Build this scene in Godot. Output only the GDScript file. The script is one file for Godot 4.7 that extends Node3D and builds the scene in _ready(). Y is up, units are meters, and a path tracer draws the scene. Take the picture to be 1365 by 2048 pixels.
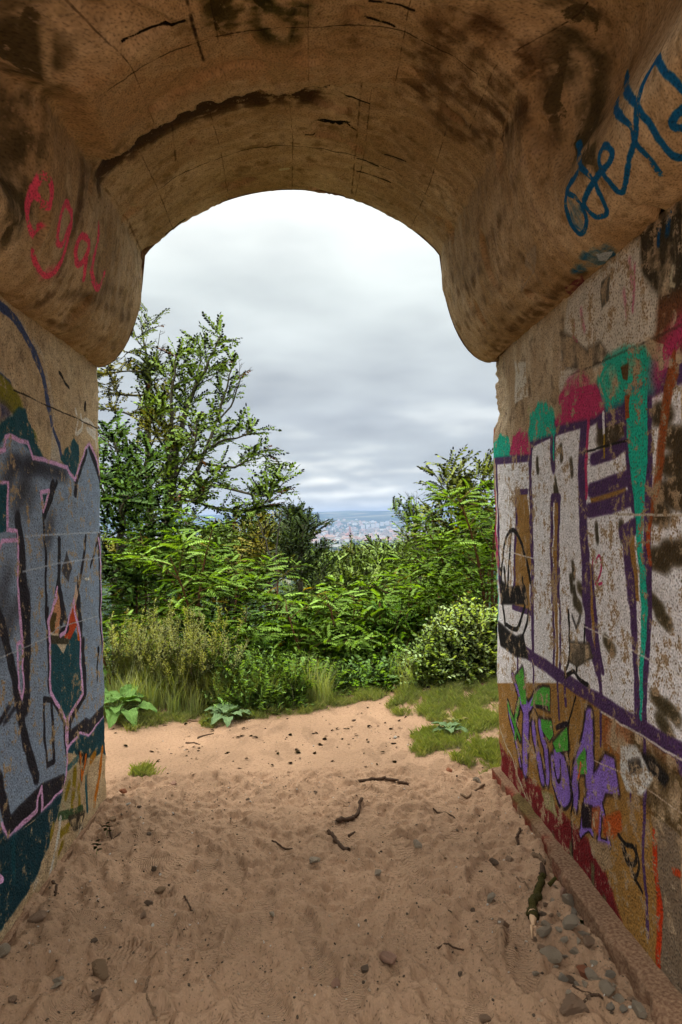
extends Node3D
# A concrete passage under a lookout tower, open to a wooded hillside and a far city. Units are metres, y is up, the passage runs along -z.

const XL := -1.197      # left wall face
const XR := 1.153       # right wall face
const ZE := -4.12       # outer mouth of the passage
const ZR := -1.115        # rear mouth, just ahead of where the photographer stands
const YB := 2.541       # underside of the rounded imposts
const YS := 3.20        # springing of the vault
const SL := -0.917
const SR := 0.863
const YC := 3.60
const LB := 0.78        # length round one impost
var CX := (SL + SR) / 2.0
var RAD := (pow((SR - SL) / 2.0, 2) + pow(YC - YS, 2)) / (2.0 * (YC - YS))
var CY := YC - RAD
var PHI := asin((SR - SL) / 2.0 / RAD)
var LA := 2.0 * RAD * PHI
var LT := 2.0 * LB + LA
var rng := RandomNumberGenerator.new()
var used := {}
var mats := {}

class Acc:                                                            # collects triangles for one mesh
	var v := PackedVector3Array()
	var n := PackedVector3Array()
	var c := PackedColorArray()
	var t := PackedVector2Array()
	var i := PackedInt32Array()
	func vert(p: Vector3, nor: Vector3, col := Color.WHITE, uv := Vector2.ZERO) -> int:
		v.append(p); n.append(nor); c.append(col); t.append(uv)
		return v.size() - 1
	func tri(a: Vector3, b: Vector3, d: Vector3, col := Color.WHITE) -> void:
		var nor := (d - a).cross(b - a).normalized()
		var k := v.size()
		for p in [a, b, d]:
			vert(p, nor, col, Vector2(p.x + p.z, p.y))
		i.append_array(PackedInt32Array([k, k + 1, k + 2]))
	func quad(a: Vector3, b: Vector3, d: Vector3, e: Vector3, col := Color.WHITE) -> void:
		tri(a, b, d, col)
		tri(a, d, e, col)
	func box(lo: Vector3, hi: Vector3, col := Color.WHITE) -> void:
		var p := []
		for k in 8:
			p.append(Vector3(hi.x if k & 1 else lo.x, hi.y if k & 2 else lo.y, hi.z if k & 4 else lo.z))
		for f in [[0, 1, 3, 2], [5, 4, 6, 7], [4, 0, 2, 6], [1, 5, 7, 3], [2, 3, 7, 6], [4, 5, 1, 0]]:
			quad(p[f[0]], p[f[1]], p[f[2]], p[f[3]], col)
	func tube(path: PackedVector3Array, r: PackedFloat32Array, sides := 6, col := Color.WHITE) -> void:
		if path.size() < 2:
			return
		var dir := (path[1] - path[0]).normalized()
		var u := dir.cross(Vector3.UP if absf(dir.y) < 0.9 else Vector3.RIGHT).normalized()
		var at := v.size()
		for k in path.size():
			dir = (path[mini(k + 1, path.size() - 1)] - path[maxi(k - 1, 0)]).normalized()
			u = (u - dir * u.dot(dir)).normalized()
			var w := dir.cross(u)
			for s in sides + 1:
				var a := TAU * s / sides
				var o := u * cos(a) + w * sin(a)
				vert(path[k] + o * r[k], o, col, Vector2(float(s) / sides, k))
		for k in path.size() - 1:
			for s in sides:
				var a := at + k * (sides + 1) + s
				var b := a + sides + 1
				i.append_array(PackedInt32Array([a, b, a + 1, a + 1, b, b + 1]))
		for e in [0, path.size() - 1]:
			var mid := vert(path[e], (path[e] - path[1 if e == 0 else e - 1]).normalized(), col)
			for s in sides:
				var a = at + e * (sides + 1) + s
				i.append_array(PackedInt32Array([mid, a, a + 1] if e == 0 else [mid, a + 1, a]))
	func mesh() -> ArrayMesh:
		var m := ArrayMesh.new()
		var a := []
		a.resize(Mesh.ARRAY_MAX)
		a[Mesh.ARRAY_VERTEX] = v; a[Mesh.ARRAY_NORMAL] = n; a[Mesh.ARRAY_COLOR] = c; a[Mesh.ARRAY_TEX_UV] = t; a[Mesh.ARRAY_INDEX] = i
		m.add_surface_from_arrays(Mesh.PRIMITIVE_TRIANGLES, a)
		return m

class Paint:                                                          # a layer of spray paint, in metres on the wall's own face
	var img: Image
	var o: Vector2
	var s: Vector2
	var brushes := {}
	func _init(w: int, h: int, origin: Vector2, per_metre: Vector2) -> void:
		img = Image.create(w, h, false, Image.FORMAT_RGBA8)
		o = origin
		s = per_metre
	func poly(pts: Array, col: Color, fuzz := 0.02) -> void:
		var q := PackedVector2Array()
		var lo := 1e9
		var hi := -1e9
		for p in pts:
			var a: Vector2 = (p - o) * s
			q.append(a)
			lo = minf(lo, a.y); hi = maxf(hi, a.y)
		for y in range(maxi(0, int(lo)), mini(img.get_height(), int(hi) + 1)):
			var xs := []
			for k in q.size():
				var a := q[k]
				var b := q[(k + 1) % q.size()]
				if (a.y <= y) != (b.y <= y):
					xs.append(a.x + (y - a.y) / (b.y - a.y) * (b.x - a.x))
			xs.sort()
			for k in range(0, xs.size() - 1, 2):
				img.fill_rect(Rect2i(int(xs[k]), y, int(xs[k + 1]) - int(xs[k]) + 1, 1), col)
		if fuzz > 0.0:
			var loop := pts.duplicate()
			loop.append(pts[0])
			stroke(loop, fuzz, col, 0.9)
	func stroke(pts: Array, width: float, col: Color, soft := 0.4) -> void:
		var d := maxi(2, int(round(width * absf(s.x))))
		var key := "%d %s %.2f" % [d, col.to_html(), soft]
		if not brushes.has(key):
			var b := Image.create(d, d, false, Image.FORMAT_RGBA8)
			for y in d:
				for x in d:
					var r := Vector2(x + 0.5 - d / 2.0, y + 0.5 - d / 2.0).length() / (d / 2.0)
					b.set_pixel(x, y, Color(col.r, col.g, col.b, col.a * clampf((1.0 - r) / maxf(soft, 0.02), 0.0, 1.0) * (1.0 if soft < 0.8 else 0.5)))
			brushes[key] = b
		var br: Image = brushes[key]
		var step := maxf(1.0, d * 0.18)
		for k in pts.size() - 1:
			var a: Vector2 = (pts[k] - o) * s
			var b: Vector2 = (pts[k + 1] - o) * s
			var many := maxi(1, int(a.distance_to(b) / step))
			for j in many + 1:
				var p := a.lerp(b, float(j) / many)
				img.blend_rect(br, Rect2i(0, 0, d, d), Vector2i(int(p.x - d / 2.0), int(p.y - d / 2.0)))
	func curve(pts: Array, width: float, col: Color, soft := 0.4) -> void:
		var out := []
		for k in pts.size() - 1:
			for j in 6:
				out.append((pts[k] as Vector2).cubic_interpolate(pts[k + 1], pts[maxi(k - 1, 0)], pts[mini(k + 2, pts.size() - 1)], j / 6.0))
		out.append(pts[-1])
		stroke(out, width, col, soft)

func numbered(called: String) -> String:
	used[called] = used.get(called, -1) + 1
	return called if used[called] == 0 else "%s_%03d" % [called, used[called]]

func tag(o: Node, label := "", category := "", group := "", kind := "") -> Node:
	for p in [["label", label], ["category", category], ["group", group], ["kind", kind]]:
		if p[1] != "":
			o.set_meta(p[0], p[1])
	return o

func thing(called: String, label: String, category: String, at := Vector3.ZERO, group := "") -> Node3D:
	var o := Node3D.new()
	o.name = numbered(called)
	add_child(o)
	o.position = at
	tag(o, label, category, group)
	return o

func part(called: String, m: Mesh, mat: Material, parent: Node = self, kind := "") -> MeshInstance3D:
	var o := MeshInstance3D.new()
	o.name = numbered(called) if parent == self else called
	o.mesh = m
	o.material_override = mat
	parent.add_child(o, true)
	if kind != "":
		o.set_meta("kind", kind)
	return o

func many(called: String, m: Mesh, mat: Material, where: Array, tints: Array, parent: Node = self, label := "", category := "") -> MultiMeshInstance3D:
	var mm := MultiMesh.new()
	mm.transform_format = MultiMesh.TRANSFORM_3D
	mm.use_colors = true
	mm.mesh = m
	mm.instance_count = where.size()
	for k in where.size():
		mm.set_instance_transform(k, where[k])
		mm.set_instance_color(k, tints[k])
	var o := MultiMeshInstance3D.new()
	o.name = numbered(called) if parent == self else called
	o.multimesh = mm
	o.material_override = mat
	parent.add_child(o, true)
	tag(o, label, category, "", "stuff")
	return o

func noise(seed_: int, freq: float, oct := 3, kind := FastNoiseLite.TYPE_SIMPLEX_SMOOTH) -> FastNoiseLite:
	var f := FastNoiseLite.new()
	f.seed = seed_
	f.noise_type = kind
	f.frequency = freq
	f.fractal_octaves = oct
	if oct <= 1:
		f.fractal_type = FastNoiseLite.FRACTAL_NONE
	return f

func bytes_of(f: FastNoiseLite, w: int, h: int) -> PackedByteArray:
	var im := f.get_image(w, h)
	im.convert(Image.FORMAT_L8)
	return im.get_data()

func lin(r: float, g: float, b: float) -> Color:                      # a real-world base colour, for an albedo_color
	return Color(r, g, b).linear_to_srgb()

func mat(color: Color, rough := 0.95, bump: Texture2D = null, scale := 1.0, depth := 1.0, albedo: Texture2D = null) -> StandardMaterial3D:
	var m := StandardMaterial3D.new()
	m.albedo_color = color
	m.roughness = rough
	m.metallic_specular = 0.25
	if bump or albedo:
		m.uv1_triplanar = true
		m.uv1_scale = Vector3.ONE * scale
		m.albedo_texture = albedo
		if bump:
			m.heightmap_enabled = true
			m.heightmap_texture = bump
			m.heightmap_scale = depth
	return m

func tiled(seed_: int, freq: float, lo: Color, hi: Color, size := 512, oct := 5) -> ImageTexture:
	var im := noise(seed_, freq, oct).get_seamless_image(size, size)
	im.convert(Image.FORMAT_L8)
	var b := im.get_data()
	var out := PackedByteArray()
	out.resize(b.size() * 3)
	for k in b.size():
		var c := lo.lerp(hi, b[k] / 255.0)
		out[k * 3] = int(c.r * 255); out[k * 3 + 1] = int(c.g * 255); out[k * 3 + 2] = int(c.b * 255)
	return ImageTexture.create_from_image(Image.create_from_data(size, size, false, Image.FORMAT_RGB8, out))

func grid(nu: int, nv: int, at: Callable, uv: Callable, tint = null) -> ArrayMesh:
	var a := Acc.new()
	var p := PackedVector3Array()
	p.resize(nu * nv)
	for i in nu:
		for j in nv:
			p[i * nv + j] = at.call(i, j)
	for i in nu:
		for j in nv:
			var du := p[mini(i + 1, nu - 1) * nv + j] - p[maxi(i - 1, 0) * nv + j]
			var dv := p[i * nv + mini(j + 1, nv - 1)] - p[i * nv + maxi(j - 1, 0)]
			a.vert(p[i * nv + j], dv.cross(du).normalized(), tint.call(i, j, p[i * nv + j]) if tint else Color.WHITE, uv.call(i, j))
	for i in nu - 1:
		for j in nv - 1:
			var k := i * nv + j
			a.i.append_array(PackedInt32Array([k, k + nv, k + 1, k + 1, k + nv, k + nv + 1]))
	return a.mesh()

func sm(a: float, b: float, x: float) -> float:
	var t := clampf((x - a) / (b - a), 0.0, 1.0)
	return t * t * (3.0 - 2.0 * t)

func vault_at(s: float, z: float) -> Vector3:
	var x := 0.0
	var y := 0.0
	if s < LB:
		var t := s / LB * PI / 2.0
		x = XL + (SL - XL) * sin(t)
		y = YS - (YS - YB) * cos(t)
	elif s < LB + LA:
		var a := -PHI + (s - LB) / RAD
		var h := (s - LB) / LA
		var chip := 0.05 * chipped.get_noise_1d(s * 60.0)
		var o := -0.10 * sm(0.75, 0.5, h) * sm(0.0, 0.06, h) * sm(-3.01, -2.99, z + chip) + 0.17 * sm(-2.5, -2.2, z) * sm(1.0, 0.0, h)
		x = CX + (RAD + o) * sin(a)
		y = CY + (RAD + o) * cos(a)
	else:
		var t := (LT - s) / LB * PI / 2.0
		x = XR + (SR - XR) * sin(t)
		y = YS - (YS - YB) * cos(t)
	var e := minf(s, LT - s)
	var d := sm(0.36, 0.74, e) * sm(LB + 0.50, LB + 0.10, e)
	var k := z + 0.25 * (1.0 - clampf(e / LB, 0.0, 1.0))
	x += -0.42 * d * sm(-2.62, -2.2, k) if s < LT / 2.0 else 0.24 * d * sm(-2.55, -2.2, k)
	return Vector3(x, y, z)

var chipped := noise(5, 0.12, 3)

# A face of old concrete with paint on it: the colour and the relief of one wall
func finish(p: Paint, seed_: int, base: Array, wear: float, pits: float, vertical: float) -> Array:
	var w := p.img.get_width()
	var h := p.img.get_height()
	var n1 := noise(seed_, 0.004, 4)
	var n3 := noise(seed_ + 2, 0.055, 3)
	var big := bytes_of(n1, w, h)
	var mid := bytes_of(noise(seed_ + 1, 0.02, 4), w, h)
	var fine := bytes_of(n3, w, h)
	var grit := bytes_of(noise(seed_ + 3, 0.22, 2), w, h)
	var sf := noise(seed_ + 4, 0.03, 3)
	var thin := sf.get_image(w, maxi(8, int(h * vertical)))
	thin.resize(w, h, Image.INTERPOLATE_BILINEAR)
	thin.convert(Image.FORMAT_L8)
	var run := thin.get_data()
	var ink := p.img.get_data()
	var col := PackedByteArray()
	var hgt := PackedByteArray()
	col.resize(w * h * 3)
	hgt.resize(w * h)
	var a: Color = base[0]
	var b: Color = base[1]
	var c: Color = base[2]
	for k in w * h:
		var g := grit[k]
		var f := fine[k]
		var m := mid[k]
		var t := clampf((big[k] * 0.6 + run[k] * 0.4 - 80.0) / 100.0, 0.0, 1.0)
		var r := lerpf(a.r, b.r, t)
		var gg := lerpf(a.g, b.g, t)
		var bb := lerpf(a.b, b.b, t)
		var dark := clampf((m * 0.6 + run[k] * 0.4 - 145.0) / 80.0, 0.0, 0.75)
		r = lerpf(r, c.r, dark); gg = lerpf(gg, c.g, dark); bb = lerpf(bb, c.b, dark)
		var al := ink[k * 4 + 3] / 255.0
		if al > 0.0:
			if al < 0.9:
				al *= clampf((m * 0.55 + run[k] * 0.45 - 85.0) / 60.0, 0.0, 1.1)
			al *= clampf((f * 0.35 + m * 0.35 + g * 0.3 - wear - (118.0 - big[k] * 0.5 - run[k] * 0.5) * 0.42) / 22.0, 0.0, 1.0)
			r = lerpf(r, ink[k * 4] / 255.0, al); gg = lerpf(gg, ink[k * 4 + 1] / 255.0, al); bb = lerpf(bb, ink[k * 4 + 2] / 255.0, al)
		var s := 0.80 + (g * 0.55 + f * 0.45) / 255.0 * 0.42
		if g < 92:
			s *= lerpf(1.0, 0.45, pits * (92 - g) / 50.0)
		col[k * 3] = clampi(int(r * s * 255.0), 0, 255); col[k * 3 + 1] = clampi(int(gg * s * 255.0), 0, 255); col[k * 3 + 2] = clampi(int(bb * s * 255.0), 0, 255)
		hgt[k] = clampi(int(g * 0.5 + f * 0.35 + m * 0.15), 0, 255)
	return [ImageTexture.create_from_image(Image.create_from_data(w, h, false, Image.FORMAT_RGB8, col)), ImageTexture.create_from_image(Image.create_from_data(w, h, false, Image.FORMAT_L8, hgt))]

func painted(t: Array, depth: float, tint := Color.WHITE) -> StandardMaterial3D:
	var m := StandardMaterial3D.new()
	m.albedo_color = tint
	m.albedo_texture = t[0]
	m.heightmap_enabled = true
	m.heightmap_texture = t[1]
	m.heightmap_scale = depth
	m.roughness = 0.9
	m.metallic_specular = 0.25
	m.texture_repeat = false
	return m

func sky_texture() -> ImageTexture:
	var w := 2048
	var h := 1024
	var im := Image.create(w, h, false, Image.FORMAT_RGBF)
	var n1 := noise(41, 1.0, 5)
	var n2 := noise(42, 0.75, 4)
	var at := [-90.0, 0.0, 2.5, 5.0, 8.5, 13.0, 19.0, 23.0, 27.0, 40.0, 60.0, 90.0]
	var of := [Color(0.282, 0.282, 0.261), Color(0.366, 0.355, 0.338), Color(0.317, 0.327, 0.338), Color(0.271, 0.292, 0.320), Color(0.257, 0.282, 0.324), Color(0.306, 0.334, 0.366), Color(0.370, 0.402, 0.419), Color(0.443, 0.465, 0.475), Color(0.563, 0.563, 0.556), Color(1.050, 1.050, 1.040), Color(1.700, 1.700, 1.680), Color(1.950, 1.950, 1.930)]
	for y in h:
		var e := 90.0 - (y + 0.5) / h * 180.0
		var k := 0
		while k < at.size() - 2 and at[k + 1] < e:
			k += 1
		var c: Color = (of[k] as Color).lerp(of[k + 1], clampf((e - at[k]) / (at[k + 1] - at[k]), 0, 1))
		var grey := (c.r + c.g + c.b) / 3.0
		c = c.lerp(Color(grey, grey, grey), 0.3)
		if e < -1.0:
			im.fill_rect(Rect2i(0, y, w, 1), c)
			continue
		var up := sin(deg_to_rad(maxf(e, 0.3)))
		var flat := cos(deg_to_rad(e))
		var reach := 1.0 / (up + 0.17)
		for x in w:
			var a := (x + 0.5) / w * TAU - PI
			var qx := sin(a) * flat * reach
			var qz := -cos(a) * flat * reach
			var v := n1.get_noise_3d(qx * 1.7, qz * 2.1, 0.0)
			var u := n2.get_noise_3d(qx * 0.8, qz * 1.3, 7.0)
			var s := 1.0 + 0.24 * v + 0.16 * u
			var warm := maxf(0.0, u + v * 0.6 - 0.1) * sm(12.0, 1.0, e) * 0.42
			im.set_pixel(x, y, Color(c.r * (s - 0.02) + warm * 1.0, c.g * s + warm * 0.92, c.b * 0.965 * (1.0 + (s - 1.0) * 0.9) + warm * 0.72))
	return ImageTexture.create_from_image(im)

func _ready() -> void:
	# ---- camera, sky, sun, exposure
	var cam := Camera3D.new()
	cam.name = "camera"
	cam.position = Vector3(0, 1.6, 0)
	cam.rotation_order = EULER_ORDER_YXZ
	cam.rotation = Vector3(0.0134, -0.0537, -0.0249)
	cam.fov = 73.74
	cam.near = 0.05
	cam.far = 30000.0
	add_child(cam)
	cam.current = true
	var we := WorldEnvironment.new()
	we.name = "world_environment"
	var env := Environment.new()
	var sky := Sky.new()
	var pan := PanoramaSkyMaterial.new()
	pan.panorama = sky_texture()
	pan.energy_multiplier = 1.0
	sky.sky_material = pan
	env.sky = sky
	env.background_mode = Environment.BG_SKY
	env.tonemap_mode = Environment.TONE_MAPPER_LINEAR
	env.tonemap_exposure = 2.2
	env.sdfgi_enabled = true
	env.ssao_enabled = true
	env.ssil_enabled = true
	env.fog_enabled = true
	env.fog_density = 0.00010
	env.fog_light_color = Color(0.60, 0.72, 0.90)
	we.environment = env
	add_child(we)
	var sun := DirectionalLight3D.new()
	sun.name = "sun"
	sun.light_energy = 0.42
	sun.light_angular_distance = 40.0
	sun.light_color = Color(1.0, 0.96, 0.9)
	sun.shadow_enabled = true
	sun.rotation = Vector3(deg_to_rad(-60), deg_to_rad(-84), 0)     # high on the left, behind thin cloud
	add_child(sun)
	rng.seed = 11
	build_archway()
	build_ground()
	build_plants()
	build_litter()
	build_city()

func build_archway() -> void:
	var arch := thing("concrete_archway", "vaulted concrete passage with graffiti covered walls and rounded imposts under the arch", "archway")
	var grain := tiled(61, 0.02, Color(0.55, 0.5, 0.44), Color(1, 0.97, 0.92))
	var rough := mat(lin(0.38, 0.29, 0.20), 0.95, tiled(62, 0.06, Color.BLACK, Color.WHITE), 1.2, 0.5, grain)
	mats.concrete = rough
	var right := right_paint()
	var left := left_paint()
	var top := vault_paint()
	var rt := finish(right, 100, [Color(0.64, 0.54, 0.42), Color(0.75, 0.67, 0.56), Color(0.36, 0.29, 0.22)], 91.0, 0.65, 0.25)
	var lt := finish(left, 200, [Color(0.66, 0.56, 0.43), Color(0.75, 0.66, 0.53), Color(0.46, 0.38, 0.29)], 84.0, 0.7, 0.4)
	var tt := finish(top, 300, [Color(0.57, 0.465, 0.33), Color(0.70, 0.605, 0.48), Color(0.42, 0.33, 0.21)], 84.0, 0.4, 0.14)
	var rm := painted(rt, 1.1)
	var lm := painted(lt, 1.0)
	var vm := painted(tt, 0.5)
	var bumpy := noise(9, 1.6, 4)
	var edge := noise(10, 9.0, 4)
	var wall_at := func(i, j, x, sgn):
		var z: float = ZE + 3.0 * i / 150.0
		var y: float = -0.06 + 2.61 * j / 130.0
		var o := 0.010 * bumpy.get_noise_2d(z * 2.0, y * 2.0) + 0.003 * edge.get_noise_2d(z, y)
		var rim := clampf(1.0 - (z - ZE) / 0.06, 0.0, 1.0)
		o -= rim * rim * (0.012 + 0.02 * maxf(0.0, edge.get_noise_1d(y * 2.0)))
		if sgn > 0:                                                       # the broken corner under the right impost
			o -= 0.05 * sm(0.5, 0.0, z - ZE) * sm(2.13, 2.20, y + 0.02 * edge.get_noise_2d(z * 2.0, 3.0)) * (0.75 + 0.5 * edge.get_noise_2d(z, y * 2.0))
			o += 0.012 * sm(0.7, 0.3, z - ZE) * sm(1.0, 0.75, y) * sm(0.0, 0.3, y)
		return Vector3(x - sgn * o, y, z)
	var uvw := func(i, j): return Vector2(i / 150.0, 1.0 - j / 130.0)
	var w := part("right_wall", grid(151, 131, func(i, j): return wall_at.call(i, j, XR, 1.0), uvw), rm, arch)
	w.set_meta("label", "right wall with worn silver and purple graffiti letters and teal drips")
	w = part("left_wall", grid(151, 131, func(i, j): return wall_at.call(150 - i, j, XL, -1.0), func(i, j): return Vector2(1.0 - i / 150.0, 1.0 - j / 130.0)), lm, arch)
	w.set_meta("label", "left wall with grey blue graffiti letters outlined in pink over teal")
	var vn := noise(12, 2.2, 4)
	var spall := noise(13, 3.0, 3)
	var va := func(i, j):
		var s: float = LT * i / 240.0
		var z: float = ZE + 2.995 * j / 400.0
		var p := vault_at(s, z)
		var q := vault_at(s + 0.01, z) - vault_at(s - 0.01, z)
		var inw := Vector3(-q.y, q.x, 0).normalized() * -1.0
		var o := 0.014 * vn.get_noise_3dv(p * 1.3) + 0.005 * vn.get_noise_3dv(p * 6.0) - 0.022 * sm(0.34, 0.44, spall.get_noise_3dv(p * Vector3(0.5, 0.5, 0.8)))
		var rim := clampf(1.0 - (z - ZE) / 0.05, 0.0, 1.0)
		o -= rim * rim * (0.012 + 0.022 * maxf(0.0, edge.get_noise_1d(s * 2.4)))
		return p + inw * o
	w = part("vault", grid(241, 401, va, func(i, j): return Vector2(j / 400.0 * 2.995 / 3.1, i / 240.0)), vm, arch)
	w.set_meta("label", "brown concrete vault and imposts with chipped rib, cracks and two spray painted scrawls")
	var a := Acc.new()
	a.box(Vector3(XL - 0.8, -0.4, ZE + 0.006), Vector3(XL - 0.05, 2.54, ZR))
	part("left_pier", a.mesh(), rough, arch)
	a = Acc.new()
	a.box(Vector3(XR + 0.08, -0.4, ZE + 0.006), Vector3(XR + 0.8, 2.54, ZR))
	part("right_pier", a.mesh(), rough, arch)
	a = Acc.new()
	for zz in [ZE + 0.03, ZR - 0.01]:                                    # the faces above the two mouths
		for k in 60:
			var p := vault_at(LT * k / 60.0, -3.5)
			var q := vault_at(LT * (k + 1) / 60.0, -3.5)
			var top_y := 4.8
			var f := func(v: Vector3) -> Vector3: return Vector3(v.x * 1.0, v.y, zz)
			a.quad(f.call(p), f.call(q), Vector3(lerpf(XL, XR, (k + 1) / 60.0), top_y, zz), Vector3(lerpf(XL, XR, k / 60.0), top_y, zz))
	a.box(Vector3(XL - 0.8, 2.543, ZE + 0.03), Vector3(XL - 0.34, 4.8, ZR - 0.01))
	a.box(Vector3(XR + 0.22, 2.543, ZE + 0.03), Vector3(XR + 0.8, 4.8, ZR - 0.01))
	a.box(Vector3(XL - 0.34, 3.95, ZE + 0.04), Vector3(XR + 0.22, 4.79, ZR - 0.02))
	for q in [[XL - 0.335, XL + 0.002], [XR - 0.002, XR + 0.215]]:
		a.box(Vector3(q[0], 2.545, ZE + 0.032), Vector3(q[1], 3.94, ZE + 0.12))
		a.box(Vector3(q[0], 2.545, ZR - 0.1), Vector3(q[1], 3.94, ZR - 0.012))
	part("tower_wall", a.mesh(), rough, arch)
	# the low footing that sticks out along the foot of the right wall, and a broken one on the left
	var fm := mat(lin(0.40, 0.29, 0.20), 0.95, tiled(64, 0.09, Color.BLACK, Color.WHITE), 4.0, 0.35, tiled(65, 0.03, Color(0.55, 0.45, 0.42), Color(1, 0.95, 0.9)))
	fm.vertex_color_use_as_albedo = true
	var ft := func(sgn: float, w0: float, w1: float, high: float, from: float, n: FastNoiseLite) -> ArrayMesh:
		return grid(10, 321, func(i, j):
			var z: float = from + 2.93 * j / 320.0
			var k: int = i if sgn > 0 else 9 - i
			var prof: Vector2 = [Vector2(-0.04, -0.4), Vector2(0.0, 0.0), Vector2(0.01, 0.45), Vector2(0.02, 0.84), Vector2(0.06, 0.95), Vector2(0.12, 0.985), Vector2(0.4, 1.0), Vector2(0.7, 1.02), Vector2(0.9, 1.0), Vector2(1.2, 1.03)][k]
			var wide: float = lerpf(w0, w1, clampf((z - ZE) / 2.0, 0.0, 1.0))
			var chip: float = 0.20 * n.get_noise_2d(z * 1.0, prof.y * 0.3) + 0.75 * maxf(0.0, n.get_noise_2d(z * 2.0, 4.0) - 0.08) + 0.25 * n.get_noise_2d(z * 7.0, prof.y * 2.0)
			var x: float = (XR if sgn > 0 else XL) - sgn * wide * (1.0 - prof.x - chip * (1.0 - clampf(prof.x, 0, 1)))
			return Vector3(x, prof.y * high * (1.0 - 0.5 * maxf(0.0, chip) * (1.0 - clampf(prof.x, 0, 1))) + 0.006 * n.get_noise_2d(z * 5.0, prof.x * 3.0), z), func(i, j): return Vector2(i, j), func(i, j, p):
			var red: float = sm(0.0, 0.25, n.get_noise_2d(p.z * 3.0, 20.0) + 0.15) * sm(-2.7, -3.2, p.z) * sm(high * 1.02, high * 0.8, p.y) if sgn > 0 else 0.0
			var moss: float = sm(-0.05, 0.2, n.get_noise_2d(p.z * 2.0, 40.0)) * sm(-3.3, -3.5, p.z) * sm(0.05, 0.07, p.y) if sgn > 0 else 0.0
			return Color(1, 1, 1).lerp(Color(0.75, 0.16, 0.16), red * 0.8).lerp(Color(0.35, 0.45, 0.12), moss * 0.7) * (1.0 + 0.25 * n.get_noise_2d(p.z * 4.0, p.y * 20.0)))
	w = part("footing", ft.call(1.0, 0.045, 0.105, 0.075, ZE - 0.012, noise(14, 1.2, 4)), fm, arch)
	w.set_meta("label", "low chipped concrete footing along the foot of the right wall")
	w = part("footing", ft.call(-1.0, 0.012, 0.03, 0.022, ZE + 0.06, noise(15, 1.6, 4)), fm, arch)
	w.set_meta("label", "crumbling footing along the foot of the left wall")

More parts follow.
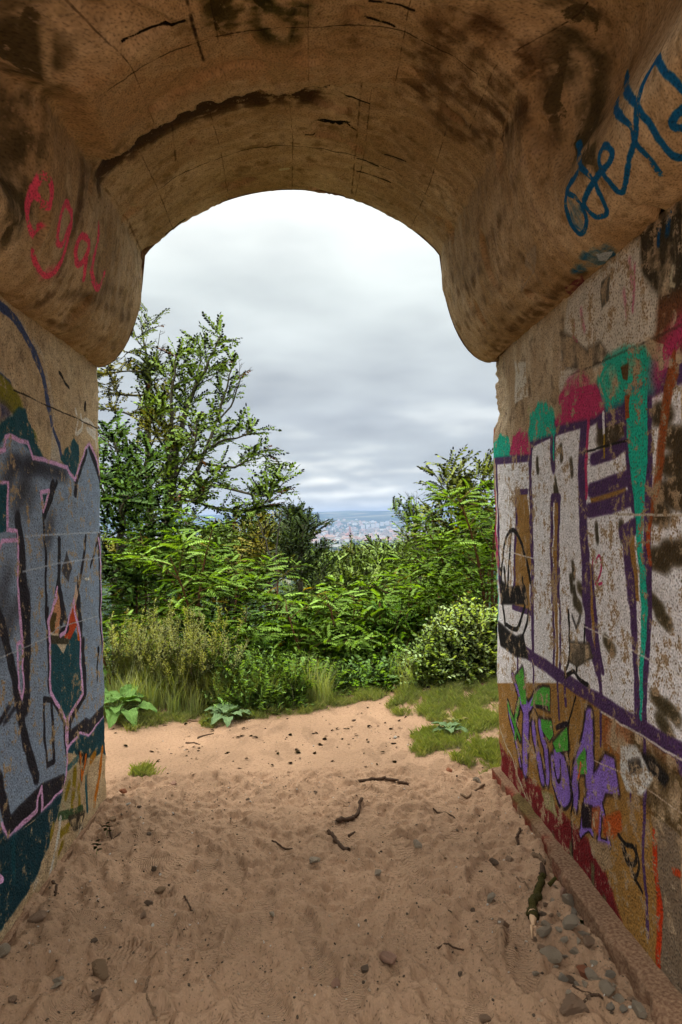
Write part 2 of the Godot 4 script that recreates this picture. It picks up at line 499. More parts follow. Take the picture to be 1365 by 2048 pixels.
func right_paint() -> Paint:
	var p := Paint.new(1200, 1040, Vector2(ZE, 2.54), Vector2(400, -400))
	var silver := Color(0.86, 0.85, 0.86)
	var plum := Color(0.30, 0.20, 0.36)
	var teal := Color(0.12, 0.66, 0.56)
	var pink := Color(0.70, 0.20, 0.38)
	var gold := Color(0.58, 0.43, 0.22)
	var rust := Color(0.55, 0.29, 0.13)
	var black := Color(0.10, 0.09, 0.09)
	var moss := Color(0.20, 0.17, 0.11)
	var pale := Color(0.76, 0.72, 0.66)
	# older coats
	p.poly([Vector2(-2.233, 2.537), Vector2(-1.976, 2.495), Vector2(-1.997, 2.126), Vector2(-2.161, 2.23), Vector2(-2.218, 2.383)], Color(moss, 0.85), 0.12)
	p.poly([Vector2(-2.165, 2.256), Vector2(-1.991, 2.235), Vector2(-1.998, 2.115), Vector2(-2.083, 2.115), Vector2(-2.171, 2.161)], Color(0.40, 0.24, 0.14, 0.8), 0.10)
	p.poly([Vector2(-2.84, 2.51), Vector2(-2.633, 2.523), Vector2(-2.456, 2.515), Vector2(-2.248, 2.506), Vector2(-2.24, 2.39), Vector2(-2.146, 2.285), Vector2(-2.17, 2.185), Vector2(-2.335, 2.172), Vector2(-2.574, 2.168), Vector2(-2.784, 2.2), Vector2(-2.971, 2.16), Vector2(-2.962, 2.272)], pale, 0.06)
	p.poly([Vector2(-3.608, 2.42), Vector2(-3.429, 2.376), Vector2(-3.424, 2.21), Vector2(-3.634, 2.207)], pale, 0.02)
	p.poly([Vector2(-2.536, 2.475), Vector2(-2.458, 2.475), Vector2(-2.479, 2.393), Vector2(-2.535, 2.383)], Color(0.33, 0.31, 0.27, 0.9), 0.02)
	p.poly([Vector2(-2.952, 2.4), Vector2(-2.814, 2.331), Vector2(-2.706, 2.257), Vector2(-2.568, 2.252), Vector2(-2.494, 2.177), Vector2(-2.711, 2.184), Vector2(-2.942, 2.251)], Color(0.36, 0.31, 0.25, 0.6), 0.04)
	for q in [Vector2(-2.315, 2.482), Vector2(-2.355, 2.386), Vector2(-2.72, 2.434)]:
		p.stroke([q, q + Vector2(0.02, -0.10)], 0.035, Color(pink, 0.35), 0.9)
	p.curve([Vector2(-2.799, 2.396), Vector2(-2.822, 2.348), Vector2(-2.776, 2.313)], 0.02, Color(pink, 0.5), 0.9)
	p.curve([Vector2(-2.271, 2.446), Vector2(-2.284, 2.343), Vector2(-2.285, 2.286)], 0.025, Color(pink, 0.45), 0.9)
	p.stroke([Vector2(-2.037, 2.352), Vector2(-2.051, 2.3), Vector2(-2.031, 2.288)], 0.02, Color(0.7, 0.66, 0.55, 0.7), 0.5)
	p.stroke([Vector2(-2.11, 2.503), Vector2(-2.113, 2.446)], 0.022, Color(0.05, 0.25, 0.42, 0.6), 0.6)
	p.stroke([Vector2(-2.038, 2.523), Vector2(-2.062, 2.465)], 0.04, Color(0.05, 0.25, 0.42, 0.5), 0.6)
	# ochre ground of the lower piece, dark red foot
	p.poly([Vector2(-4.076, 0.854), Vector2(-3.46, 0.86), Vector2(-2.645, 0.843), Vector2(-2.07, 0.842), Vector2(-2.085, 0.585), Vector2(-2.235, 0.567), Vector2(-2.265, 0.061), Vector2(-2.521, 0.041), Vector2(-2.75, 0.065), Vector2(-3.215, 0.065), Vector2(-3.632, 0.096), Vector2(-4.167, 0.165)], gold, 0.05)
	p.poly([Vector2(-2.613, 0.886), Vector2(-2.068, 0.876), Vector2(-2.077, 0.724), Vector2(-2.247, 0.598), Vector2(-2.378, 0.682), Vector2(-2.624, 0.712)], Color(rust, 0.5), 0.1)
	p.poly([Vector2(-2.388, 0.788), Vector2(-2.074, 0.779), Vector2(-2.084, 0.599), Vector2(-2.234, 0.574), Vector2(-2.351, 0.616)], Color(0.33, 0.26, 0.16, 0.7), 0.1)
	p.poly([Vector2(-4.159, 0.248), Vector2(-3.937, 0.203), Vector2(-3.586, 0.207), Vector2(-3.203, 0.216), Vector2(-2.966, 0.218), Vector2(-2.739, 0.231), Vector2(-2.52, 0.058), Vector2(-2.596, -.003), Vector2(-2.843, -.021), Vector2(-3.222, -.021), Vector2(-3.719, -.046), Vector2(-4.24, -.078)], Color(0.42, 0.10, 0.12), 0.05)
	for q in [Vector2(-3.817, 0.158), Vector2(-3.571, 0.178), Vector2(-3.326, 0.165), Vector2(-3.106, 0.226), Vector2(-2.919, 0.202)]:
		p.stroke([q, q + Vector2(0, -0.26)], 0.022, Color(0.45, 0.12, 0.13, 0.9), 0.6)
	for q in [Vector2(-3.717, -.034), Vector2(-3.447, 0.037), Vector2(-3.214, 0.076), Vector2(-3.009, 0.131), Vector2(-2.776, 0.15), Vector2(-2.668, 0.075)]:
		p.stroke([q, q + Vector2(0.0, -0.16)], 0.05, Color(0.36, 0.33, 0.22, 0.75), 0.7)
	p.poly([Vector2(-3.965, -.088), Vector2(-3.643, -.038), Vector2(-3.651, -.123), Vector2(-3.887, -.156)], Color(0.30, 0.38, 0.14, 0.7), 0.03)
	p.poly([Vector2(-3.384, 0.217), Vector2(-3.229, 0.257), Vector2(-3.163, 0.191), Vector2(-3.326, 0.165)], Color(0.52, 0.50, 0.32, 0.8), 0.03)
	# silver fill of the big letters
	p.poly([Vector2(-4.017, 1.911), Vector2(-3.41, 1.881), Vector2(-3.381, 1.952), Vector2(-2.742, 1.958), Vector2(-2.674, 1.955), Vector2(-2.374, 1.988), Vector2(-2.216, 2.01), Vector2(-2.004, 2), Vector2(-2.042, 1.332), Vector2(-2.057, 1.075), Vector2(-4.161, 0.581)], silver, 0.02)
	p.poly([Vector2(-4.052, 1.332), Vector2(-2.036, 1.449), Vector2(-2.068, 0.876), Vector2(-2.367, 0.864), Vector2(-2.644, 0.861), Vector2(-3.124, 0.867), Vector2(-3.443, 0.869), Vector2(-4.052, 0.858)], silver, 0.03)
	# bare and mossy patches where the silver has gone
	for q in [Vector2(-2.174, 1.915), Vector2(-2.1, 1.828), Vector2(-2.05, 1.776), Vector2(-2.116, 1.742), Vector2(-2.143, 1.661), Vector2(-2.066, 1.67), Vector2(-2.217, 1.597), Vector2(-2.143, 1.472), Vector2(-2.057, 1.476), Vector2(-2.215, 1.445), Vector2(-2.089, 1.642), Vector2(-2.59, 1.936), Vector2(-2.451, 1.917), Vector2(-2.515, 1.856), Vector2(-2.594, 1.886)]:
		p.stroke([q, q + Vector2(0.09, -0.01)], 0.10, Color(0.26, 0.21, 0.13, 0.8), 0.6)
	for q in [Vector2(-2.233, 1.306), Vector2(-2.192, 1.267), Vector2(-2.223, 0.986), Vector2(-2.155, 0.975), Vector2(-2.199, 0.92), Vector2(-2.89, 1.229), Vector2(-2.838, 1.291), Vector2(-2.881, 1.033), Vector2(-2.597, 1.11)]:
		p.stroke([q, q + Vector2(0.07, -0.03)], 0.07, Color(0.28, 0.24, 0.16, 0.7), 0.6)
	for q in [Vector2(-3.07, 1.758), Vector2(-3.095, 1.726), Vector2(-2.905, 1.383), Vector2(-2.929, 1.325), Vector2(-2.892, 1.281), Vector2(-2.991, 1.901), Vector2(-2.871, 1.825), Vector2(-3.307, 1.872), Vector2(-2.651, 1.551), Vector2(-2.431, 1.559)]:
		p.stroke([q, q + Vector2(0.01, -0.06)], 0.05, Color(0.26, 0.23, 0.17, 0.8), 0.6)
	# gold inside the letters
	p.poly([Vector2(-3.64, 1.722), Vector2(-3.472, 1.723), Vector2(-3.42, 1.499), Vector2(-3.493, 1.155), Vector2(-3.76, 1.124)], gold, 0.01)
	p.poly([Vector2(-3.751, 1.313), Vector2(-3.505, 1.329), Vector2(-3.456, 1.108), Vector2(-3.731, 1.096)], gold, 0.01)
	p.poly([Vector2(-3.095, 1.675), Vector2(-3.042, 1.673), Vector2(-3.068, 1.205), Vector2(-3.137, 1.197)], gold, 0.01)
	p.stroke([Vector2(-3.1, 1.347), Vector2(-3.119, 0.858)], 0.035, gold)
	p.poly([Vector2(-2.695, 1.662), Vector2(-2.38, 1.691), Vector2(-2.382, 1.651), Vector2(-2.68, 1.617)], gold, 0.01)
	p.poly([Vector2(-2.377, 1.521), Vector2(-2.329, 1.528), Vector2(-2.324, 1.292), Vector2(-2.385, 1.285)], gold, 0.01)
	p.stroke([Vector2(-2.748, 1.362), Vector2(-2.743, 1.243)], 0.05, gold)
	p.stroke([Vector2(-2.721, 1.374), Vector2(-2.7, 1.225), Vector2(-2.68, 1.07)], 0.05, gold)
	# plum outlines
	var o := 0.052
	p.stroke([Vector2(-4.026, 1.933), Vector2(-3.408, 1.897), Vector2(-3.397, 1.967), Vector2(-3.052, 1.983), Vector2(-2.733, 1.98)], 0.062, plum)
	p.stroke([Vector2(-2.733, 1.98), Vector2(-2.62, 1.99), Vector2(-2.373, 2.004), Vector2(-2.216, 2.01), Vector2(-2.1, 2.014), Vector2(-2.003, 2.016)], 0.085, plum)
	p.stroke([Vector2(-4.015, 1.935), Vector2(-4.01, 1.705), Vector2(-4.023, 1.377), Vector2(-4.013, 1.094)], 0.04, plum)
	p.stroke([Vector2(-3.403, 1.955), Vector2(-3.41, 1.685), Vector2(-3.435, 1.162)], o, plum)
	p.stroke([Vector2(-3.425, 1.346), Vector2(-3.453, 0.861)], 0.045, plum)
	p.stroke([Vector2(-3.458, 1.721), Vector2(-3.656, 1.725), Vector2(-3.693, 1.493), Vector2(-3.754, 1.125)], 0.034, plum)
	p.stroke([Vector2(-3.771, 1.091), Vector2(-3.467, 1.097)], 0.035, plum)
	p.stroke([Vector2(-3.082, 2.012), Vector2(-3.092, 1.819)], 0.085, plum)
	p.stroke([Vector2(-3.127, 1.676), Vector2(-3.161, 1.194)], 0.035, plum)
	p.stroke([Vector2(-3.042, 1.673), Vector2(-3.069, 1.422), Vector2(-3.079, 1.204)], 0.03, plum)
	p.stroke([Vector2(-3.123, 1.676), Vector2(-3.042, 1.673)], 0.05, plum)
	p.stroke([Vector2(-3.128, 1.345), Vector2(-3.157, 0.87)], 0.028, plum)
	p.stroke([Vector2(-3.048, 1.351), Vector2(-3.08, 0.866)], 0.028, plum)
	p.stroke([Vector2(-2.745, 1.965), Vector2(-2.771, 1.664), Vector2(-2.765, 1.437), Vector2(-2.765, 1.24)], 0.085, plum)
	p.stroke([Vector2(-2.753, 1.38), Vector2(-2.742, 1.085), Vector2(-2.676, 0.974)], 0.07, plum)
	p.stroke([Vector2(-2.699, 1.384), Vector2(-2.675, 1.141), Vector2(-2.636, 0.975)], 0.03, plum)
	p.stroke([Vector2(-2.678, 1.096), Vector2(-2.655, 0.841)], 0.03, plum)
	p.stroke([Vector2(-2.693, 1.69), Vector2(-2.364, 1.719)], 0.07, plum)
	p.stroke([Vector2(-2.716, 1.609), Vector2(-2.516, 1.625), Vector2(-2.308, 1.655)], 0.07, plum)
	p.stroke([Vector2(-2.666, 1.814), Vector2(-2.472, 1.821), Vector2(-2.369, 1.847)], 0.06, plum)
	p.stroke([Vector2(-2.59, 1.943), Vector2(-2.405, 1.944)], 0.05, plum)
	p.stroke([Vector2(-2.381, 1.989), Vector2(-2.356, 1.845), Vector2(-2.344, 1.715), Vector2(-2.324, 1.611)], 0.06, plum)
	p.stroke([Vector2(-2.419, 1.523), Vector2(-2.308, 1.554)], 0.07, plum)
	p.stroke([Vector2(-2.398, 1.52), Vector2(-2.385, 1.389), Vector2(-2.371, 1.286)], 0.065, plum)
	p.stroke([Vector2(-2.381, 1.406), Vector2(-2.362, 1.19), Vector2(-2.344, 0.855)], 0.05, plum)
	p.stroke([Vector2(-2.218, 2.026), Vector2(-2.221, 1.83), Vector2(-2.233, 1.646), Vector2(-2.25, 1.461), Vector2(-2.273, 1.298)], 0.055, Color(plum, 0.85))
	p.stroke([Vector2(-2.229, 1.416), Vector2(-2.263, 1.168), Vector2(-2.297, 0.869)], 0.04, plum)
	p.stroke([Vector2(-3.749, 0.899), Vector2(-3.443, 0.869), Vector2(-3.124, 0.862), Vector2(-2.644, 0.852), Vector2(-2.336, 0.85), Vector2(-2.07, 0.852)], 0.075, plum)
	for q in [[Vector2(-3.692, 0.885), Vector2(-3.678, 0.744)], [Vector2(-3.459, 0.871), Vector2(-3.464, 0.735)], [Vector2(-3.111, 0.849), Vector2(-3.113, 0.657)], [Vector2(-3.024, 0.84), Vector2(-3.027, 0.741)], [Vector2(-2.655, 0.841), Vector2(-2.666, 0.681)]]:
		p.stroke(q, 0.026, plum)
	p.stroke([Vector2(-2.313, 0.857), Vector2(-2.319, 0.628), Vector2(-2.337, 0.393), Vector2(-2.327, 0.134)], 0.026, Color(plum, 0.85))
	p.stroke([Vector2(-2.097, 0.853), Vector2(-2.073, 0.793)], 0.05, plum)
	p.stroke([Vector2(-2.417, 0.589), Vector2(-2.422, 0.517)], 0.02, Color(plum, 0.6))
	# caps of colour along the top
	p.poly([Vector2(-4.083, 1.961), Vector2(-4.051, 2.037), Vector2(-3.917, 2.07), Vector2(-3.761, 2.027), Vector2(-3.732, 1.938)], teal, 0.03)
	p.poly([Vector2(-3.751, 1.944), Vector2(-3.683, 2.031), Vector2(-3.548, 2.051), Vector2(-3.433, 2.005), Vector2(-3.413, 1.914)], pink, 0.03)
	p.poly([Vector2(-3.429, 1.984), Vector2(-3.391, 2.102), Vector2(-3.284, 2.139), Vector2(-3.17, 2.13), Vector2(-3.079, 2.071), Vector2(-3.059, 1.975)], teal, 0.04)
	p.poly([Vector2(-3.045, 2.011), Vector2(-2.986, 2.113), Vector2(-2.867, 2.147), Vector2(-2.715, 2.132), Vector2(-2.581, 2.073), Vector2(-2.518, 2.002), Vector2(-2.637, 1.986), Vector2(-2.743, 1.993)], pink, 0.04)
	p.poly([Vector2(-2.975, 2.111), Vector2(-2.886, 2.167), Vector2(-2.748, 2.177), Vector2(-2.663, 2.115), Vector2(-2.79, 2.125)], Color(pink, 0.6), 0.06)
	p.stroke([Vector2(-4.105, 2.066), Vector2(-4.112, 1.753)], 0.05, teal)
	p.stroke([Vector2(-4.085, 1.741), Vector2(-4.079, 1.529), Vector2(-4.049, 1.31)], 0.055, pink)
	p.stroke([Vector2(-4.07, 1.297), Vector2(-4.099, 1.084)], 0.03, teal)
	p.stroke([Vector2(-4.066, 1.278), Vector2(-4.144, 0.306)], 0.022, teal)
	p.stroke([Vector2(-4.067, 2.117), Vector2(-4.066, 2.05)], 0.03, rust)
	p.stroke([Vector2(-3.455, 2.088), Vector2(-3.422, 2.135), Vector2(-3.338, 2.139)], 0.05, Color(0.55, 0.58, 0.35, 0.6), 0.9)
	p.poly([Vector2(-2.578, 2.112), Vector2(-2.51, 2.167), Vector2(-2.362, 2.169), Vector2(-2.234, 2.128), Vector2(-2.171, 2.065), Vector2(-2.18, 2.006), Vector2(-2.228, 2.012), Vector2(-2.239, 2.042), Vector2(-2.343, 2.051), Vector2(-2.401, 2.009), Vector2(-2.506, 2), Vector2(-2.534, 2.047)], Color(teal, 0.85), 0.07)
	p.poly([Vector2(-2.358, 2.021), Vector2(-2.228, 2.016), Vector2(-2.233, 1.844), Vector2(-2.256, 1.66), Vector2(-2.288, 1.453), Vector2(-2.308, 1.452), Vector2(-2.321, 1.649), Vector2(-2.336, 1.727), Vector2(-2.368, 1.873)], teal, 0.012)
	p.poly([Vector2(-2.394, 2.12), Vector2(-2.338, 2.121), Vector2(-2.355, 2.066), Vector2(-2.382, 2.078)], Color(0.36, 0.26, 0.14), 0.01)
	p.poly([Vector2(-2.373, 2.011), Vector2(-2.341, 2.018), Vector2(-2.35, 1.935), Vector2(-2.371, 1.932)], rust, 0.01)
	p.stroke([Vector2(-2.29, 1.466), Vector2(-2.29, 1.296)], 0.042, teal)
	p.stroke([Vector2(-2.278, 1.405), Vector2(-2.297, 1.163)], 0.05, teal)
	p.stroke([Vector2(-2.297, 1.163), Vector2(-2.315, 0.962)], 0.034, teal)
	p.stroke([Vector2(-2.314, 0.978), Vector2(-2.322, 0.885)], 0.02, teal)
	p.stroke([Vector2(-3.073, 2.002), Vector2(-3.074, 1.851)], 0.02, teal)
	p.stroke([Vector2(-2.698, 1.988), Vector2(-2.734, 1.663)], 0.028, Color(pink, 0.85), 0.6)
	p.stroke([Vector2(-1.987, 2.157), Vector2(-2.084, 2.109), Vector2(-2.142, 2.064), Vector2(-2.168, 2.016)], 0.15, Color(pink, 0.7), 0.9)
	p.stroke([Vector2(-1.996, 2.148), Vector2(-2.073, 2.101), Vector2(-2.113, 2.075)], 0.1, Color(pink, 0.8), 0.9)
	p.poly([Vector2(-2.053, 2.09), Vector2(-2.031, 2.017), Vector2(-2.103, 1.875), Vector2(-2.132, 1.761), Vector2(-2.165, 1.674), Vector2(-2.205, 1.609), Vector2(-2.241, 1.511), Vector2(-2.202, 1.658), Vector2(-2.151, 1.822), Vector2(-2.101, 1.991)], rust, 0.03)
	p.stroke([Vector2(-2.232, 1.548), Vector2(-2.242, 1.486), Vector2(-2.222, 1.426)], 0.03, Color(0.66, 0.25, 0.08, 0.8), 0.7)
	p.stroke([Vector2(-2.547, 1.979), Vector2(-2.552, 1.903)], 0.025, silver)
	p.stroke([Vector2(-2.548, 1.895), Vector2(-2.553, 1.811)], 0.015, Color(0.6, 0.48, 0.1))
	# black scrawls
	p.curve([Vector2(-3.975, 1.099), Vector2(-3.977, 1.271), Vector2(-3.886, 1.447), Vector2(-3.757, 1.52), Vector2(-3.631, 1.475), Vector2(-3.518, 1.372), Vector2(-3.456, 1.253)], 0.03, black)
	p.curve([Vector2(-3.758, 1.512), Vector2(-3.809, 1.335), Vector2(-3.865, 1.112)], 0.03, black)
	p.poly([Vector2(-4.001, 1.215), Vector2(-3.822, 1.189), Vector2(-3.545, 1.226), Vector2(-3.523, 1.142), Vector2(-4.014, 1.083)], black, 0.03)
	p.poly([Vector2(-4.065, 0.962), Vector2(-3.747, 0.923), Vector2(-3.592, 0.961), Vector2(-3.529, 0.857), Vector2(-3.716, 0.832), Vector2(-4.008, 0.84)], black, 0.03)
	p.curve([Vector2(-3.988, 1.284), Vector2(-3.98, 1.129), Vector2(-3.929, 0.969)], 0.035, black)
	p.curve([Vector2(-3.583, 1.266), Vector2(-3.578, 1.115), Vector2(-3.703, 0.979), Vector2(-3.907, 0.972)], 0.03, black)
	p.curve([Vector2(-3.92, 1.289), Vector2(-3.846, 1.169), Vector2(-3.574, 1.162)], 0.05, black)
	p.curve([Vector2(-3.507, 1.112), Vector2(-3.531, 1.04), Vector2(-3.631, 0.931)], 0.025, black)
	p.curve([Vector2(-2.963, 1.173), Vector2(-2.953, 1.107), Vector2(-2.955, 1.02), Vector2(-2.973, 0.949), Vector2(-3.022, 0.872), Vector2(-2.913, 0.918), Vector2(-2.856, 0.898), Vector2(-2.76, 0.891)], 0.022, black)
	p.curve([Vector2(-2.778, 1.134), Vector2(-2.799, 1.057), Vector2(-2.847, 1.021), Vector2(-2.877, 0.931)], 0.022, black)
	p.stroke([Vector2(-2.92, 1.159), Vector2(-2.875, 1.109), Vector2(-2.824, 1.173)], 0.03, Color(black, 0.7), 0.8)
	p.poly([Vector2(-2.953, 1.039), Vector2(-2.743, 1.067), Vector2(-2.725, 1.017), Vector2(-2.863, 0.952), Vector2(-2.96, 0.951)], Color(0.30, 0.27, 0.23, 0.8), 0.02)
	p.curve([Vector2(-2.694, 1.424), Vector2(-2.7, 1.388)], 0.012, pink)
	p.curve([Vector2(-2.657, 1.406), Vector2(-2.625, 1.433), Vector2(-2.602, 1.409), Vector2(-2.614, 1.358), Vector2(-2.67, 1.317), Vector2(-2.599, 1.327)], 0.012, pink)
	# the small lilac and green piece
	var lilac := Color(0.52, 0.40, 0.74)
	var green := Color(0.30, 0.60, 0.22)
	var edge := Color(0.13, 0.09, 0.12)
	for pass_ in 2:
		var w := 0.036 if pass_ == 0 else 0.0
		var c1 := edge if pass_ == 0 else lilac
		var c2 := edge if pass_ == 0 else green
		p.stroke([Vector2(-3.874, 0.513), Vector2(-3.794, 0.411), Vector2(-3.717, 0.315), Vector2(-3.693, 0.239)], 0.03 + w, c1)
		p.stroke([Vector2(-3.758, 0.714), Vector2(-3.678, 0.613), Vector2(-3.628, 0.555)], 0.035 + w, c1)
		p.stroke([Vector2(-3.588, 0.59), Vector2(-3.587, 0.404), Vector2(-3.619, 0.242)], 0.09 + w, c1)
		p.stroke([Vector2(-3.483, 0.516), Vector2(-3.432, 0.409), Vector2(-3.378, 0.279)], 0.07 + w, c1)
		p.stroke([Vector2(-3.381, 0.558), Vector2(-3.296, 0.455), Vector2(-3.309, 0.295)], 0.055 + w, c1)
		p.stroke([Vector2(-3.553, 0.588), Vector2(-3.443, 0.673), Vector2(-3.367, 0.714)], 0.05 + w, c1)
		p.curve([Vector2(-3.209, 0.431), Vector2(-3.193, 0.344), Vector2(-3.128, 0.287), Vector2(-3.045, 0.331), Vector2(-3.03, 0.425), Vector2(-3.087, 0.474), Vector2(-3.169, 0.466)], 0.07 + w, c1)
		p.poly([Vector2(-3.23, 0.424), Vector2(-3.058, 0.504), Vector2(-3.012, 0.432), Vector2(-3.033, 0.316), Vector2(-3.144, 0.261), Vector2(-3.224, 0.322)], c1, 0.02 + w)
		p.stroke([Vector2(-2.769, 0.765), Vector2(-2.829, 0.637), Vector2(-2.92, 0.504), Vector2(-2.957, 0.327)], 0.065 + w, c1)
		p.stroke([Vector2(-2.769, 0.765), Vector2(-2.77, 0.629), Vector2(-2.781, 0.481)], 0.085 + w, c1)
		p.poly([Vector2(-2.761, 0.507), Vector2(-2.619, 0.654), Vector2(-2.556, 0.659), Vector2(-2.532, 0.544), Vector2(-2.638, 0.51), Vector2(-2.683, 0.432), Vector2(-2.837, 0.368)], c1, 0.02 + w)
		p.stroke([Vector2(-2.84, 0.394), Vector2(-2.906, 0.217)], 0.022 + w * 0.5, c1)
		p.curve([Vector2(-2.905, 0.227), Vector2(-2.821, 0.288), Vector2(-2.766, 0.29)], 0.03 + w * 0.5, c1)
		p.stroke([Vector2(-2.672, 0.445), Vector2(-2.703, 0.292)], 0.024 + w * 0.5, c1)
		p.stroke([Vector2(-2.672, 0.445), Vector2(-2.613, 0.312), Vector2(-2.714, 0.282)], 0.024 + w * 0.5, c1)
		p.stroke([Vector2(-3.886, 0.522), Vector2(-3.781, 0.464), Vector2(-3.679, 0.392)], 0.04 + w, c2)
		p.stroke([Vector2(-3.679, 0.601), Vector2(-3.729, 0.479), Vector2(-3.758, 0.367)], 0.035 + w, c2)
		p.poly([Vector2(-3.719, 0.711), Vector2(-3.614, 0.788), Vector2(-3.58, 0.603), Vector2(-3.643, 0.587)], c2, 0.01 + w)
		p.poly([Vector2(-3.523, 0.607), Vector2(-3.468, 0.684), Vector2(-3.323, 0.752), Vector2(-3.231, 0.769), Vector2(-3.237, 0.663), Vector2(-3.316, 0.654), Vector2(-3.446, 0.637)], c2, 0.01 + w)
		p.poly([Vector2(-3.359, 0.584), Vector2(-3.223, 0.614), Vector2(-3.19, 0.562), Vector2(-3.252, 0.517), Vector2(-3.35, 0.545)], c2, 0.01 + w)
		p.poly([Vector2(-3.193, 0.52), Vector2(-3.021, 0.644), Vector2(-3.003, 0.552), Vector2(-3.153, 0.492)], c2, 0.01 + w)
		p.poly([Vector2(-2.918, 0.533), Vector2(-2.828, 0.615), Vector2(-2.799, 0.524), Vector2(-2.898, 0.483)], c2, 0.01 + w)
	p.curve([Vector2(-3.201, 0.424), Vector2(-3.164, 0.355), Vector2(-3.118, 0.382), Vector2(-3.106, 0.467)], 0.022, edge)
	p.stroke([Vector2(-3.539, 0.545), Vector2(-3.525, 0.504)], 0.02, edge)
	p.stroke([Vector2(-3.417, 0.591), Vector2(-3.464, 0.623), Vector2(-3.254, 0.669)], 0.02, edge)
	p.stroke([Vector2(-3.144, 0.607), Vector2(-3.007, 0.668)], 0.03, Color(edge, 0.8))
	p.poly([Vector2(-2.872, 0.363), Vector2(-2.758, 0.4), Vector2(-2.775, 0.312), Vector2(-2.879, 0.266)], edge, 0.02)
	p.stroke([Vector2(-2.87, 0.54), Vector2(-2.899, 0.464)], 0.02, Color(0.75, 0.36, 0.15))
	p.poly([Vector2(-2.646, 0.396), Vector2(-2.528, 0.467), Vector2(-2.513, 0.429), Vector2(-2.571, 0.369), Vector2(-2.65, 0.342)], Color(0.66, 0.30, 0.11, 0.9), 0.04)
	p.poly([Vector2(-2.759, 0.387), Vector2(-2.684, 0.423), Vector2(-2.712, 0.314), Vector2(-2.764, 0.317)], Color(0.62, 0.32, 0.18, 0.8), 0.03)
	p.poly([Vector2(-2.802, 0.246), Vector2(-2.633, 0.299), Vector2(-2.599, 0.239), Vector2(-2.68, 0.185), Vector2(-2.761, 0.211)], Color(0.60, 0.50, 0.38), 0.03)
	p.poly([Vector2(-2.489, 0.735), Vector2(-2.373, 0.765), Vector2(-2.32, 0.737), Vector2(-2.26, 0.74), Vector2(-2.267, 0.701), Vector2(-2.343, 0.619), Vector2(-2.45, 0.592), Vector2(-2.496, 0.631)], Color(0.78, 0.77, 0.76), 0.03)
	p.poly([Vector2(-2.423, 0.697), Vector2(-2.351, 0.73), Vector2(-2.338, 0.701), Vector2(-2.412, 0.666)], Color(0.25, 0.22, 0.20, 0.9), 0.03)
	p.poly([Vector2(-2.327, 0.754), Vector2(-2.251, 0.765), Vector2(-2.156, 0.742), Vector2(-2.177, 0.713), Vector2(-2.284, 0.717)], Color(black, 0.85), 0.03)
	p.curve([Vector2(-2.534, 0.387), Vector2(-2.481, 0.378), Vector2(-2.413, 0.395), Vector2(-2.399, 0.355), Vector2(-2.468, 0.312), Vector2(-2.499, 0.37), Vector2(-2.42, 0.29), Vector2(-2.365, 0.264)], 0.02, Color(black, 0.9))
	p.curve([Vector2(-2.396, 0.411), Vector2(-2.376, 0.343), Vector2(-2.42, 0.281)], 0.018, Color(black, 0.85))
	p.poly([Vector2(-2.271, 0.566), Vector2(-2.178, 0.584), Vector2(-2.085, 0.592), Vector2(-2.119, -.015), Vector2(-2.25, 0.07), Vector2(-2.247, 0.364)], Color(0.47, 0.40, 0.33), 0.01)
	p.poly([Vector2(-2.263, 0.525), Vector2(-2.244, 0.526), Vector2(-2.247, 0.364), Vector2(-2.232, 0.256), Vector2(-2.247, 0.08), Vector2(-2.264, 0.076), Vector2(-2.259, 0.285)], Color(0.70, 0.20, 0.07), 0.02)
	p.stroke([Vector2(-2.133, 0.455), Vector2(-2.092, 0.466)], 0.03, Color(0.68, 0.24, 0.10, 0.8), 0.6)
	# long pale scratch, cracks and seams
	p.stroke([Vector2(-4.08, 0.339), Vector2(-3.851, 0.233), Vector2(-3.633, 0.084)], 0.014, Color(0.70, 0.66, 0.58))
	p.stroke([Vector2(-3.602, 0.434), Vector2(-3.469, 0.363)], 0.02, Color(0.62, 0.56, 0.50))
	p.curve([Vector2(-2.897, 0.813), Vector2(-2.973, 0.716), Vector2(-3.003, 0.649), Vector2(-2.999, 0.495), Vector2(-2.974, 0.369), Vector2(-3, 0.261), Vector2(-2.996, 0.079)], 0.012, Color(0.06, 0.05, 0.05))
	p.stroke([Vector2(-2.487, 1.593), Vector2(-2.028, 1.584)], 0.010, Color(0.72, 0.68, 0.62, 0.8))
	p.stroke([Vector2(-3.945, 1.402), Vector2(-3.22, 1.371)], 0.008, Color(0.82, 0.80, 0.78, 0.7))
	p.stroke([Vector2(-2.827, 1.135), Vector2(-2.056, 1.089)], 0.009, Color(0.86, 0.84, 0.80, 0.35))
	p.stroke([Vector2(-2.657, 0.814), Vector2(-2.071, 0.828)], 0.012, Color(0.86, 0.84, 0.80, 0.35))
	p.stroke([Vector2(-2.734, 0.597), Vector2(-2.482, 0.636), Vector2(-2.081, 0.661)], 0.008, Color(0.76, 0.68, 0.60, 0.6))
	p.stroke([Vector2(-2.864, 2.194), Vector2(-2.479, 2.174), Vector2(-2.231, 2.164), Vector2(-1.995, 2.159)], 0.016, Color(0.25, 0.20, 0.15, 0.4), 0.9)
	p.stroke([Vector2(-2.735, 1.851), Vector2(-2.355, 1.852)], 0.012, Color(0.12, 0.10, 0.09, 0.6), 0.7)
	return p

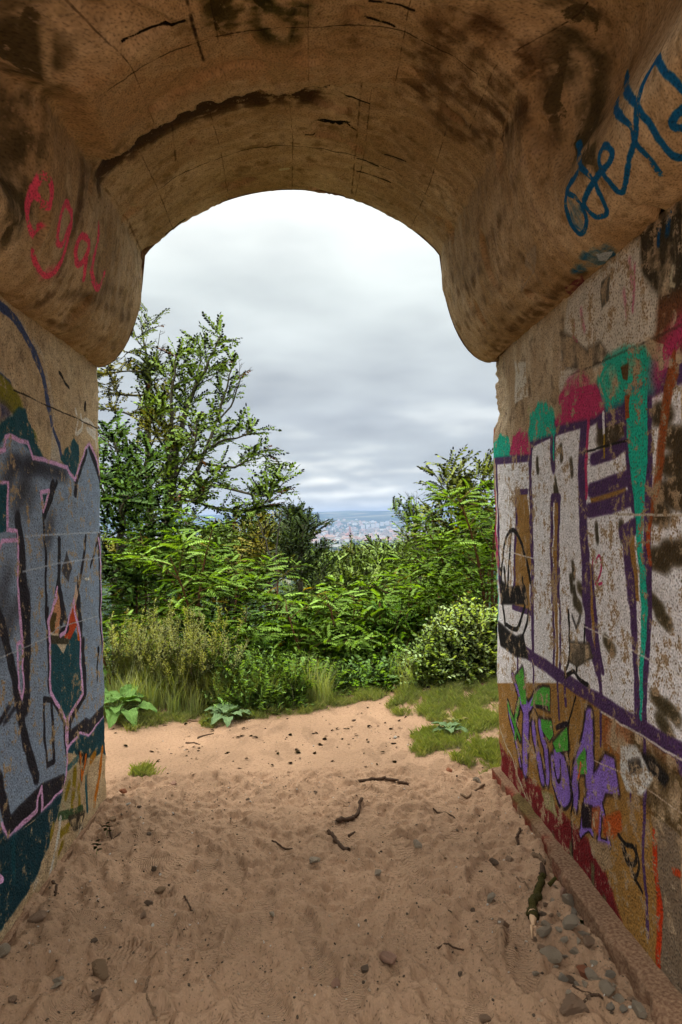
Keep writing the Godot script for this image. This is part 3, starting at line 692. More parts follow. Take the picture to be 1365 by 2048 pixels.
func left_paint() -> Paint:
	var p := Paint.new(1200, 1040, Vector2(ZE, 2.54), Vector2(400, -400))
	var steel := Color(0.50, 0.56, 0.64)
	var deep := Color(0.11, 0.28, 0.32)
	var black := Color(0.15, 0.14, 0.17)
	var pink := Color(0.80, 0.62, 0.79)
	var slate := Color(0.24, 0.28, 0.42)
	var white := Color(0.70, 0.66, 0.60)
	# marks on the bare concrete above
	p.curve([Vector2(-2.83, 2.523), Vector2(-2.991, 2.484), Vector2(-3.192, 2.397), Vector2(-3.315, 2.267), Vector2(-3.368, 2.107)], 0.05, Color(white, 0.65), 0.9)
	p.curve([Vector2(-2.772, 2.487), Vector2(-2.955, 2.466), Vector2(-3.139, 2.376), Vector2(-3.264, 2.257), Vector2(-3.335, 2.094)], 0.055, slate)
	p.stroke([Vector2(-2.762, 2.221), Vector2(-2.907, 2.187)], 0.06, Color(white, 0.7), 0.9)
	p.stroke([Vector2(-2.761, 2.2), Vector2(-2.873, 2.188)], 0.05, slate)
	p.curve([Vector2(-2.759, 2.155), Vector2(-2.855, 2.141), Vector2(-2.947, 2.098)], 0.13, Color(0.46, 0.43, 0.10), 0.6)
	p.stroke([Vector2(-2.755, 2.06), Vector2(-2.834, 2.044)], 0.16, Color(0.22, 0.22, 0.35), 0.8)
	p.poly([Vector2(-2.752, 1.997), Vector2(-2.867, 2.049), Vector2(-2.956, 2.1), Vector2(-3.02, 2.102), Vector2(-3.094, 2.036), Vector2(-3.15, 1.964), Vector2(-3.21, 1.909), Vector2(-3.078, 1.909), Vector2(-2.864, 1.969), Vector2(-2.748, 1.893)], deep, 0.03)
	p.poly([Vector2(-3.319, 1.907), Vector2(-3.35, 2.07), Vector2(-3.418, 2.01), Vector2(-3.462, 1.927)], Color(white, 0.8), 0.03)
	p.stroke([Vector2(-3.362, 2.072), Vector2(-3.429, 2.003), Vector2(-3.47, 1.946)], 0.03, slate)
	p.poly([Vector2(-3.462, 1.936), Vector2(-3.515, 1.986), Vector2(-3.638, 2.052), Vector2(-3.714, 2.025), Vector2(-3.73, 1.96), Vector2(-3.64, 1.86)], deep, 0.02)
	p.stroke([Vector2(-3.103, 2.037), Vector2(-3.141, 1.987)], 0.03, Color(0.42, 0.42, 0.12, 0.7), 0.8)
	p.curve([Vector2(-3.669, 2.215), Vector2(-3.688, 2.153), Vector2(-3.667, 2.085), Vector2(-3.784, 2.138), Vector2(-3.765, 2.202)], 0.03, Color(0.80, 0.77, 0.72, 0.9))
	p.curve([Vector2(-3.786, 2.167), Vector2(-3.878, 2.19), Vector2(-4.021, 2.16), Vector2(-4.001, 2.107), Vector2(-3.875, 2.141), Vector2(-4.019, 2.129), Vector2(-4.024, 2.053)], 0.03, Color(0.80, 0.77, 0.72, 0.9))
	for q in [Vector2(-3.478, 2.44), Vector2(-3.552, 2.422), Vector2(-3.234, 2.186), Vector2(-3.646, 2.202), Vector2(-3.433, 2.517)]:
		p.stroke([q, q + Vector2(0.03, -0.08)], 0.05, Color(0.66, 0.56, 0.44, 0.6), 0.9)
	p.curve([Vector2(-3.437, 2.361), Vector2(-3.473, 2.351), Vector2(-3.509, 2.323), Vector2(-3.572, 2.31)], 0.022, Color(0.10, 0.07, 0.05))
	p.stroke([Vector2(-3.853, 2.28), Vector2(-3.845, 2.244)], 0.035, Color(0.10, 0.07, 0.05))
	p.stroke([Vector2(-2.907, 2.169), Vector2(-3.344, 2.171), Vector2(-4.132, 2.17)], 0.008, Color(0.18, 0.14, 0.10))
	# the blue grey fill
	p.poly([Vector2(-2.748, 1.896), Vector2(-2.827, 1.965), Vector2(-2.968, 1.967), Vector2(-3.087, 1.909), Vector2(-3.549, 1.899), Vector2(-3.639, 1.843), Vector2(-3.773, 1.955), Vector2(-3.908, 2.066), Vector2(-4.094, 1.879), Vector2(-4.135, 1.546), Vector2(-4.141, 0.856), Vector2(-2.703, 0.765)], steel, 0.02)
	p.poly([Vector2(-2.728, 1.381), Vector2(-4.132, 1.25), Vector2(-4.141, 0.498), Vector2(-3.771, 0.487), Vector2(-3.444, 0.493), Vector2(-3.422, 0.321), Vector2(-3.121, 0.337), Vector2(-2.764, 0.378), Vector2(-2.69, 0.466)], steel, 0.02)
	for q in [Vector2(-3.016, 1.812), Vector2(-3.11, 1.763), Vector2(-2.977, 1.757), Vector2(-2.893, 1.863), Vector2(-3.076, 1.863), Vector2(-3.315, 1.605), Vector2(-2.841, 1.43), Vector2(-2.885, 1.282), Vector2(-2.816, 1.22), Vector2(-2.995, 1.344), Vector2(-3.317, 1.647), Vector2(-2.804, 1.327), Vector2(-2.858, 1.824)]:
		p.stroke([q, q + Vector2(0.1, -0.1)], 0.16, Color(0.20, 0.19, 0.21, 0.5), 0.95)
	p.stroke([Vector2(-2.859, 1.86), Vector2(-3.115, 1.874), Vector2(-3.521, 1.861)], 0.13, Color(black, 0.75), 0.8)
	p.stroke([Vector2(-2.918, 1.637), Vector2(-2.962, 1.421), Vector2(-2.973, 1.078)], 0.09, black)
	p.stroke([Vector2(-2.984, 1.312), Vector2(-2.991, 1.072), Vector2(-2.962, 0.84)], 0.09, black)
	p.stroke([Vector2(-3.325, 1.806), Vector2(-3.224, 1.654)], 0.05, black)
	p.stroke([Vector2(-3.204, 1.67), Vector2(-3.212, 1.403), Vector2(-3.223, 1.111)], 0.028, black)
	p.stroke([Vector2(-3.372, 1.817), Vector2(-3.263, 1.688)], 0.03, black)
	p.stroke([Vector2(-3.397, 1.536), Vector2(-3.394, 1.348), Vector2(-3.406, 1.132)], 0.045, black)
	p.poly([Vector2(-3.384, 1.383), Vector2(-3.468, 1.141), Vector2(-3.394, 1.134), Vector2(-3.318, 1.245)], black, 0.02)
	p.stroke([Vector2(-3.813, 1.543), Vector2(-3.7, 1.322), Vector2(-3.644, 1.225)], 0.04, black)
	p.poly([Vector2(-3.65, 1.335), Vector2(-3.7, 1.219), Vector2(-3.711, 0.938), Vector2(-3.641, 0.951)], black, 0.02)
	p.poly([Vector2(-3.499, 1.471), Vector2(-3.559, 1.387), Vector2(-3.511, 1.327), Vector2(-3.432, 1.388)], Color(0.26, 0.25, 0.27), 0.02)
	p.stroke([Vector2(-4.084, 1.578), Vector2(-3.976, 1.469), Vector2(-3.874, 1.375)], 0.03, black)
	p.stroke([Vector2(-3.907, 2.046), Vector2(-4.055, 1.907), Vector2(-4.102, 1.838)], 0.06, black)
	p.stroke([Vector2(-3.852, 2.01), Vector2(-3.652, 1.833), Vector2(-3.635, 1.768)], 0.05, black)
	p.stroke([Vector2(-4.038, 1.548), Vector2(-4.038, 1.14), Vector2(-4.054, 0.872)], 0.03, black)
	p.stroke([Vector2(-4.059, 1.195), Vector2(-4.074, 0.916), Vector2(-4.114, 0.733), Vector2(-4.118, 0.525)], 0.028, black)
	p.stroke([Vector2(-3.988, 0.902), Vector2(-3.96, 0.727)], 0.03, Color(0.08, 0.08, 0.09))
	p.stroke([Vector2(-2.723, 1.266), Vector2(-2.825, 1.068), Vector2(-2.9, 0.842), Vector2(-3.06, 0.508)], 0.07, black)
	p.stroke([Vector2(-2.698, 0.643), Vector2(-2.767, 0.446)], 0.07, black)
	p.stroke([Vector2(-3.162, 0.825), Vector2(-3.173, 0.64), Vector2(-3.189, 0.519), Vector2(-3.275, 0.505), Vector2(-3.269, 0.642), Vector2(-3.261, 0.795), Vector2(-3.162, 0.825)], 0.03, black)
	p.stroke([Vector2(-3.277, 0.803), Vector2(-3.429, 0.653), Vector2(-3.44, 0.495)], 0.05, black)
	p.stroke([Vector2(-3.737, 0.986), Vector2(-3.726, 0.707), Vector2(-3.515, 0.628), Vector2(-3.487, 0.575)], 0.06, black)
	p.stroke([Vector2(-3.233, 1.22), Vector2(-3.226, 1.083), Vector2(-3.242, 0.845)], 0.035, black)
	p.poly([Vector2(-2.69, 0.446), Vector2(-2.783, 0.459), Vector2(-3.107, 0.459), Vector2(-3.402, 0.397), Vector2(-3.434, 0.316), Vector2(-3.121, 0.337), Vector2(-2.764, 0.378)], black, 0.02)
	p.poly([Vector2(-3.487, 0.575), Vector2(-3.747, 0.57), Vector2(-3.805, 0.543), Vector2(-4.102, 0.55), Vector2(-4.141, 0.498), Vector2(-3.77, 0.468), Vector2(-3.657, 0.518), Vector2(-3.469, 0.493)], black, 0.02)
	for q in [Vector2(-2.818, 0.893), Vector2(-2.785, 0.874), Vector2(-2.885, 0.883)]:
		p.stroke([q, q + Vector2(0.12, -0.05)], 0.04, Color(black, 0.8), 0.8)
	# the window of colour
	p.poly([Vector2(-3.265, 1.089), Vector2(-3.354, 1.036), Vector2(-3.434, 0.98), Vector2(-3.567, 1.074), Vector2(-3.672, 0.997), Vector2(-3.689, 0.716), Vector2(-3.465, 0.638), Vector2(-3.267, 0.83)], deep, 0.015)
	p.poly([Vector2(-3.368, 1.307), Vector2(-3.397, 1.176), Vector2(-3.368, 1.083), Vector2(-3.266, 1.104), Vector2(-3.242, 1.157)], Color(0.74, 0.52, 0.38), 0.01)
	p.poly([Vector2(-3.293, 1.199), Vector2(-3.35, 1.183), Vector2(-3.311, 1.097), Vector2(-3.256, 1.122)], Color(0.30, 0.24, 0.10), 0.01)
	p.poly([Vector2(-3.262, 1.106), Vector2(-3.514, 1.056), Vector2(-3.427, 0.982)], Color(0.76, 0.70, 0.60), 0.01)
	p.stroke([Vector2(-3.265, 1.075), Vector2(-3.495, 1.032)], 0.045, Color(0.25, 0.23, 0.17))
	p.poly([Vector2(-3.626, 1.291), Vector2(-3.651, 1.105), Vector2(-3.526, 1.035), Vector2(-3.451, 1.056), Vector2(-3.559, 1.154)], Color(0.68, 0.25, 0.10), 0.012)
	p.poly([Vector2(-3.626, 1.301), Vector2(-3.662, 1.242), Vector2(-3.631, 1.19), Vector2(-3.589, 1.214)], Color(0.78, 0.66, 0.58), 0.01)
	p.poly([Vector2(-3.624, 1.124), Vector2(-3.678, 0.996), Vector2(-3.637, 1.012)], Color(0.76, 0.38, 0.10), 0.01)
	p.stroke([Vector2(-3.392, 1.083), Vector2(-3.491, 1.093), Vector2(-3.48, 1.121)], 0.05, black)
	# lilac outlines
	var o := 0.022
	p.stroke([Vector2(-2.748, 1.896), Vector2(-2.812, 1.913), Vector2(-2.827, 1.965), Vector2(-2.864, 1.976), Vector2(-2.968, 1.967), Vector2(-3.042, 1.968), Vector2(-3.087, 1.906), Vector2(-3.22, 1.91), Vector2(-3.549, 1.899), Vector2(-3.574, 1.874), Vector2(-3.639, 1.843), Vector2(-3.728, 1.922), Vector2(-3.838, 2.029), Vector2(-3.908, 2.066), Vector2(-4.01, 1.996), Vector2(-4.104, 1.874)], 0.028, Color(pink, 0.85), 0.7)
	p.stroke([Vector2(-3.181, 1.758), Vector2(-3.274, 1.77), Vector2(-3.236, 1.712), Vector2(-3.208, 1.67), Vector2(-3.181, 1.758)], o, pink, 0.6)
	p.poly([Vector2(-3.201, 1.747), Vector2(-3.245, 1.753), Vector2(-3.215, 1.711)], Color(0.12, 0.25, 0.28), 0.0)
	p.stroke([Vector2(-2.743, 1.775), Vector2(-2.823, 1.778), Vector2(-2.815, 1.591), Vector2(-2.907, 1.585), Vector2(-2.919, 1.454), Vector2(-2.93, 1.203), Vector2(-2.943, 1.083)], o, pink, 0.6)
	p.stroke([Vector2(-2.733, 1.506), Vector2(-2.765, 1.547), Vector2(-2.905, 1.548)], o, pink, 0.6)
	p.poly([Vector2(-2.743, 1.768), Vector2(-2.809, 1.771), Vector2(-2.802, 1.588), Vector2(-2.736, 1.582)], deep, 0.01)
	p.stroke([Vector2(-2.918, 1.319), Vector2(-2.938, 1.214), Vector2(-2.945, 1.125), Vector2(-2.895, 1.12), Vector2(-2.891, 0.946), Vector2(-2.923, 0.889), Vector2(-2.95, 0.932), Vector2(-2.94, 1.03), Vector2(-2.948, 1.109)], o, pink, 0.6)
	p.stroke([Vector2(-3.354, 1.264), Vector2(-3.243, 1.162), Vector2(-3.259, 0.833), Vector2(-3.448, 0.647), Vector2(-3.45, 0.508), Vector2(-3.439, 0.392), Vector2(-3.41, 0.325), Vector2(-3.131, 0.333), Vector2(-3.122, 0.445), Vector2(-3.075, 0.425), Vector2(-3.063, 0.369), Vector2(-2.764, 0.378), Vector2(-2.713, 0.459)], 0.03, pink)
	p.stroke([Vector2(-3.368, 1.307), Vector2(-3.27, 1.185), Vector2(-3.242, 1.141)], o, pink)
	p.stroke([Vector2(-3.602, 1.218), Vector2(-3.637, 1.104), Vector2(-3.681, 0.996), Vector2(-3.689, 0.716), Vector2(-3.483, 0.637), Vector2(-3.465, 0.503), Vector2(-3.657, 0.518), Vector2(-3.77, 0.468), Vector2(-4.062, 0.479), Vector2(-4.141, 0.498)], 0.028, pink)
	p.stroke([Vector2(-3.391, 1.072), Vector2(-3.452, 1.079), Vector2(-3.519, 1.139), Vector2(-3.602, 1.213)], 0.024, pink)
	p.stroke([Vector2(-4.03, 1.528), Vector2(-4.065, 1.445), Vector2(-4.071, 0.869)], 0.02, pink)
	p.stroke([Vector2(-4.078, 0.818), Vector2(-4.162, 0.801)], 0.02, pink)
	# teal edge near the mouth
	p.stroke([Vector2(-4.131, 1.588), Vector2(-4.123, 1.38)], 0.06, Color(0.05, 0.30, 0.32))
	p.stroke([Vector2(-4.123, 1.275), Vector2(-4.139, 1.086)], 0.07, Color(0.16, 0.50, 0.48))
	p.stroke([Vector2(-4.129, 1.046), Vector2(-4.147, 0.938)], 0.05, white)
	p.stroke([Vector2(-4.124, 0.98), Vector2(-4.141, 0.81)], 0.05, Color(0.16, 0.50, 0.48))
	# the foot: deep teal, then bare concrete with yellow, orange and white
	p.poly([Vector2(-2.69, 0.453), Vector2(-2.764, 0.373), Vector2(-3.131, 0.324), Vector2(-3.422, 0.312), Vector2(-3.346, 0.25), Vector2(-3.175, 0.164), Vector2(-2.973, 0.075), Vector2(-2.675, 0.075)], Color(0.07, 0.20, 0.24), 0.03)
	p.poly([Vector2(-3.464, 0.491), Vector2(-3.657, 0.509), Vector2(-3.77, 0.459), Vector2(-4.14, 0.483), Vector2(-4.159, 0.232), Vector2(-3.999, 0.312), Vector2(-3.853, 0.327), Vector2(-3.597, 0.433)], Color(0.07, 0.23, 0.27), 0.02)
	p.stroke([Vector2(-2.82, 0.366), Vector2(-2.821, 0.191)], 0.06, Color(0.05, 0.28, 0.32, 0.7), 0.8)
	p.poly([Vector2(-2.684, 0.302), Vector2(-2.73, 0.252), Vector2(-2.724, 0.238), Vector2(-2.682, 0.247)], pink, 0.0)
	p.poly([Vector2(-3.545, 0.459), Vector2(-3.593, 0.371), Vector2(-3.476, 0.387)], Color(0.68, 0.64, 0.52), 0.02)
	p.poly([Vector2(-3.45, 0.379), Vector2(-3.566, 0.372), Vector2(-3.61, 0.185), Vector2(-3.429, 0.215), Vector2(-3.334, 0.231)], Color(0.60, 0.56, 0.44), 0.03)
	for q in [[Vector2(-3.553, 0.368), Vector2(-3.509, 0.199)], [Vector2(-3.602, 0.287), Vector2(-3.608, 0.167)], [Vector2(-3.473, 0.327), Vector2(-3.433, 0.282)], [Vector2(-3.219, 0.184), Vector2(-3.264, 0.212)], [Vector2(-3.361, 0.085), Vector2(-3.313, 0.066)], [Vector2(-3.341, 0.144), Vector2(-3.461, 0.124)]]:
		p.stroke(q, 0.055, Color(0.50, 0.42, 0.08), 0.6)
	p.poly([Vector2(-3.603, 0.44), Vector2(-3.755, 0.374), Vector2(-3.656, 0.262)], Color(0.10, 0.08, 0.06), 0.02)
	p.stroke([Vector2(-3.629, 0.422), Vector2(-3.666, 0.281), Vector2(-3.735, 0.377)], 0.032, Color(0.70, 0.36, 0.06))
	p.stroke([Vector2(-4.023, 0.319), Vector2(-3.957, 0.192), Vector2(-3.861, 0.063)], 0.06, Color(0.70, 0.40, 0.08), 0.5)
	p.stroke([Vector2(-3.806, 0.324), Vector2(-3.885, 0.335)], 0.06, Color(0.60, 0.40, 0.10), 0.6)
	p.stroke([Vector2(-3.728, 0.267), Vector2(-3.732, 0.088)], 0.035, Color(0.12, 0.30, 0.33), 0.6)
	p.stroke([Vector2(-3.465, 0.408), Vector2(-3.596, 0.415)], 0.04, Color(0.25, 0.38, 0.38), 0.6)
	p.curve([Vector2(-3.345, 0.222), Vector2(-3.502, 0.172), Vector2(-3.662, 0.127)], 0.05, Color(0.22, 0.30, 0.18))
	p.poly([Vector2(-3.451, 0.172), Vector2(-3.689, 0.097), Vector2(-3.656, 0.029), Vector2(-3.497, 0.091)], Color(0.20, 0.17, 0.13, 0.9), 0.03)
	p.stroke([Vector2(-3.356, 0.208), Vector2(-3.306, 0.144), Vector2(-3.246, 0.082), Vector2(-3.189, 0.03)], 0.036, Color(0.72, 0.70, 0.66))
	p.stroke([Vector2(-3.049, 0.072), Vector2(-2.981, 0.048)], 0.05, Color(0.72, 0.70, 0.66, 0.7), 0.8)
	p.stroke([Vector2(-3.671, 0.049), Vector2(-3.572, 0.013)], 0.03, Color(0.66, 0.60, 0.52, 0.8), 0.6)
	p.stroke([Vector2(-2.716, 1.094), Vector2(-3.244, 1.093), Vector2(-3.358, 1.115), Vector2(-4, 1.086)], 0.008, Color(0.66, 0.68, 0.72, 0.5))
	p.stroke([Vector2(-2.995, 1.561), Vector2(-3.556, 1.563), Vector2(-4.118, 1.562)], 0.012, Color(0.66, 0.70, 0.76, 0.35))
	p.stroke([Vector2(-2.97, 1.412), Vector2(-3.305, 1.422), Vector2(-4.108, 1.417)], 0.012, Color(0.66, 0.70, 0.76, 0.3))
	p.poly([Vector2(-3.764, 1.324), Vector2(-3.839, 1.32), Vector2(-3.838, 1.305), Vector2(-3.769, 1.311)], Color(0.8, 0.8, 0.78), 0.0)
	return p

func vault_paint() -> Paint:
	var p := Paint.new(1240, 1428, Vector2(ZE, 0), Vector2(400, 400))
	var pink := Color(0.84, 0.30, 0.40, 0.85)
	var blue := Color(0.06, 0.32, 0.50, 0.86)
	var dark := Color(0.30, 0.22, 0.13)
	var light := Color(0.62, 0.50, 0.36)
	# damp, lime, a pale arris, and shade of groove and hollows painted in
	p.poly([Vector2(-2.544, 2.375), Vector2(-2.404, 2.436), Vector2(-2.403, 2.561), Vector2(-2.43, 2.722), Vector2(-2.506, 2.844), Vector2(-2.821, 2.795), Vector2(-2.955, 2.629), Vector2(-2.89, 2.477), Vector2(-2.932, 2.288), Vector2(-2.719, 2.322)], Color(dark, 0.55), 0.18)
	p.poly([Vector2(-2.888, 2.352), Vector2(-2.77, 2.498), Vector2(-2.734, 2.754), Vector2(-2.829, 2.825), Vector2(-3.058, 2.573)], Color(dark, 0.42), 0.16)
	p.poly([Vector2(-2.441, 1.494), Vector2(-2.466, 1.767), Vector2(-2.697, 1.757), Vector2(-2.735, 1.579), Vector2(-2.573, 1.491)], Color(0.20, 0.17, 0.06, 0.7), 0.12)
	p.poly([Vector2(-2.465, 1.707), Vector2(-2.469, 1.865), Vector2(-2.785, 1.776), Vector2(-2.751, 1.689)], Color(0.16, 0.15, 0.04, 0.6), 0.12)
	p.poly([Vector2(-2.526, 0.878), Vector2(-2.562, 1.058), Vector2(-2.613, 1.263), Vector2(-2.631, 1.633), Vector2(-2.879, 1.75), Vector2(-2.842, 1.428), Vector2(-2.825, 1.211), Vector2(-2.833, 0.935), Vector2(-2.946, 0.801)], Color(light, 0.55), 0.12)
	p.poly([Vector2(-2.756, 1.821), Vector2(-2.755, 2.261), Vector2(-2.843, 2.368), Vector2(-2.99, 2.114), Vector2(-2.882, 1.843)], Color(light, 0.45), 0.1)
	p.stroke([Vector2(-2.969, 0.749), Vector2(-2.978, 0.602), Vector2(-2.973, 0.385), Vector2(-2.957, 0.093)], 0.16, Color(dark, 0.6), 0.9)  # shade of a groove in the left impost, painted as a dark stroke
	p.curve([Vector2(-2.815, 1.741), Vector2(-3.101, 1.752), Vector2(-3.331, 1.746), Vector2(-3.8, 1.739)], 0.05, Color(0.60, 0.52, 0.42, 0.7), 0.9)
	p.poly([Vector2(-2.846, 1.717), Vector2(-2.848, 1.82), Vector2(-2.98, 1.765)], Color(0.60, 0.52, 0.42, 0.7), 0.04)
	for q in [[Vector2(-3.977, 0.446), Vector2(-3.463, 0.394), Vector2(-3.065, 0.262)], [Vector2(-3.932, 0.267), Vector2(-3.417, 0.16), Vector2(-3.157, 0.071)], [Vector2(-3.785, 0.519), Vector2(-3.322, 0.445)]]:
		p.curve(q, 0.11, Color(dark, 0.35), 0.95)
	for q in [[Vector2(-3.916, 2.953), Vector2(-3.293, 3.013), Vector2(-2.87, 3.01)], [Vector2(-3.897, 3.197), Vector2(-3.176, 3.191), Vector2(-2.659, 3.217)], [Vector2(-3.881, 3.363), Vector2(-3.114, 3.344), Vector2(-2.73, 3.348)], [Vector2(-3.954, 3.039), Vector2(-3.658, 3.052), Vector2(-3.141, 3.108)]]:
		p.curve(q, 0.10, Color(dark, 0.28), 0.95)
	for q in [[Vector2(-3.814, 3.485), Vector2(-3.334, 3.469), Vector2(-2.739, 3.501), Vector2(-2.466, 3.511)], [Vector2(-2.22, 2.609), Vector2(-2.388, 2.802), Vector2(-2.458, 2.923)], [Vector2(-2.183, 2.651), Vector2(-2.354, 2.886), Vector2(-2.112, 3.152)]]:
		p.curve(q, 0.17, Color(dark, 0.6), 0.95)  # dark run at the impost foot; shade of the right hollow painted in
	for q in [[Vector2(-2.816, 3.147), Vector2(-2.815, 3.241), Vector2(-2.98, 3.306)], [Vector2(-2.825, 2.958), Vector2(-2.502, 2.963)], [Vector2(-2.613, 3.078), Vector2(-2.561, 3.267), Vector2(-2.595, 3.367)]]:
		p.curve(q, 0.04, Color(0.58, 0.48, 0.38, 0.7), 0.8)
	p.poly([Vector2(-2.813, 3.217), Vector2(-2.696, 3.223), Vector2(-2.826, 3.292), Vector2(-3.029, 3.315)], Color(0.56, 0.50, 0.42, 0.8), 0.02)
	for q in [[Vector2(-2.375, 0.958), Vector2(-2.425, 0.948), Vector2(-2.553, 0.779), Vector2(-2.571, 0.632), Vector2(-2.55, 0.429), Vector2(-2.472, 0.26)], [Vector2(-2.331, 1.064), Vector2(-2.396, 1.041), Vector2(-2.462, 0.896), Vector2(-2.41, 0.948)], [Vector2(-2.272, 2.602), Vector2(-2.233, 2.644), Vector2(-2.34, 2.893), Vector2(-2.123, 3.196), Vector2(-2.363, 3.025), Vector2(-2.416, 2.857)]]:
		p.poly(q, Color(0.26, 0.22, 0.13, 0.6), 0.14)  # mold stains, with the shade of the recesses painted into them
	p.stroke([Vector2(-2.342, 1.098), Vector2(-2.43, 0.99), Vector2(-2.551, 0.781), Vector2(-2.56, 0.713)], 0.03, Color(0.72, 0.62, 0.48, 0.7), 0.8)  # paler line along the left arris
	for q in [-3.62, -2.62]:
		p.stroke([Vector2(q, LB + 0.2), Vector2(q + 0.01, LB + LA * 0.5), Vector2(q, LB + LA - 0.2)], 0.007, Color(0.14, 0.10, 0.06, 0.7), 0.6)
	for k in 5:
		var s := LB + LA * (0.12 + 0.19 * k)
		p.stroke([Vector2(-4.12, s), Vector2(-3.55, s + 0.015), Vector2(-3.02, s)], 0.006, Color(0.16, 0.11, 0.07, 0.6), 0.6)
		p.stroke([Vector2(-2.95, s + 0.1), Vector2(-2.2, s + 0.09)], 0.006, Color(0.16, 0.11, 0.07, 0.6), 0.6)
	var rib := []                                                          # dark band painted beyond the inner rib's chipped lip, paler one on it, for contrast
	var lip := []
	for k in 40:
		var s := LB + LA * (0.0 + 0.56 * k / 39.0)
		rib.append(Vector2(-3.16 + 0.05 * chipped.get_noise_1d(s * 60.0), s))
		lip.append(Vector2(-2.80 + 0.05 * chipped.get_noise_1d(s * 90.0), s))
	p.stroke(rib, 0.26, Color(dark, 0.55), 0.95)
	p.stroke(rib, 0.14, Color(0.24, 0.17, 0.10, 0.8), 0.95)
	p.stroke(lip, 0.30, Color(light, 0.5), 0.95)
	# lifted flakes, cracks and pocks
	for q in [[Vector2(-3.384, 1.899), Vector2(-3.4, 1.962), Vector2(-3.337, 2.061), Vector2(-3.376, 2.12)], [Vector2(-3.49, 1.867), Vector2(-3.491, 1.913)], [Vector2(-3.633, 2.148), Vector2(-3.62, 2.203), Vector2(-3.631, 2.268)], [Vector2(-3.758, 2.158), Vector2(-3.738, 2.259), Vector2(-3.734, 2.356)], [Vector2(-3.499, 2.289), Vector2(-3.46, 2.404)], [Vector2(-2.494, 1.144), Vector2(-2.49, 1.233), Vector2(-2.489, 1.379)], [Vector2(-2.567, 2.1), Vector2(-2.602, 2.219)], [Vector2(-2.493, 2.112), Vector2(-2.493, 2.282)], [Vector2(-4.082, 0.971), Vector2(-4.065, 1.111)], [Vector2(-3.125, 2.048), Vector2(-3.128, 2.168)]]:
		p.stroke(q, 0.013, Color(0.06, 0.04, 0.02), 0.4)
	p.poly([Vector2(-3.381, 1.917), Vector2(-3.402, 2.001), Vector2(-3.331, 2.086), Vector2(-3.347, 2.011), Vector2(-3.355, 1.936)], Color(0.04, 0.03, 0.02), 0.008)
	p.curve([Vector2(-2.425, 1.41), Vector2(-2.547, 1.41), Vector2(-2.716, 1.42)], 0.02, Color(0.12, 0.08, 0.04, 0.8), 0.8)
	p.curve([Vector2(-2.989, 2.119), Vector2(-3.552, 2.133), Vector2(-4.069, 2.149)], 0.012, Color(0.2, 0.14, 0.08, 0.6), 0.8)
	p.curve([Vector2(-3.196, 1.22), Vector2(-3.47, 1.18)], 0.012, Color(0.2, 0.14, 0.08, 0.6), 0.8)
	p.stroke([Vector2(-3.842, 1.726), Vector2(-3.834, 1.766)], 0.03, Color(0.70, 0.66, 0.52), 0.3)
	p.curve([Vector2(-3.105, 0.778), Vector2(-3.588, 0.81), Vector2(-4.11, 0.784)], 0.02, Color(dark, 0.5), 0.9)
	p.curve([Vector2(-4.065, 2.801), Vector2(-2.938, 2.796), Vector2(-2.43, 2.748)], 0.02, Color(light, 0.6), 0.9)
	# pink scrawl on the left impost
	p.curve([Vector2(-2.589, 0.507), Vector2(-2.677, 0.497), Vector2(-2.671, 0.558), Vector2(-2.616, 0.575), Vector2(-2.586, 0.514), Vector2(-2.56, 0.424), Vector2(-2.611, 0.38), Vector2(-2.674, 0.388), Vector2(-2.704, 0.436)], 0.038, pink, 0.5)
	p.curve([Vector2(-2.887, 0.559), Vector2(-2.827, 0.569), Vector2(-2.789, 0.512), Vector2(-2.814, 0.443), Vector2(-2.878, 0.435), Vector2(-2.905, 0.521), Vector2(-2.899, 0.564), Vector2(-2.936, 0.456), Vector2(-2.933, 0.362), Vector2(-2.885, 0.288), Vector2(-2.777, 0.293), Vector2(-2.698, 0.327)], 0.034, pink, 0.5)
	p.curve([Vector2(-3.11, 0.545), Vector2(-3.042, 0.53), Vector2(-3.03, 0.471), Vector2(-3.099, 0.435), Vector2(-3.141, 0.475), Vector2(-3.127, 0.541), Vector2(-3.156, 0.475), Vector2(-3.199, 0.407)], 0.034, pink, 0.5)
	p.curve([Vector2(-3.238, 0.64), Vector2(-3.236, 0.524), Vector2(-3.256, 0.456), Vector2(-3.374, 0.427), Vector2(-3.414, 0.514)], 0.040, pink, 0.5)
	p.stroke([Vector2(-2.83, 0.267), Vector2(-2.932, 0.343)], 0.09, Color(pink, 0.4), 0.9)
	# blue scrawl on the right
	p.curve([Vector2(-2.233, 3.161), Vector2(-2.344, 3.171), Vector2(-2.393, 3.209), Vector2(-2.415, 3.294), Vector2(-2.389, 3.339), Vector2(-2.319, 3.31), Vector2(-2.291, 3.234), Vector2(-2.34, 3.182)], 0.030, blue)
	p.poly([Vector2(-2.353, 3.2), Vector2(-2.298, 3.24), Vector2(-2.331, 3.302), Vector2(-2.38, 3.324), Vector2(-2.405, 3.281)], Color(blue, 0.6), 0.02)
	p.curve([Vector2(-2.352, 3.012), Vector2(-2.176, 3.192), Vector2(-2.176, 3.283), Vector2(-2.212, 3.353), Vector2(-2.264, 3.332), Vector2(-2.275, 3.265), Vector2(-2.21, 3.24), Vector2(-2.127, 3.23)], 0.028, blue)
	p.curve([Vector2(-2.127, 3.23), Vector2(-2.048, 3.232), Vector2(-2.007, 3.217), Vector2(-2.039, 3.179), Vector2(-2.089, 3.198), Vector2(-2.094, 3.251), Vector2(-2.091, 3.334), Vector2(-2.049, 3.327), Vector2(-1.978, 3.284)], 0.028, blue)
	p.curve([Vector2(-2.122, 2.994), Vector2(-1.901, 3.181), Vector2(-1.902, 3.247), Vector2(-1.899, 3.33), Vector2(-1.914, 3.405)], 0.030, blue)
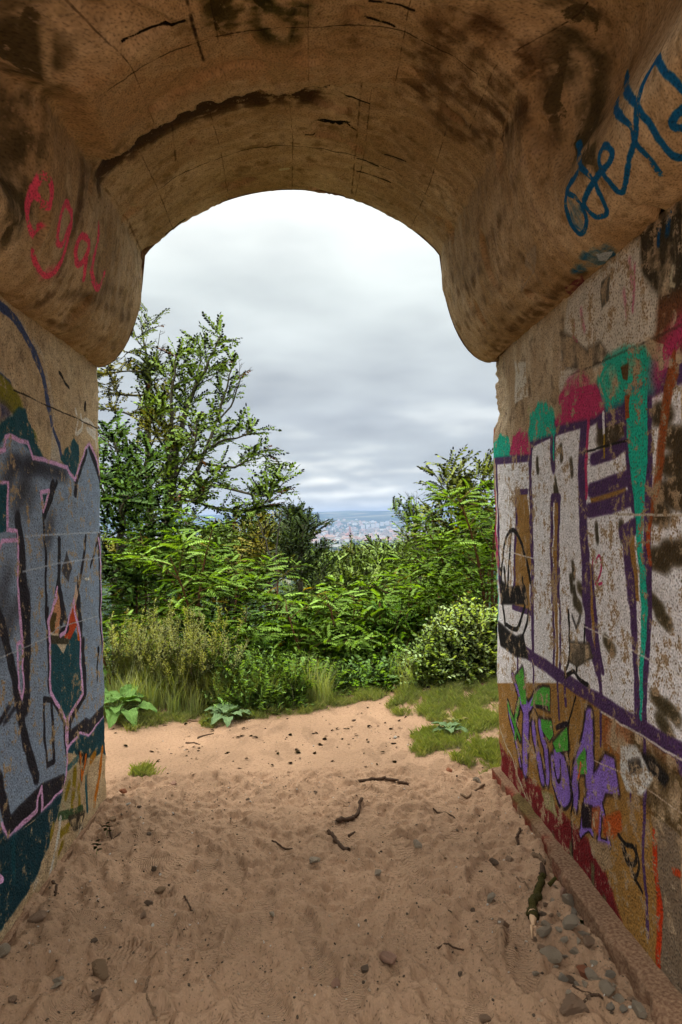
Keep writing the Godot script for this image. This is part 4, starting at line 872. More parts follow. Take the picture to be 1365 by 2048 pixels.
	p.curve([Vector2(-1.969, 3.275), Vector2(-1.892, 3.244), Vector2(-1.83, 3.189)], 0.026, blue)
	p.curve([Vector2(-2.175, 2.907), Vector2(-1.865, 3.138), Vector2(-1.823, 3.225), Vector2(-1.824, 3.316), Vector2(-1.821, 3.391), Vector2(-1.797, 3.442)], 0.030, blue)
	p.curve([Vector2(-1.833, 3.194), Vector2(-1.792, 3.142), Vector2(-1.756, 3.119), Vector2(-1.709, 3.137), Vector2(-1.667, 3.214), Vector2(-1.657, 3.295)], 0.031, blue)
	p.curve([Vector2(-1.662, 3.3), Vector2(-1.718, 3.292), Vector2(-1.751, 3.297), Vector2(-1.755, 3.318), Vector2(-1.715, 3.357)], 0.030, blue)
	p.poly([Vector2(-2.629, 3.454), Vector2(-2.461, 3.418), Vector2(-2.36, 3.471), Vector2(-2.406, 3.57), Vector2(-2.503, 3.565), Vector2(-2.605, 3.489)], Color(blue, 0.5), 0.06)
	p.poly([Vector2(-2.443, 3.467), Vector2(-2.402, 3.488), Vector2(-2.389, 3.533), Vector2(-2.478, 3.563), Vector2(-2.478, 3.513)], Color(0.62, 0.68, 0.74), 0.008)
	p.poly([Vector2(-2.771, 3.497), Vector2(-2.645, 3.517), Vector2(-2.691, 3.567), Vector2(-2.842, 3.573)], Color(0.34, 0.14, 0.18, 0.8), 0.02)
	return p

# ---------------------------------------------------------------- ground
const RX := -1.3        # the trampled sand's relief map covers 2.6 m square from here
const RZ := -4.5
const RN := 1040
var relief := PackedFloat32Array()
var fine_relief := PackedFloat32Array()
var grass_areas := []
var lump := noise(70, 0.5, 3)
var tuft := noise(71, 2.3, 3)

func slope_y(x: float, z: float) -> float:
	var d := -z
	var h := 0.13 * sm(0.7, 1.7, x) * sm(4.1, 5.0, d) + 0.10 * sm(0.2, 1.2, x) * sm(5.0, 6.2, d) + 0.05 * sm(-0.9, -1.6, x) * sm(4.4, 5.4, d)
	h += 0.05 * lump.get_noise_2d(x, z) * sm(4.0, 5.0, d)
	h += 0.022 * sm(0.85, 1.15, absf(x)) * sm(4.3, 4.0, d) * (0.6 + 0.8 * tuft.get_noise_2d(x * 0.5, z))
	var edge := 6.35 + 0.12 * x
	if d > edge:
		var t := d - edge
		h -= 100.0 * (1.0 - exp(-0.0055 * t * t / (t + 1.6))) - 0.0
		h += sm(10.0, 60.0, t) * 3.0 * lump.get_noise_2d(x * 0.03, z * 0.03)
	if d > 200.0:
		h = maxf(h, -99.0 + 4.0 * lump.get_noise_2d(x * 0.004, z * 0.004))
	return h

func ground_y(x: float, z: float) -> float:
	var h := slope_y(x, z)
	var i := (x - RX) / 0.0025
	var j := (z - RZ) / 0.0025
	if i > 3 and j > 3 and i < RN - 4 and j < RN - 4:
		h += relief[int(j) * RN + int(i)] * sm(0.0, 60.0, minf(j, minf(i + 20.0, RN - 1 - i + 20.0)))
	elif -z > 4.0 and -z < 7.0:
		h += 0.012 * tuft.get_noise_2d(x * 1.5, z * 1.5)
	return h

func shoe(x: float, z: float, turn: float, kind: int, deep: float, size := 0.29) -> void:
	var c := cos(turn)
	var s := sin(turn)
	var i0 := int((x - RX) / 0.0025)
	var j0 := int((z - RZ) / 0.0025)
	var reach := int(size * 0.62 / 0.0025)
	for dj in range(-reach, reach):
		var j := j0 + dj
		if j < 0 or j >= RN:
			continue
		for di in range(-reach, reach):
			var i := i0 + di
			if i < 0 or i >= RN:
				continue
			var u := (di * c + dj * s) * 0.0025 / size + 0.5
			var v := (-di * s + dj * c) * 0.0025
			if u < -0.08 or u > 1.08 or absf(v) > 0.075:
				continue
			var wide := (0.036 + 0.012 * sm(0.35, 0.68, u) - 0.004 * sin(u * 9.0)) * sqrt(maxf(0.0, 1.0 - pow(absf(u - 0.5) * 2.0, 6.0)))
			var inside := sm(0.008, -0.008, absf(v) - wide)
			var rim := sm(0.022, 0.004, absf(absf(v) - wide - 0.006)) * (1.0 - inside) if u > -0.02 and u < 1.02 else 0.0
			var k := j * RN + i
			var tread := 0.0
			if kind == 0:
				tread = sin(u * size * 560.0 + sin(v * 150.0) * 1.4)
			elif kind == 1:
				tread = minf(absf(sin(u * size * 190.0)), absf(sin(v * 170.0))) * 2.0 - 0.8
			elif kind == 2:
				tread = sin(Vector2(u * size - 0.03, v).length() * 700.0)
			else:
				tread = sin(u * size * 330.0) * signf(sin(v * 90.0)) 
			relief[k] = lerpf(relief[k], relief[k] * 0.35 - deep, inside * 0.9) + rim * deep * 0.5
			fine_relief[k] = lerpf(fine_relief[k], fine_relief[k] * 0.5 + 0.0027 * tread, inside * 0.95)

func dent(x: float, z: float, r: float, deep: float) -> void:
	var i0 := int((x - RX) / 0.0025)
	var j0 := int((z - RZ) / 0.0025)
	var n := int(r * 1.7 / 0.0025)
	for j in range(maxi(0, j0 - n), mini(RN, j0 + n)):
		for i in range(maxi(0, i0 - n), mini(RN, i0 + n)):
			var q := Vector2(i - i0, (j - j0) * 1.2).length() * 0.0025 / r
			relief[j * RN + i] += -deep * sm(1.0, 0.15, q) + deep * 0.3 * sm(0.5, 0.0, absf(q - 1.2))

func build_ground() -> void:
	grass_areas = [[Vector3(-1.634, 0, -5.314), Vector3(-1.24, 0, -5.397), Vector3(-1.117, 0, -5.659), Vector3(-.67, 0, -5.475), Vector3(-.242, 0, -5.636), Vector3(0.09, 0, -5.826), Vector3(0.433, 0, -5.839), Vector3(0.815, 0, -6.114), Vector3(1.009, 0, -6.473), Vector3(-.091, 0, -7.428), Vector3(-2.389, 0, -7.816)], [Vector3(0.643, 0, -5.627), Vector3(0.918, 0, -5.417), Vector3(0.998, 0, -5.12), Vector3(0.745, 0, -4.963), Vector3(0.801, 0, -4.758), Vector3(0.931, 0, -4.462), Vector3(1.03, 0, -4.262), Vector3(1.1, 0, -4.081), Vector3(1.336, 0, -4.647), Vector3(1.926, 0, -6.633), Vector3(1.376, 0, -6.616), Vector3(0.825, 0, -6.183)], [Vector3(-1.268, 0, -4.363), Vector3(-1.059, 0, -4.589), Vector3(-.993, 0, -4.465), Vector3(-1.16, 0, -4.35)], [Vector3(0.691, 0, -4.73), Vector3(0.808, 0, -4.799), Vector3(0.813, 0, -4.632), Vector3(0.706, 0, -4.606)]]
	var w := RN * RN
	var a := bytes_of(noise(72, 0.006, 3), RN, RN)
	var b := bytes_of(noise(73, 0.022, 3), RN, RN)
	var c := bytes_of(noise(74, 0.09, 3), RN, RN)
	var e := bytes_of(noise(75, 0.33, 2), RN, RN)
	relief.resize(w)
	fine_relief.resize(w)
	for k in w:
		relief[k] = (a[k] - 128) * 0.00026 + (b[k] - 128) * 0.00026 + maxf(0.0, c[k] - 150) * 0.00006
		fine_relief[k] = (c[k] - 128) * 0.00002 + (e[k] - 128) * 0.000012
	var r := RandomNumberGenerator.new()
	r.seed = 77
	for k in 90:
		dent(r.randf_range(-1.05, 1.0), r.randf_range(-4.2, -2.0), r.randf_range(0.015, 0.05), r.randf_range(0.006, 0.020))
	for k in 66:
		shoe(r.randf_range(-0.95, 0.85), r.randf_range(-4.4, -1.95), r.randf_range(-0.6, 0.6) + (PI / 2 if r.randf() < 0.8 else 0.0) + (PI if r.randf() < 0.5 else 0.0), r.randi() % 4, r.randf_range(0.006, 0.014))
	for q in [Vector3(-.019, 0, -2.671), Vector3(0.016, 0, -2.503), Vector3(0.337, 0, -2.703), Vector3(-.146, 0, -2.299), Vector3(0.407, 0, -2.647), Vector3(-.363, 0, -3.224), Vector3(-.941, 0, -3.508), Vector3(-.598, 0, -2.793), Vector3(0.517, 0, -2.194), Vector3(0.332, 0, -4.221), Vector3(0.207, 0, -3.731), Vector3(-.632, 0, -4.336), Vector3(0.679, 0, -3.616)]:
		shoe(q.x, q.z, r.randf_range(1.2, 1.9), r.randi() % 3, 0.012)
	for q in [Vector3(-.084, 0, -3.219), Vector3(-.293, 0, -3.217), Vector3(-.637, 0, -3.037), Vector3(-.416, 0, -2.631), Vector3(-.48, 0, -2.377), Vector3(-.329, 0, -2.891), Vector3(0.171, 0, -3.192), Vector3(-1.024, 0, -3.075)]:
		dent(q.x, q.z, 0.042, 0.022)
	var img := PackedByteArray()
	img.resize(w)
	var rgb := PackedByteArray()
	rgb.resize(w * 3)
	for k in w:
		img[k] = clampi(int(128.0 + fine_relief[k] / 0.02 * 255.0), 0, 255)
		var t := 0.80 + 0.14 * e[k] / 255.0 + 0.08 * c[k] / 255.0
		if e[k] < 70 and c[k] < 110:
			t *= 0.72
		rgb[k * 3] = int(clampf(t, 0, 1) * 255); rgb[k * 3 + 1] = int(clampf(t * 0.985, 0, 1) * 255); rgb[k * 3 + 2] = int(clampf(t * 0.965, 0, 1) * 255)
	var m := StandardMaterial3D.new()
	m.albedo_texture = ImageTexture.create_from_image(Image.create_from_data(RN, RN, false, Image.FORMAT_RGB8, rgb))
	m.heightmap_enabled = true
	m.heightmap_texture = ImageTexture.create_from_image(Image.create_from_data(RN, RN, false, Image.FORMAT_L8, img))
	m.heightmap_scale = 2.0
	m.roughness = 1.0
	m.metallic_specular = 0.15
	m.vertex_color_use_as_albedo = true
	var xs := []
	var zs := []
	var at := -1.26
	while at < 1.26:
		xs.append(at); at += 0.012
	var step := 0.014
	while at < 12000.0:
		xs.append(at); at += step; step *= 1.13
	at = -1.26; step = 0.014
	while at > -12000.0:
		at -= step; xs.push_front(at); step *= 1.13
	at = 30.0
	for q in [20.0, 10.0, 5.0, 3.0, 2.0, 1.0, 0.0, -1.0, -1.5]:
		zs.append(q)
	at = -1.8
	while at > -4.6:
		zs.append(at); at -= 0.012
	step = 0.016
	while at > -7.0:
		zs.append(at); at -= step; step = minf(step * 1.02, 0.05)
	while at > -12000.0:
		zs.append(at); at -= step; step *= 1.11
	var nz := zs.size()
	var tone := noise(78, 0.9, 4)
	part("ground", grid(xs.size(), nz, func(i, j): return Vector3(xs[i], ground_y(xs[i], zs[j]), zs[j]), func(i, j): return Vector2((xs[i] - RX) / 2.6, (zs[j] - RZ) / 2.6), func(i, j, p):
		var d: float = -p.z
		var n: float = tone.get_noise_2d(p.x, p.z)
		var sand := Color(0.395, 0.258, 0.170) * (1.0 + 0.26 * n)
		var soil := Color(0.15, 0.16, 0.06)
		var far := Color(0.10, 0.13, 0.06).lerp(Color(0.22, 0.21, 0.13), sm(-0.1, 0.4, tone.get_noise_2d(p.x * 0.004, p.z * 0.004)))
		var g := grass_at(p.x, p.z)
		var col: Color = sand.lerp(Color(0.19, 0.155, 0.085), clampf(g * 0.5, 0, 1))
		col = col.lerp(soil, sm(6.1, 6.7, d - 0.12 * p.x))
		col = col.lerp(soil, sm(1.6, 2.6, absf(p.x)) * sm(4.2, 4.6, d))
		return col.lerp(far, sm(150.0, 400.0, d))), m, self, "structure")

func grass_at(x: float, z: float) -> float:
	if z > -4.2 or z < -7.2 or absf(x) > 4.5:
		return 0.0
	var w := Vector2(x + 0.07 * tuft.get_noise_2d(x, z), z + 0.07 * tuft.get_noise_2d(x + 9.0, z))
	for k in grass_areas.size():
		if Geometry2D.is_point_in_polygon(w, PackedVector2Array(grass_areas[k].map(func(q): return Vector2(q.x, q.z)))):
			return clampf((0.85 if k == 1 else 0.68) + 2.0 * tuft.get_noise_2d(x * 1.2, z * 1.2), 0.0, 1.0)
	return 0.0

# ---------------------------------------------------------------- stones, sticks and litter
func rock(seed_: int, flat: float, cuts: int, jag := 0.0) -> ArrayMesh:
	var r := RandomNumberGenerator.new()
	r.seed = seed_
	var planes := []
	for k in cuts:
		planes.append([Vector3(r.randfn(), r.randfn(), r.randfn()).normalized(), r.randf_range(0.40, 0.80)])
	var n := noise(seed_, 1.4, 3)
	var nu := 15
	var nv := 10
	var a := Acc.new()
	var p := func(i: int, j: int) -> Vector3:
		var th := TAU * (i % nu) / nu
		var ph := PI * j / nv
		var d := Vector3(sin(ph) * cos(th), cos(ph), sin(ph) * sin(th))
		var l := 1.0
		for q in planes:
			var c: float = d.dot(q[0])
			if c > 0.02:
				l = minf(l, q[1] / c)
		l *= 1.0 + 0.04 * n.get_noise_3dv(d * 1.6) + jag * n.get_noise_3dv(d * 5.0)
		return d * l * Vector3(1.0, flat, 0.8) * 0.5
	for i in nu:
		for j in nv:
			var q := [p.call(i, j), p.call(i + 1, j), p.call(i + 1, j + 1), p.call(i, j + 1)]
			if j > 0:
				a.tri(q[0], q[1], q[2])
			if j < nv - 1:
				a.tri(q[0], q[2], q[3])
	return a.mesh()

var rocks := []
func stone(q: Vector3, size: float, kind: String, label: String, group := "", sunk := 0.12) -> void:
	var o := part({"brick": "brick_fragment", "clod": "soil_clod", "pebble": "pebble"}.get(kind, "stone"), rocks[rng.randi() % rocks.size()], mats[kind] if mats.has(kind) else mats.grey)
	o.rotation = Vector3(rng.randf_range(-0.25, 0.25), rng.randf() * TAU, rng.randf_range(-0.25, 0.25))
	size *= 1.15 if kind == "dark" else 1.45
	o.scale = Vector3(size * rng.randf_range(0.9, 1.15), size * rng.randf_range(0.75, 1.0) * (0.5 if kind == "flat" else 1.0), size * rng.randf_range(0.8, 1.1))
	o.position = Vector3(q.x, ground_y(q.x, q.z) + o.scale.y * (0.30 - sunk), q.z)
	tag(o, label, {"brick": "brick fragment", "clod": "clod"}.get(kind, "stone"), group)

func stick(path: Array, r0: float, r1: float, m: Material, label: String, called := "stick", sides := 7, lift := 0.0, group := "") -> MeshInstance3D:
	var a := Acc.new()
	var pts := PackedVector3Array()
	var rs := PackedFloat32Array()
	var n := noise(int(path[0].x * 977.0) + 3, 9.0, 3)
	var many_ := 7 * (path.size() - 1)
	for k in many_ + 1:
		var t := float(k) / many_ * (path.size() - 1)
		var s := mini(int(t), path.size() - 2)
		var p: Vector3 = path[s].cubic_interpolate(path[s + 1], path[maxi(0, s - 1)], path[mini(path.size() - 1, s + 2)], t - s)
		p += Vector3(n.get_noise_2d(k * 0.05, 0), 0, n.get_noise_2d(k * 0.05, 5.0)) * r0 * 1.4
		var r := lerpf(r0, r1, float(k) / many_) * (1.0 + 0.3 * n.get_noise_2d(k * 0.11, 9.0))
		p.y = ground_y(p.x, p.z) + r * 0.7 + lift * k / many_
		if pts.size() > 0:
			p.y = lerpf(pts[-1].y, p.y, 0.5)
		pts.append(p)
		rs.append(r)
	var o := pts[0]
	for k in pts.size():
		pts[k] -= o
	a.tube(pts, rs, sides)
	var node := part(called, a.mesh(), m)
	node.position = o
	tag(node, label, called.replace("_", " "), group)
	return node

func build_litter() -> void:
	for k in 9:
		rocks.append(rock(300 + k, [0.72, 0.9, 0.6][k % 3], 9 + k % 4))
	var pit := tiled(80, 0.05, Color.BLACK, Color.WHITE, 256)
	var mottle := tiled(81, 0.03, Color(0.6, 0.57, 0.53), Color(1, 0.98, 0.95), 256)
	for q in [["grey", lin(0.50, 0.43, 0.35)], ["flat", lin(0.52, 0.44, 0.35)], ["dark", lin(0.23, 0.17, 0.13)], ["pale", lin(0.62, 0.55, 0.46)], ["pink", lin(0.61, 0.38, 0.29)], ["brick", lin(0.52, 0.22, 0.13)], ["clod", lin(0.43, 0.30, 0.20)], ["white", lin(0.74, 0.72, 0.68)], ["pebble", lin(0.40, 0.36, 0.31)], ["brown", lin(0.43, 0.30, 0.22)]]:
		mats[q[0]] = mat(q[1], 0.9, pit, 14.0, 0.35, mottle)
	mats.bark = mat(lin(0.15, 0.10, 0.07), 0.9, tiled(82, 0.06, Color.BLACK, Color.WHITE, 256), 18.0, 0.3, tiled(83, 0.05, Color(0.45, 0.42, 0.4), Color(1, 0.95, 0.9), 256))
	mats.dry_wood = mat(lin(0.28, 0.19, 0.13), 0.9, pit, 20.0, 0.2, mottle)
	mats.moss = mat(lin(0.13, 0.12, 0.07), 0.95, pit, 16.0, 0.4, tiled(84, 0.045, Color(0.35, 0.45, 0.2), Color(1, 0.85, 0.7), 256))
	mats.raw_wood = mat(lin(0.55, 0.36, 0.22), 0.8)
	mats.leaf_dry = mat(lin(0.30, 0.15, 0.05), 0.8)
	# the loose heap beside the right footing
	for q in [
		[Vector3(0.973, 0, -2.241), 0.060, "grey", "largest rounded grey stone near the front end of the loose stones by the right footing"],
		[Vector3(0.993, 0, -2.212), 0.034, "pale", "small pale round stone touching the largest grey stone of the loose heap"],
		[Vector3(0.957, 0, -2.389), 0.080, "brick", "orange red brick fragment lying among grey stones beside the right footing"],
		[Vector3(0.869, 0, -2.547), 0.062, "grey", "upright blunt grey stone just below the broken end of the mossy branch"],
		[Vector3(0.849, 0, -2.46), 0.070, "flat", "flat pale slab of stone at the left edge of the loose stones"],
		[Vector3(0.972, 0, -2.569), 0.066, "grey", "long angular grey stone in the middle of the loose stone heap"],
		[Vector3(1.041, 0, -2.707), 0.050, "pebble", "smooth rounded pebble close to the small green leaf by the right footing"],
		[Vector3(1.05, 0, -2.782), 0.054, "grey", "pale angular stone topmost of the heap beside the right footing"],
		[Vector3(0.953, 0, -2.329), 0.058, "grey", "blocky grey stone just in front of the orange brick fragment"],
		[Vector3(0.876, 0, -2.333), 0.040, "dark", "small dark blue grey stone left of the blocky one below the brick"],
		[Vector3(0.835, 0, -2.296), 0.036, "pebble", "narrow blue grey stone at the left front of the loose heap"],
		[Vector3(1.005, 0, -2.486), 0.046, "brown", "brownish stone between the brick fragment and the footing"],
		[Vector3(1.021, 0, -2.553), 0.042, "grey", "small square grey stone against the chipped footing"],
		[Vector3(0.816, 0, -2.173), 0.074, "brown", "half buried brown stone at the very front of the loose heap"],
		[Vector3(0.905, 0, -2.696), 0.044, "dark", "dark grey stone touching the mossy broken branch"],
		[Vector3(0.895, 0, -2.619), 0.046, "grey", "tilted grey stone right of the branch's pale broken end"],
		[Vector3(1.053, 0, -2.849), 0.046, "pink", "thin reddish stone chip leaning on the footing above the heap"],
		[Vector3(1.019, 0, -2.118), 0.055, "grey", "grey stone by the footing at the bottom edge of the photo"],
		[Vector3(0.261, 0, -2.445), 0.066, "pink", "flat pinkish sandstone chip alone on the trodden sand"],
		[Vector3(0.729, 0, -2.656), 0.070, "brown", "wedge of stone half buried in sand left of the mossy branch"],
		[Vector3(0.744, 0, -2.853), 0.046, "grey", "rough grey stone on bare sand left of the mossy branch"],
		[Vector3(0.653, 0, -2.806), 0.046, "dark", "low dark oval stone sunk into the sand in mid path"],
		[Vector3(0.823, 0, -3.107), 0.050, "dark", "dark angular sliver of stone on the right of the path"],
		[Vector3(0.909, 0, -3.144), 0.044, "brown", "sandy brown stone right of the dark sliver"],
		[Vector3(0.288, 0, -3.067), 0.036, "grey", "single grey pebble in the middle of the path"],
		[Vector3(0.504, 0, -3.303), 0.050, "grey", "squat grey stone ringed by footprints right of the path's middle"],
		[Vector3(0.175, 0, -2.426), 0.046, "dark", "dark brown lump left of the pinkish sandstone chip"],
		[Vector3(0.537, 0, -2.169), 0.034, "brown", "light brown stone at the bottom edge near the ribbed shoe print"],
		[Vector3(0.502, 0, -2.374), 0.024, "dark", "small dark pebble alone right of the pinkish chip"],
		[Vector3(-.912, 0, -2.5), 0.044, "grey", "grey angular stone at lower left beside its flatter neighbour"],
		[Vector3(-.91, 0, -2.465), 0.036, "flat", "flatter grey chip just in front of the angular stone at lower left"],
		[Vector3(-.771, 0, -2.51), 0.085, "clod", "broad crusted clod of sand at lower left with a dark hollow under it"],
		[Vector3(-.726, 0, -2.373), 0.044, "brown", "brown stone standing in the sand at lower left below the clod"],
		[Vector3(-1.118, 0, -2.859), 0.056, "brown", "brown stone against the pink flecked foot of the left wall"],
		[Vector3(-.848, 0, -2.707), 0.034, "dark", "round dark pebble right of the stone at the left wall"],
		[Vector3(-.742, 0, -3.263), 0.036, "dark", "dark pebble on the edge of a shoe print left of the path's middle"],
		[Vector3(0.001, 0, -3.205), 0.050, "flat", "thin flat grey stone in the middle of the path"],
		[Vector3(-.168, 0, -2.832), 0.042, "flat", "thin pale chip lying in trodden sand left of the path's middle"],
		[Vector3(-.851, 0, -3.641), 0.034, "dark", "dark pebble below the white chip near the left wall"],
		[Vector3(-1.037, 0, -3.96), 0.030, "white", "bright white chip near the outer end of the left wall"],
		[Vector3(-.974, 0, -3.935), 0.028, "dark", "dark clod right beside the bright white chip"],
		[Vector3(-.671, 0, -3.047), 0.046, "clod", "crumbled grey clod left of the path's middle"],
		[Vector3(0.071, 0, -2.356), 0.036, "pink", "reddish flat chip in the front middle of the path"],
		[Vector3(-.695, 0, -2.926), 0.038, "dark", "dark clod with a smaller one before it left of the path's middle"],
		[Vector3(-.696, 0, -2.853), 0.030, "brown", "thin brown chip in front of the dark clod"],
		[Vector3(-1.021, 0, -2.375), 0.030, "brown", "brown pebble at the lower left edge of the photo"],
		[Vector3(-1.153, 0, -2.61), 0.055, "grey", "grey stone at the foot of the left wall on the photo's edge"],
		[Vector3(-.845, 0, -4.292), 0.040, "pink", "pinkish flat chip on the pale sand near the left mouth"],
		[Vector3(-1.105, 0, -4.113), 0.056, "brick", "dull red brick fragment at the outer foot of the left wall"],
		[Vector3(-.852, 0, -3.638), 0.034, "dark", "dark lump on the sand inside the left mouth"],
		[Vector3(0.003, 0, -3.205), 0.052, "flat", "flat greyish stone trodden into the middle of the path"],
		[Vector3(0.946, 0, -4.911), 0.036, "pale", "pale round stone on the edge of the right grass"],
		[Vector3(0.972, 0, -4.671), 0.085, "flat", "large flat grey stone sunk in the grass at the right mouth"],
		[Vector3(0.992, 0, -4.055), 0.056, "grey", "grey stone beside the outer foot of the right wall"],
		[Vector3(0.872, 0, -4.298), 0.038, "brick", "reddish stone at the tip of the right grass"],
		[Vector3(0.784, 0, -6.245), 0.050, "pink", "round stone on the brow where the path drops away"],
		[Vector3(-1.081, 0, -3.806), 0.050, "clod", "grey clod by the twig at the left wall"],
		[Vector3(-.743, 0, -3.265), 0.038, "dark", "dark stone on the sand left of the ribbed shoe print"],
		[Vector3(0.023, 0, -4.07), 0.030, "dark", "dark lump of bark between the two upper sticks"],
		[Vector3(0.623, 0, -4.995), 0.026, "white", "small white chip on the sand before the right grass"],
		[Vector3(0.36, 0, -5.513), 0.038, "dark", "dark clod high on the path near the brow"],
		[Vector3(-.362, 0, -3.96), 0.022, "dark", "tiny dark lump on the sand between the left chip and the sticks"],
	]:
		stone(q[0], q[1], q[2], q[3])
	for q in [Vector3(0.887, 0, -2.498), Vector3(0.933, 0, -2.526), Vector3(0.914, 0, -2.477), Vector3(0.918, 0, -2.308), Vector3(0.885, 0, -2.302), Vector3(1.006, 0, -2.272), Vector3(0.84, 0, -2.247), Vector3(0.949, 0, -2.184), Vector3(0.992, 0, -2.744), Vector3(0.998, 0, -2.832), Vector3(0.941, 0, -2.636), Vector3(1.021, 0, -2.349), Vector3(1.038, 0, -2.93), Vector3(0.994, 0, -2.657), Vector3(1.031, 0, -2.209), Vector3(0.835, 0, -2.572), Vector3(0.958, 0, -2.809), Vector3(0.937, 0, -2.68), Vector3(0.981, 0, -2.515), Vector3(0.862, 0, -2.425), Vector3(1, 0, -2.427), Vector3(0.975, 0, -2.309), Vector3(0.961, 0, -2.611), Vector3(1.031, 0, -2.637), Vector3(0.951, 0, -2.489), Vector3(0.919, 0, -2.552), Vector3(0.833, 0, -2.5), Vector3(0.773, 0, -2.379), Vector3(0.98, 0, -2.154), Vector3(0.884, 0, -2.196)]:
		stone(q, rng.randf_range(0.018, 0.034), ["grey", "pebble", "brown", "pale"][rng.randi() % 4], "small grey or brown stone chip in the loose heap beside the right footing", "small stone chips of the loose heap")
	for q in [Vector3(-.853, 0, -4.88), Vector3(-.8, 0, -4.683), Vector3(-.048, 0, -4.008), Vector3(-.022, 0, -4.005), Vector3(0.406, 0, -3.772), Vector3(0.376, 0, -3.573), Vector3(0.541, 0, -3.528), Vector3(-.121, 0, -3.812), Vector3(-.206, 0, -3.881), Vector3(-.488, 0, -4.193), Vector3(-.354, 0, -4.321), Vector3(-.572, 0, -5.174), Vector3(-.171, 0, -5.121), Vector3(0.193, 0, -4.872), Vector3(0.276, 0, -4.848), Vector3(0.806, 0, -4.73), Vector3(0.849, 0, -3.991), Vector3(0.612, 0, -3.147), Vector3(0.827, 0, -3.098), Vector3(-.87, 0, -3.432), Vector3(-.975, 0, -3.928), Vector3(-.821, 0, -4.119), Vector3(-.682, 0, -4.047), Vector3(-.24, 0, -3.606), Vector3(0.093, 0, -3.827), Vector3(0.481, 0, -3.863), Vector3(0.391, 0, -4.136), Vector3(-.541, 0, -3.783), Vector3(-.625, 0, -3.275), Vector3(-.314, 0, -3.373)]:
		stone(q, rng.randf_range(0.007, 0.016), ["dark", "clod", "brown", "clod"][rng.randi() % 4], "small crumb scattered on the trodden sand of the path", "small crumbs on the path")
	# sticks
	stick([Vector3(0.171, 0, -4.297), Vector3(0.255, 0, -4.238), Vector3(0.402, 0, -4.235), Vector3(0.499, 0, -4.204), Vector3(0.588, 0, -4.155)], 0.013, 0.007, mats.bark, "longest brown stick lying across the path right of its middle")
	stick([Vector3(0.133, 0, -3.614), Vector3(0.2, 0, -3.678), Vector3(0.25, 0, -3.751), Vector3(0.286, 0, -3.853)], 0.013, 0.008, mats.bark, "short thick stick slanting up to the right below the longest one")
	var s3 := stick([Vector3(0.081, 0, -3.52), Vector3(0.124, 0, -3.434), Vector3(0.173, 0, -3.313)], 0.010, 0.010, mats.bark, "short stick slanting down to the right with a knot at its end")
	var kn := Acc.new()
	kn.tube(PackedVector3Array([Vector3(0.10, 0.012, 0.10), Vector3(0.135, 0.02, 0.075)]), PackedFloat32Array([0.008, 0.004]), 6)
	part("knot", kn.mesh(), mats.bark, s3)
	stick([Vector3(0.669, 0, -3.754), Vector3(0.722, 0, -3.717), Vector3(0.77, 0, -3.659)], 0.005, 0.003, mats.bark, "thin dark twig on the right of the path", "twig")
	stick([Vector3(-.845, 0, -5.232), Vector3(-.811, 0, -5.3), Vector3(-.743, 0, -5.35)], 0.007, 0.004, mats.bark, "dark twig on the pale sand before the drooping burdock", "twig")
	stick([Vector3(-.916, 0, -5.13), Vector3(-.861, 0, -5.122), Vector3(-.804, 0, -5.074)], 0.006, 0.004, mats.bark, "short dark twig left of the one before the burdock", "twig")
	stick([Vector3(-.203, 0, -3.469), Vector3(-.157, 0, -3.446), Vector3(-.103, 0, -3.405)], 0.004, 0.005, mats.bark, "thin twig left of the knotted stick", "twig")
	stick([Vector3(0.87, 0, -3.945), Vector3(0.908, 0, -3.906), Vector3(1.024, 0, -4.01)], 0.007, 0.006, mats.dry_wood, "bent twig in front of the grey stone at the right wall", "twig")
	stick([Vector3(-1.176, 0, -3.809), Vector3(-1.088, 0, -3.72), Vector3(-1.021, 0, -3.597), Vector3(-.996, 0, -3.64)], 0.004, 0.006, mats.bark, "bent dark twig beside the left wall", "twig")
	stick([Vector3(-.584, 0, -2.464), Vector3(-.585, 0, -2.385), Vector3(-.56, 0, -2.323), Vector3(-.52, 0, -2.271)], 0.005, 0.003, mats.dry_wood, "thin curved root at the lower left", "twig")
	stick([Vector3(-.559, 0, -3.016), Vector3(-.534, 0, -2.957), Vector3(-.504, 0, -2.896)], 0.004, 0.003, mats.bark, "tiny straight twig left of the path's middle", "twig")
	stick([Vector3(1.044, 0, -3.403), Vector3(1.014, 0, -3.339), Vector3(0.989, 0, -3.277)], 0.007, 0.006, mats.bark, "small brown stick end beside the mossy part of the right footing", "twig")
	stick([Vector3(1.024, 0, -3.128), Vector3(1.034, 0, -3.085), Vector3(1.047, 0, -3.051)], 0.010, 0.009, mats.dry_wood, "short grey stick against the right footing")
	stick([Vector3(0.888, 0, -2.97), Vector3(0.906, 0, -2.94), Vector3(0.925, 0, -2.909)], 0.003, 0.002, mats.dry_wood, "hair thin straw left of the mossy branch's top", "twig")
	stick([Vector3(0.859, 0, -2.257), Vector3(0.883, 0, -2.235), Vector3(0.91, 0, -2.215)], 0.004, 0.003, mats.bark, "upper of two thin twigs in front of the loose stones", "twig")
	stick([Vector3(0.861, 0, -2.189), Vector3(0.904, 0, -2.204), Vector3(0.936, 0, -2.199)], 0.005, 0.004, mats.bark, "lower of two thin twigs in front of the loose stones", "twig")
	stick([Vector3(0.459, 0, -2.562), Vector3(0.503, 0, -2.567), Vector3(0.561, 0, -2.563)], 0.004, 0.003, mats.bark, "thin dark twig across the sand left of the loose heap", "twig")
	stick([Vector3(-1.028, 0, -5.708), Vector3(-.966, 0, -5.699), Vector3(-.881, 0, -5.662)], 0.010, 0.008, mats.dry_wood, "strip of brown bark between the two burdocks", "bark_strip")
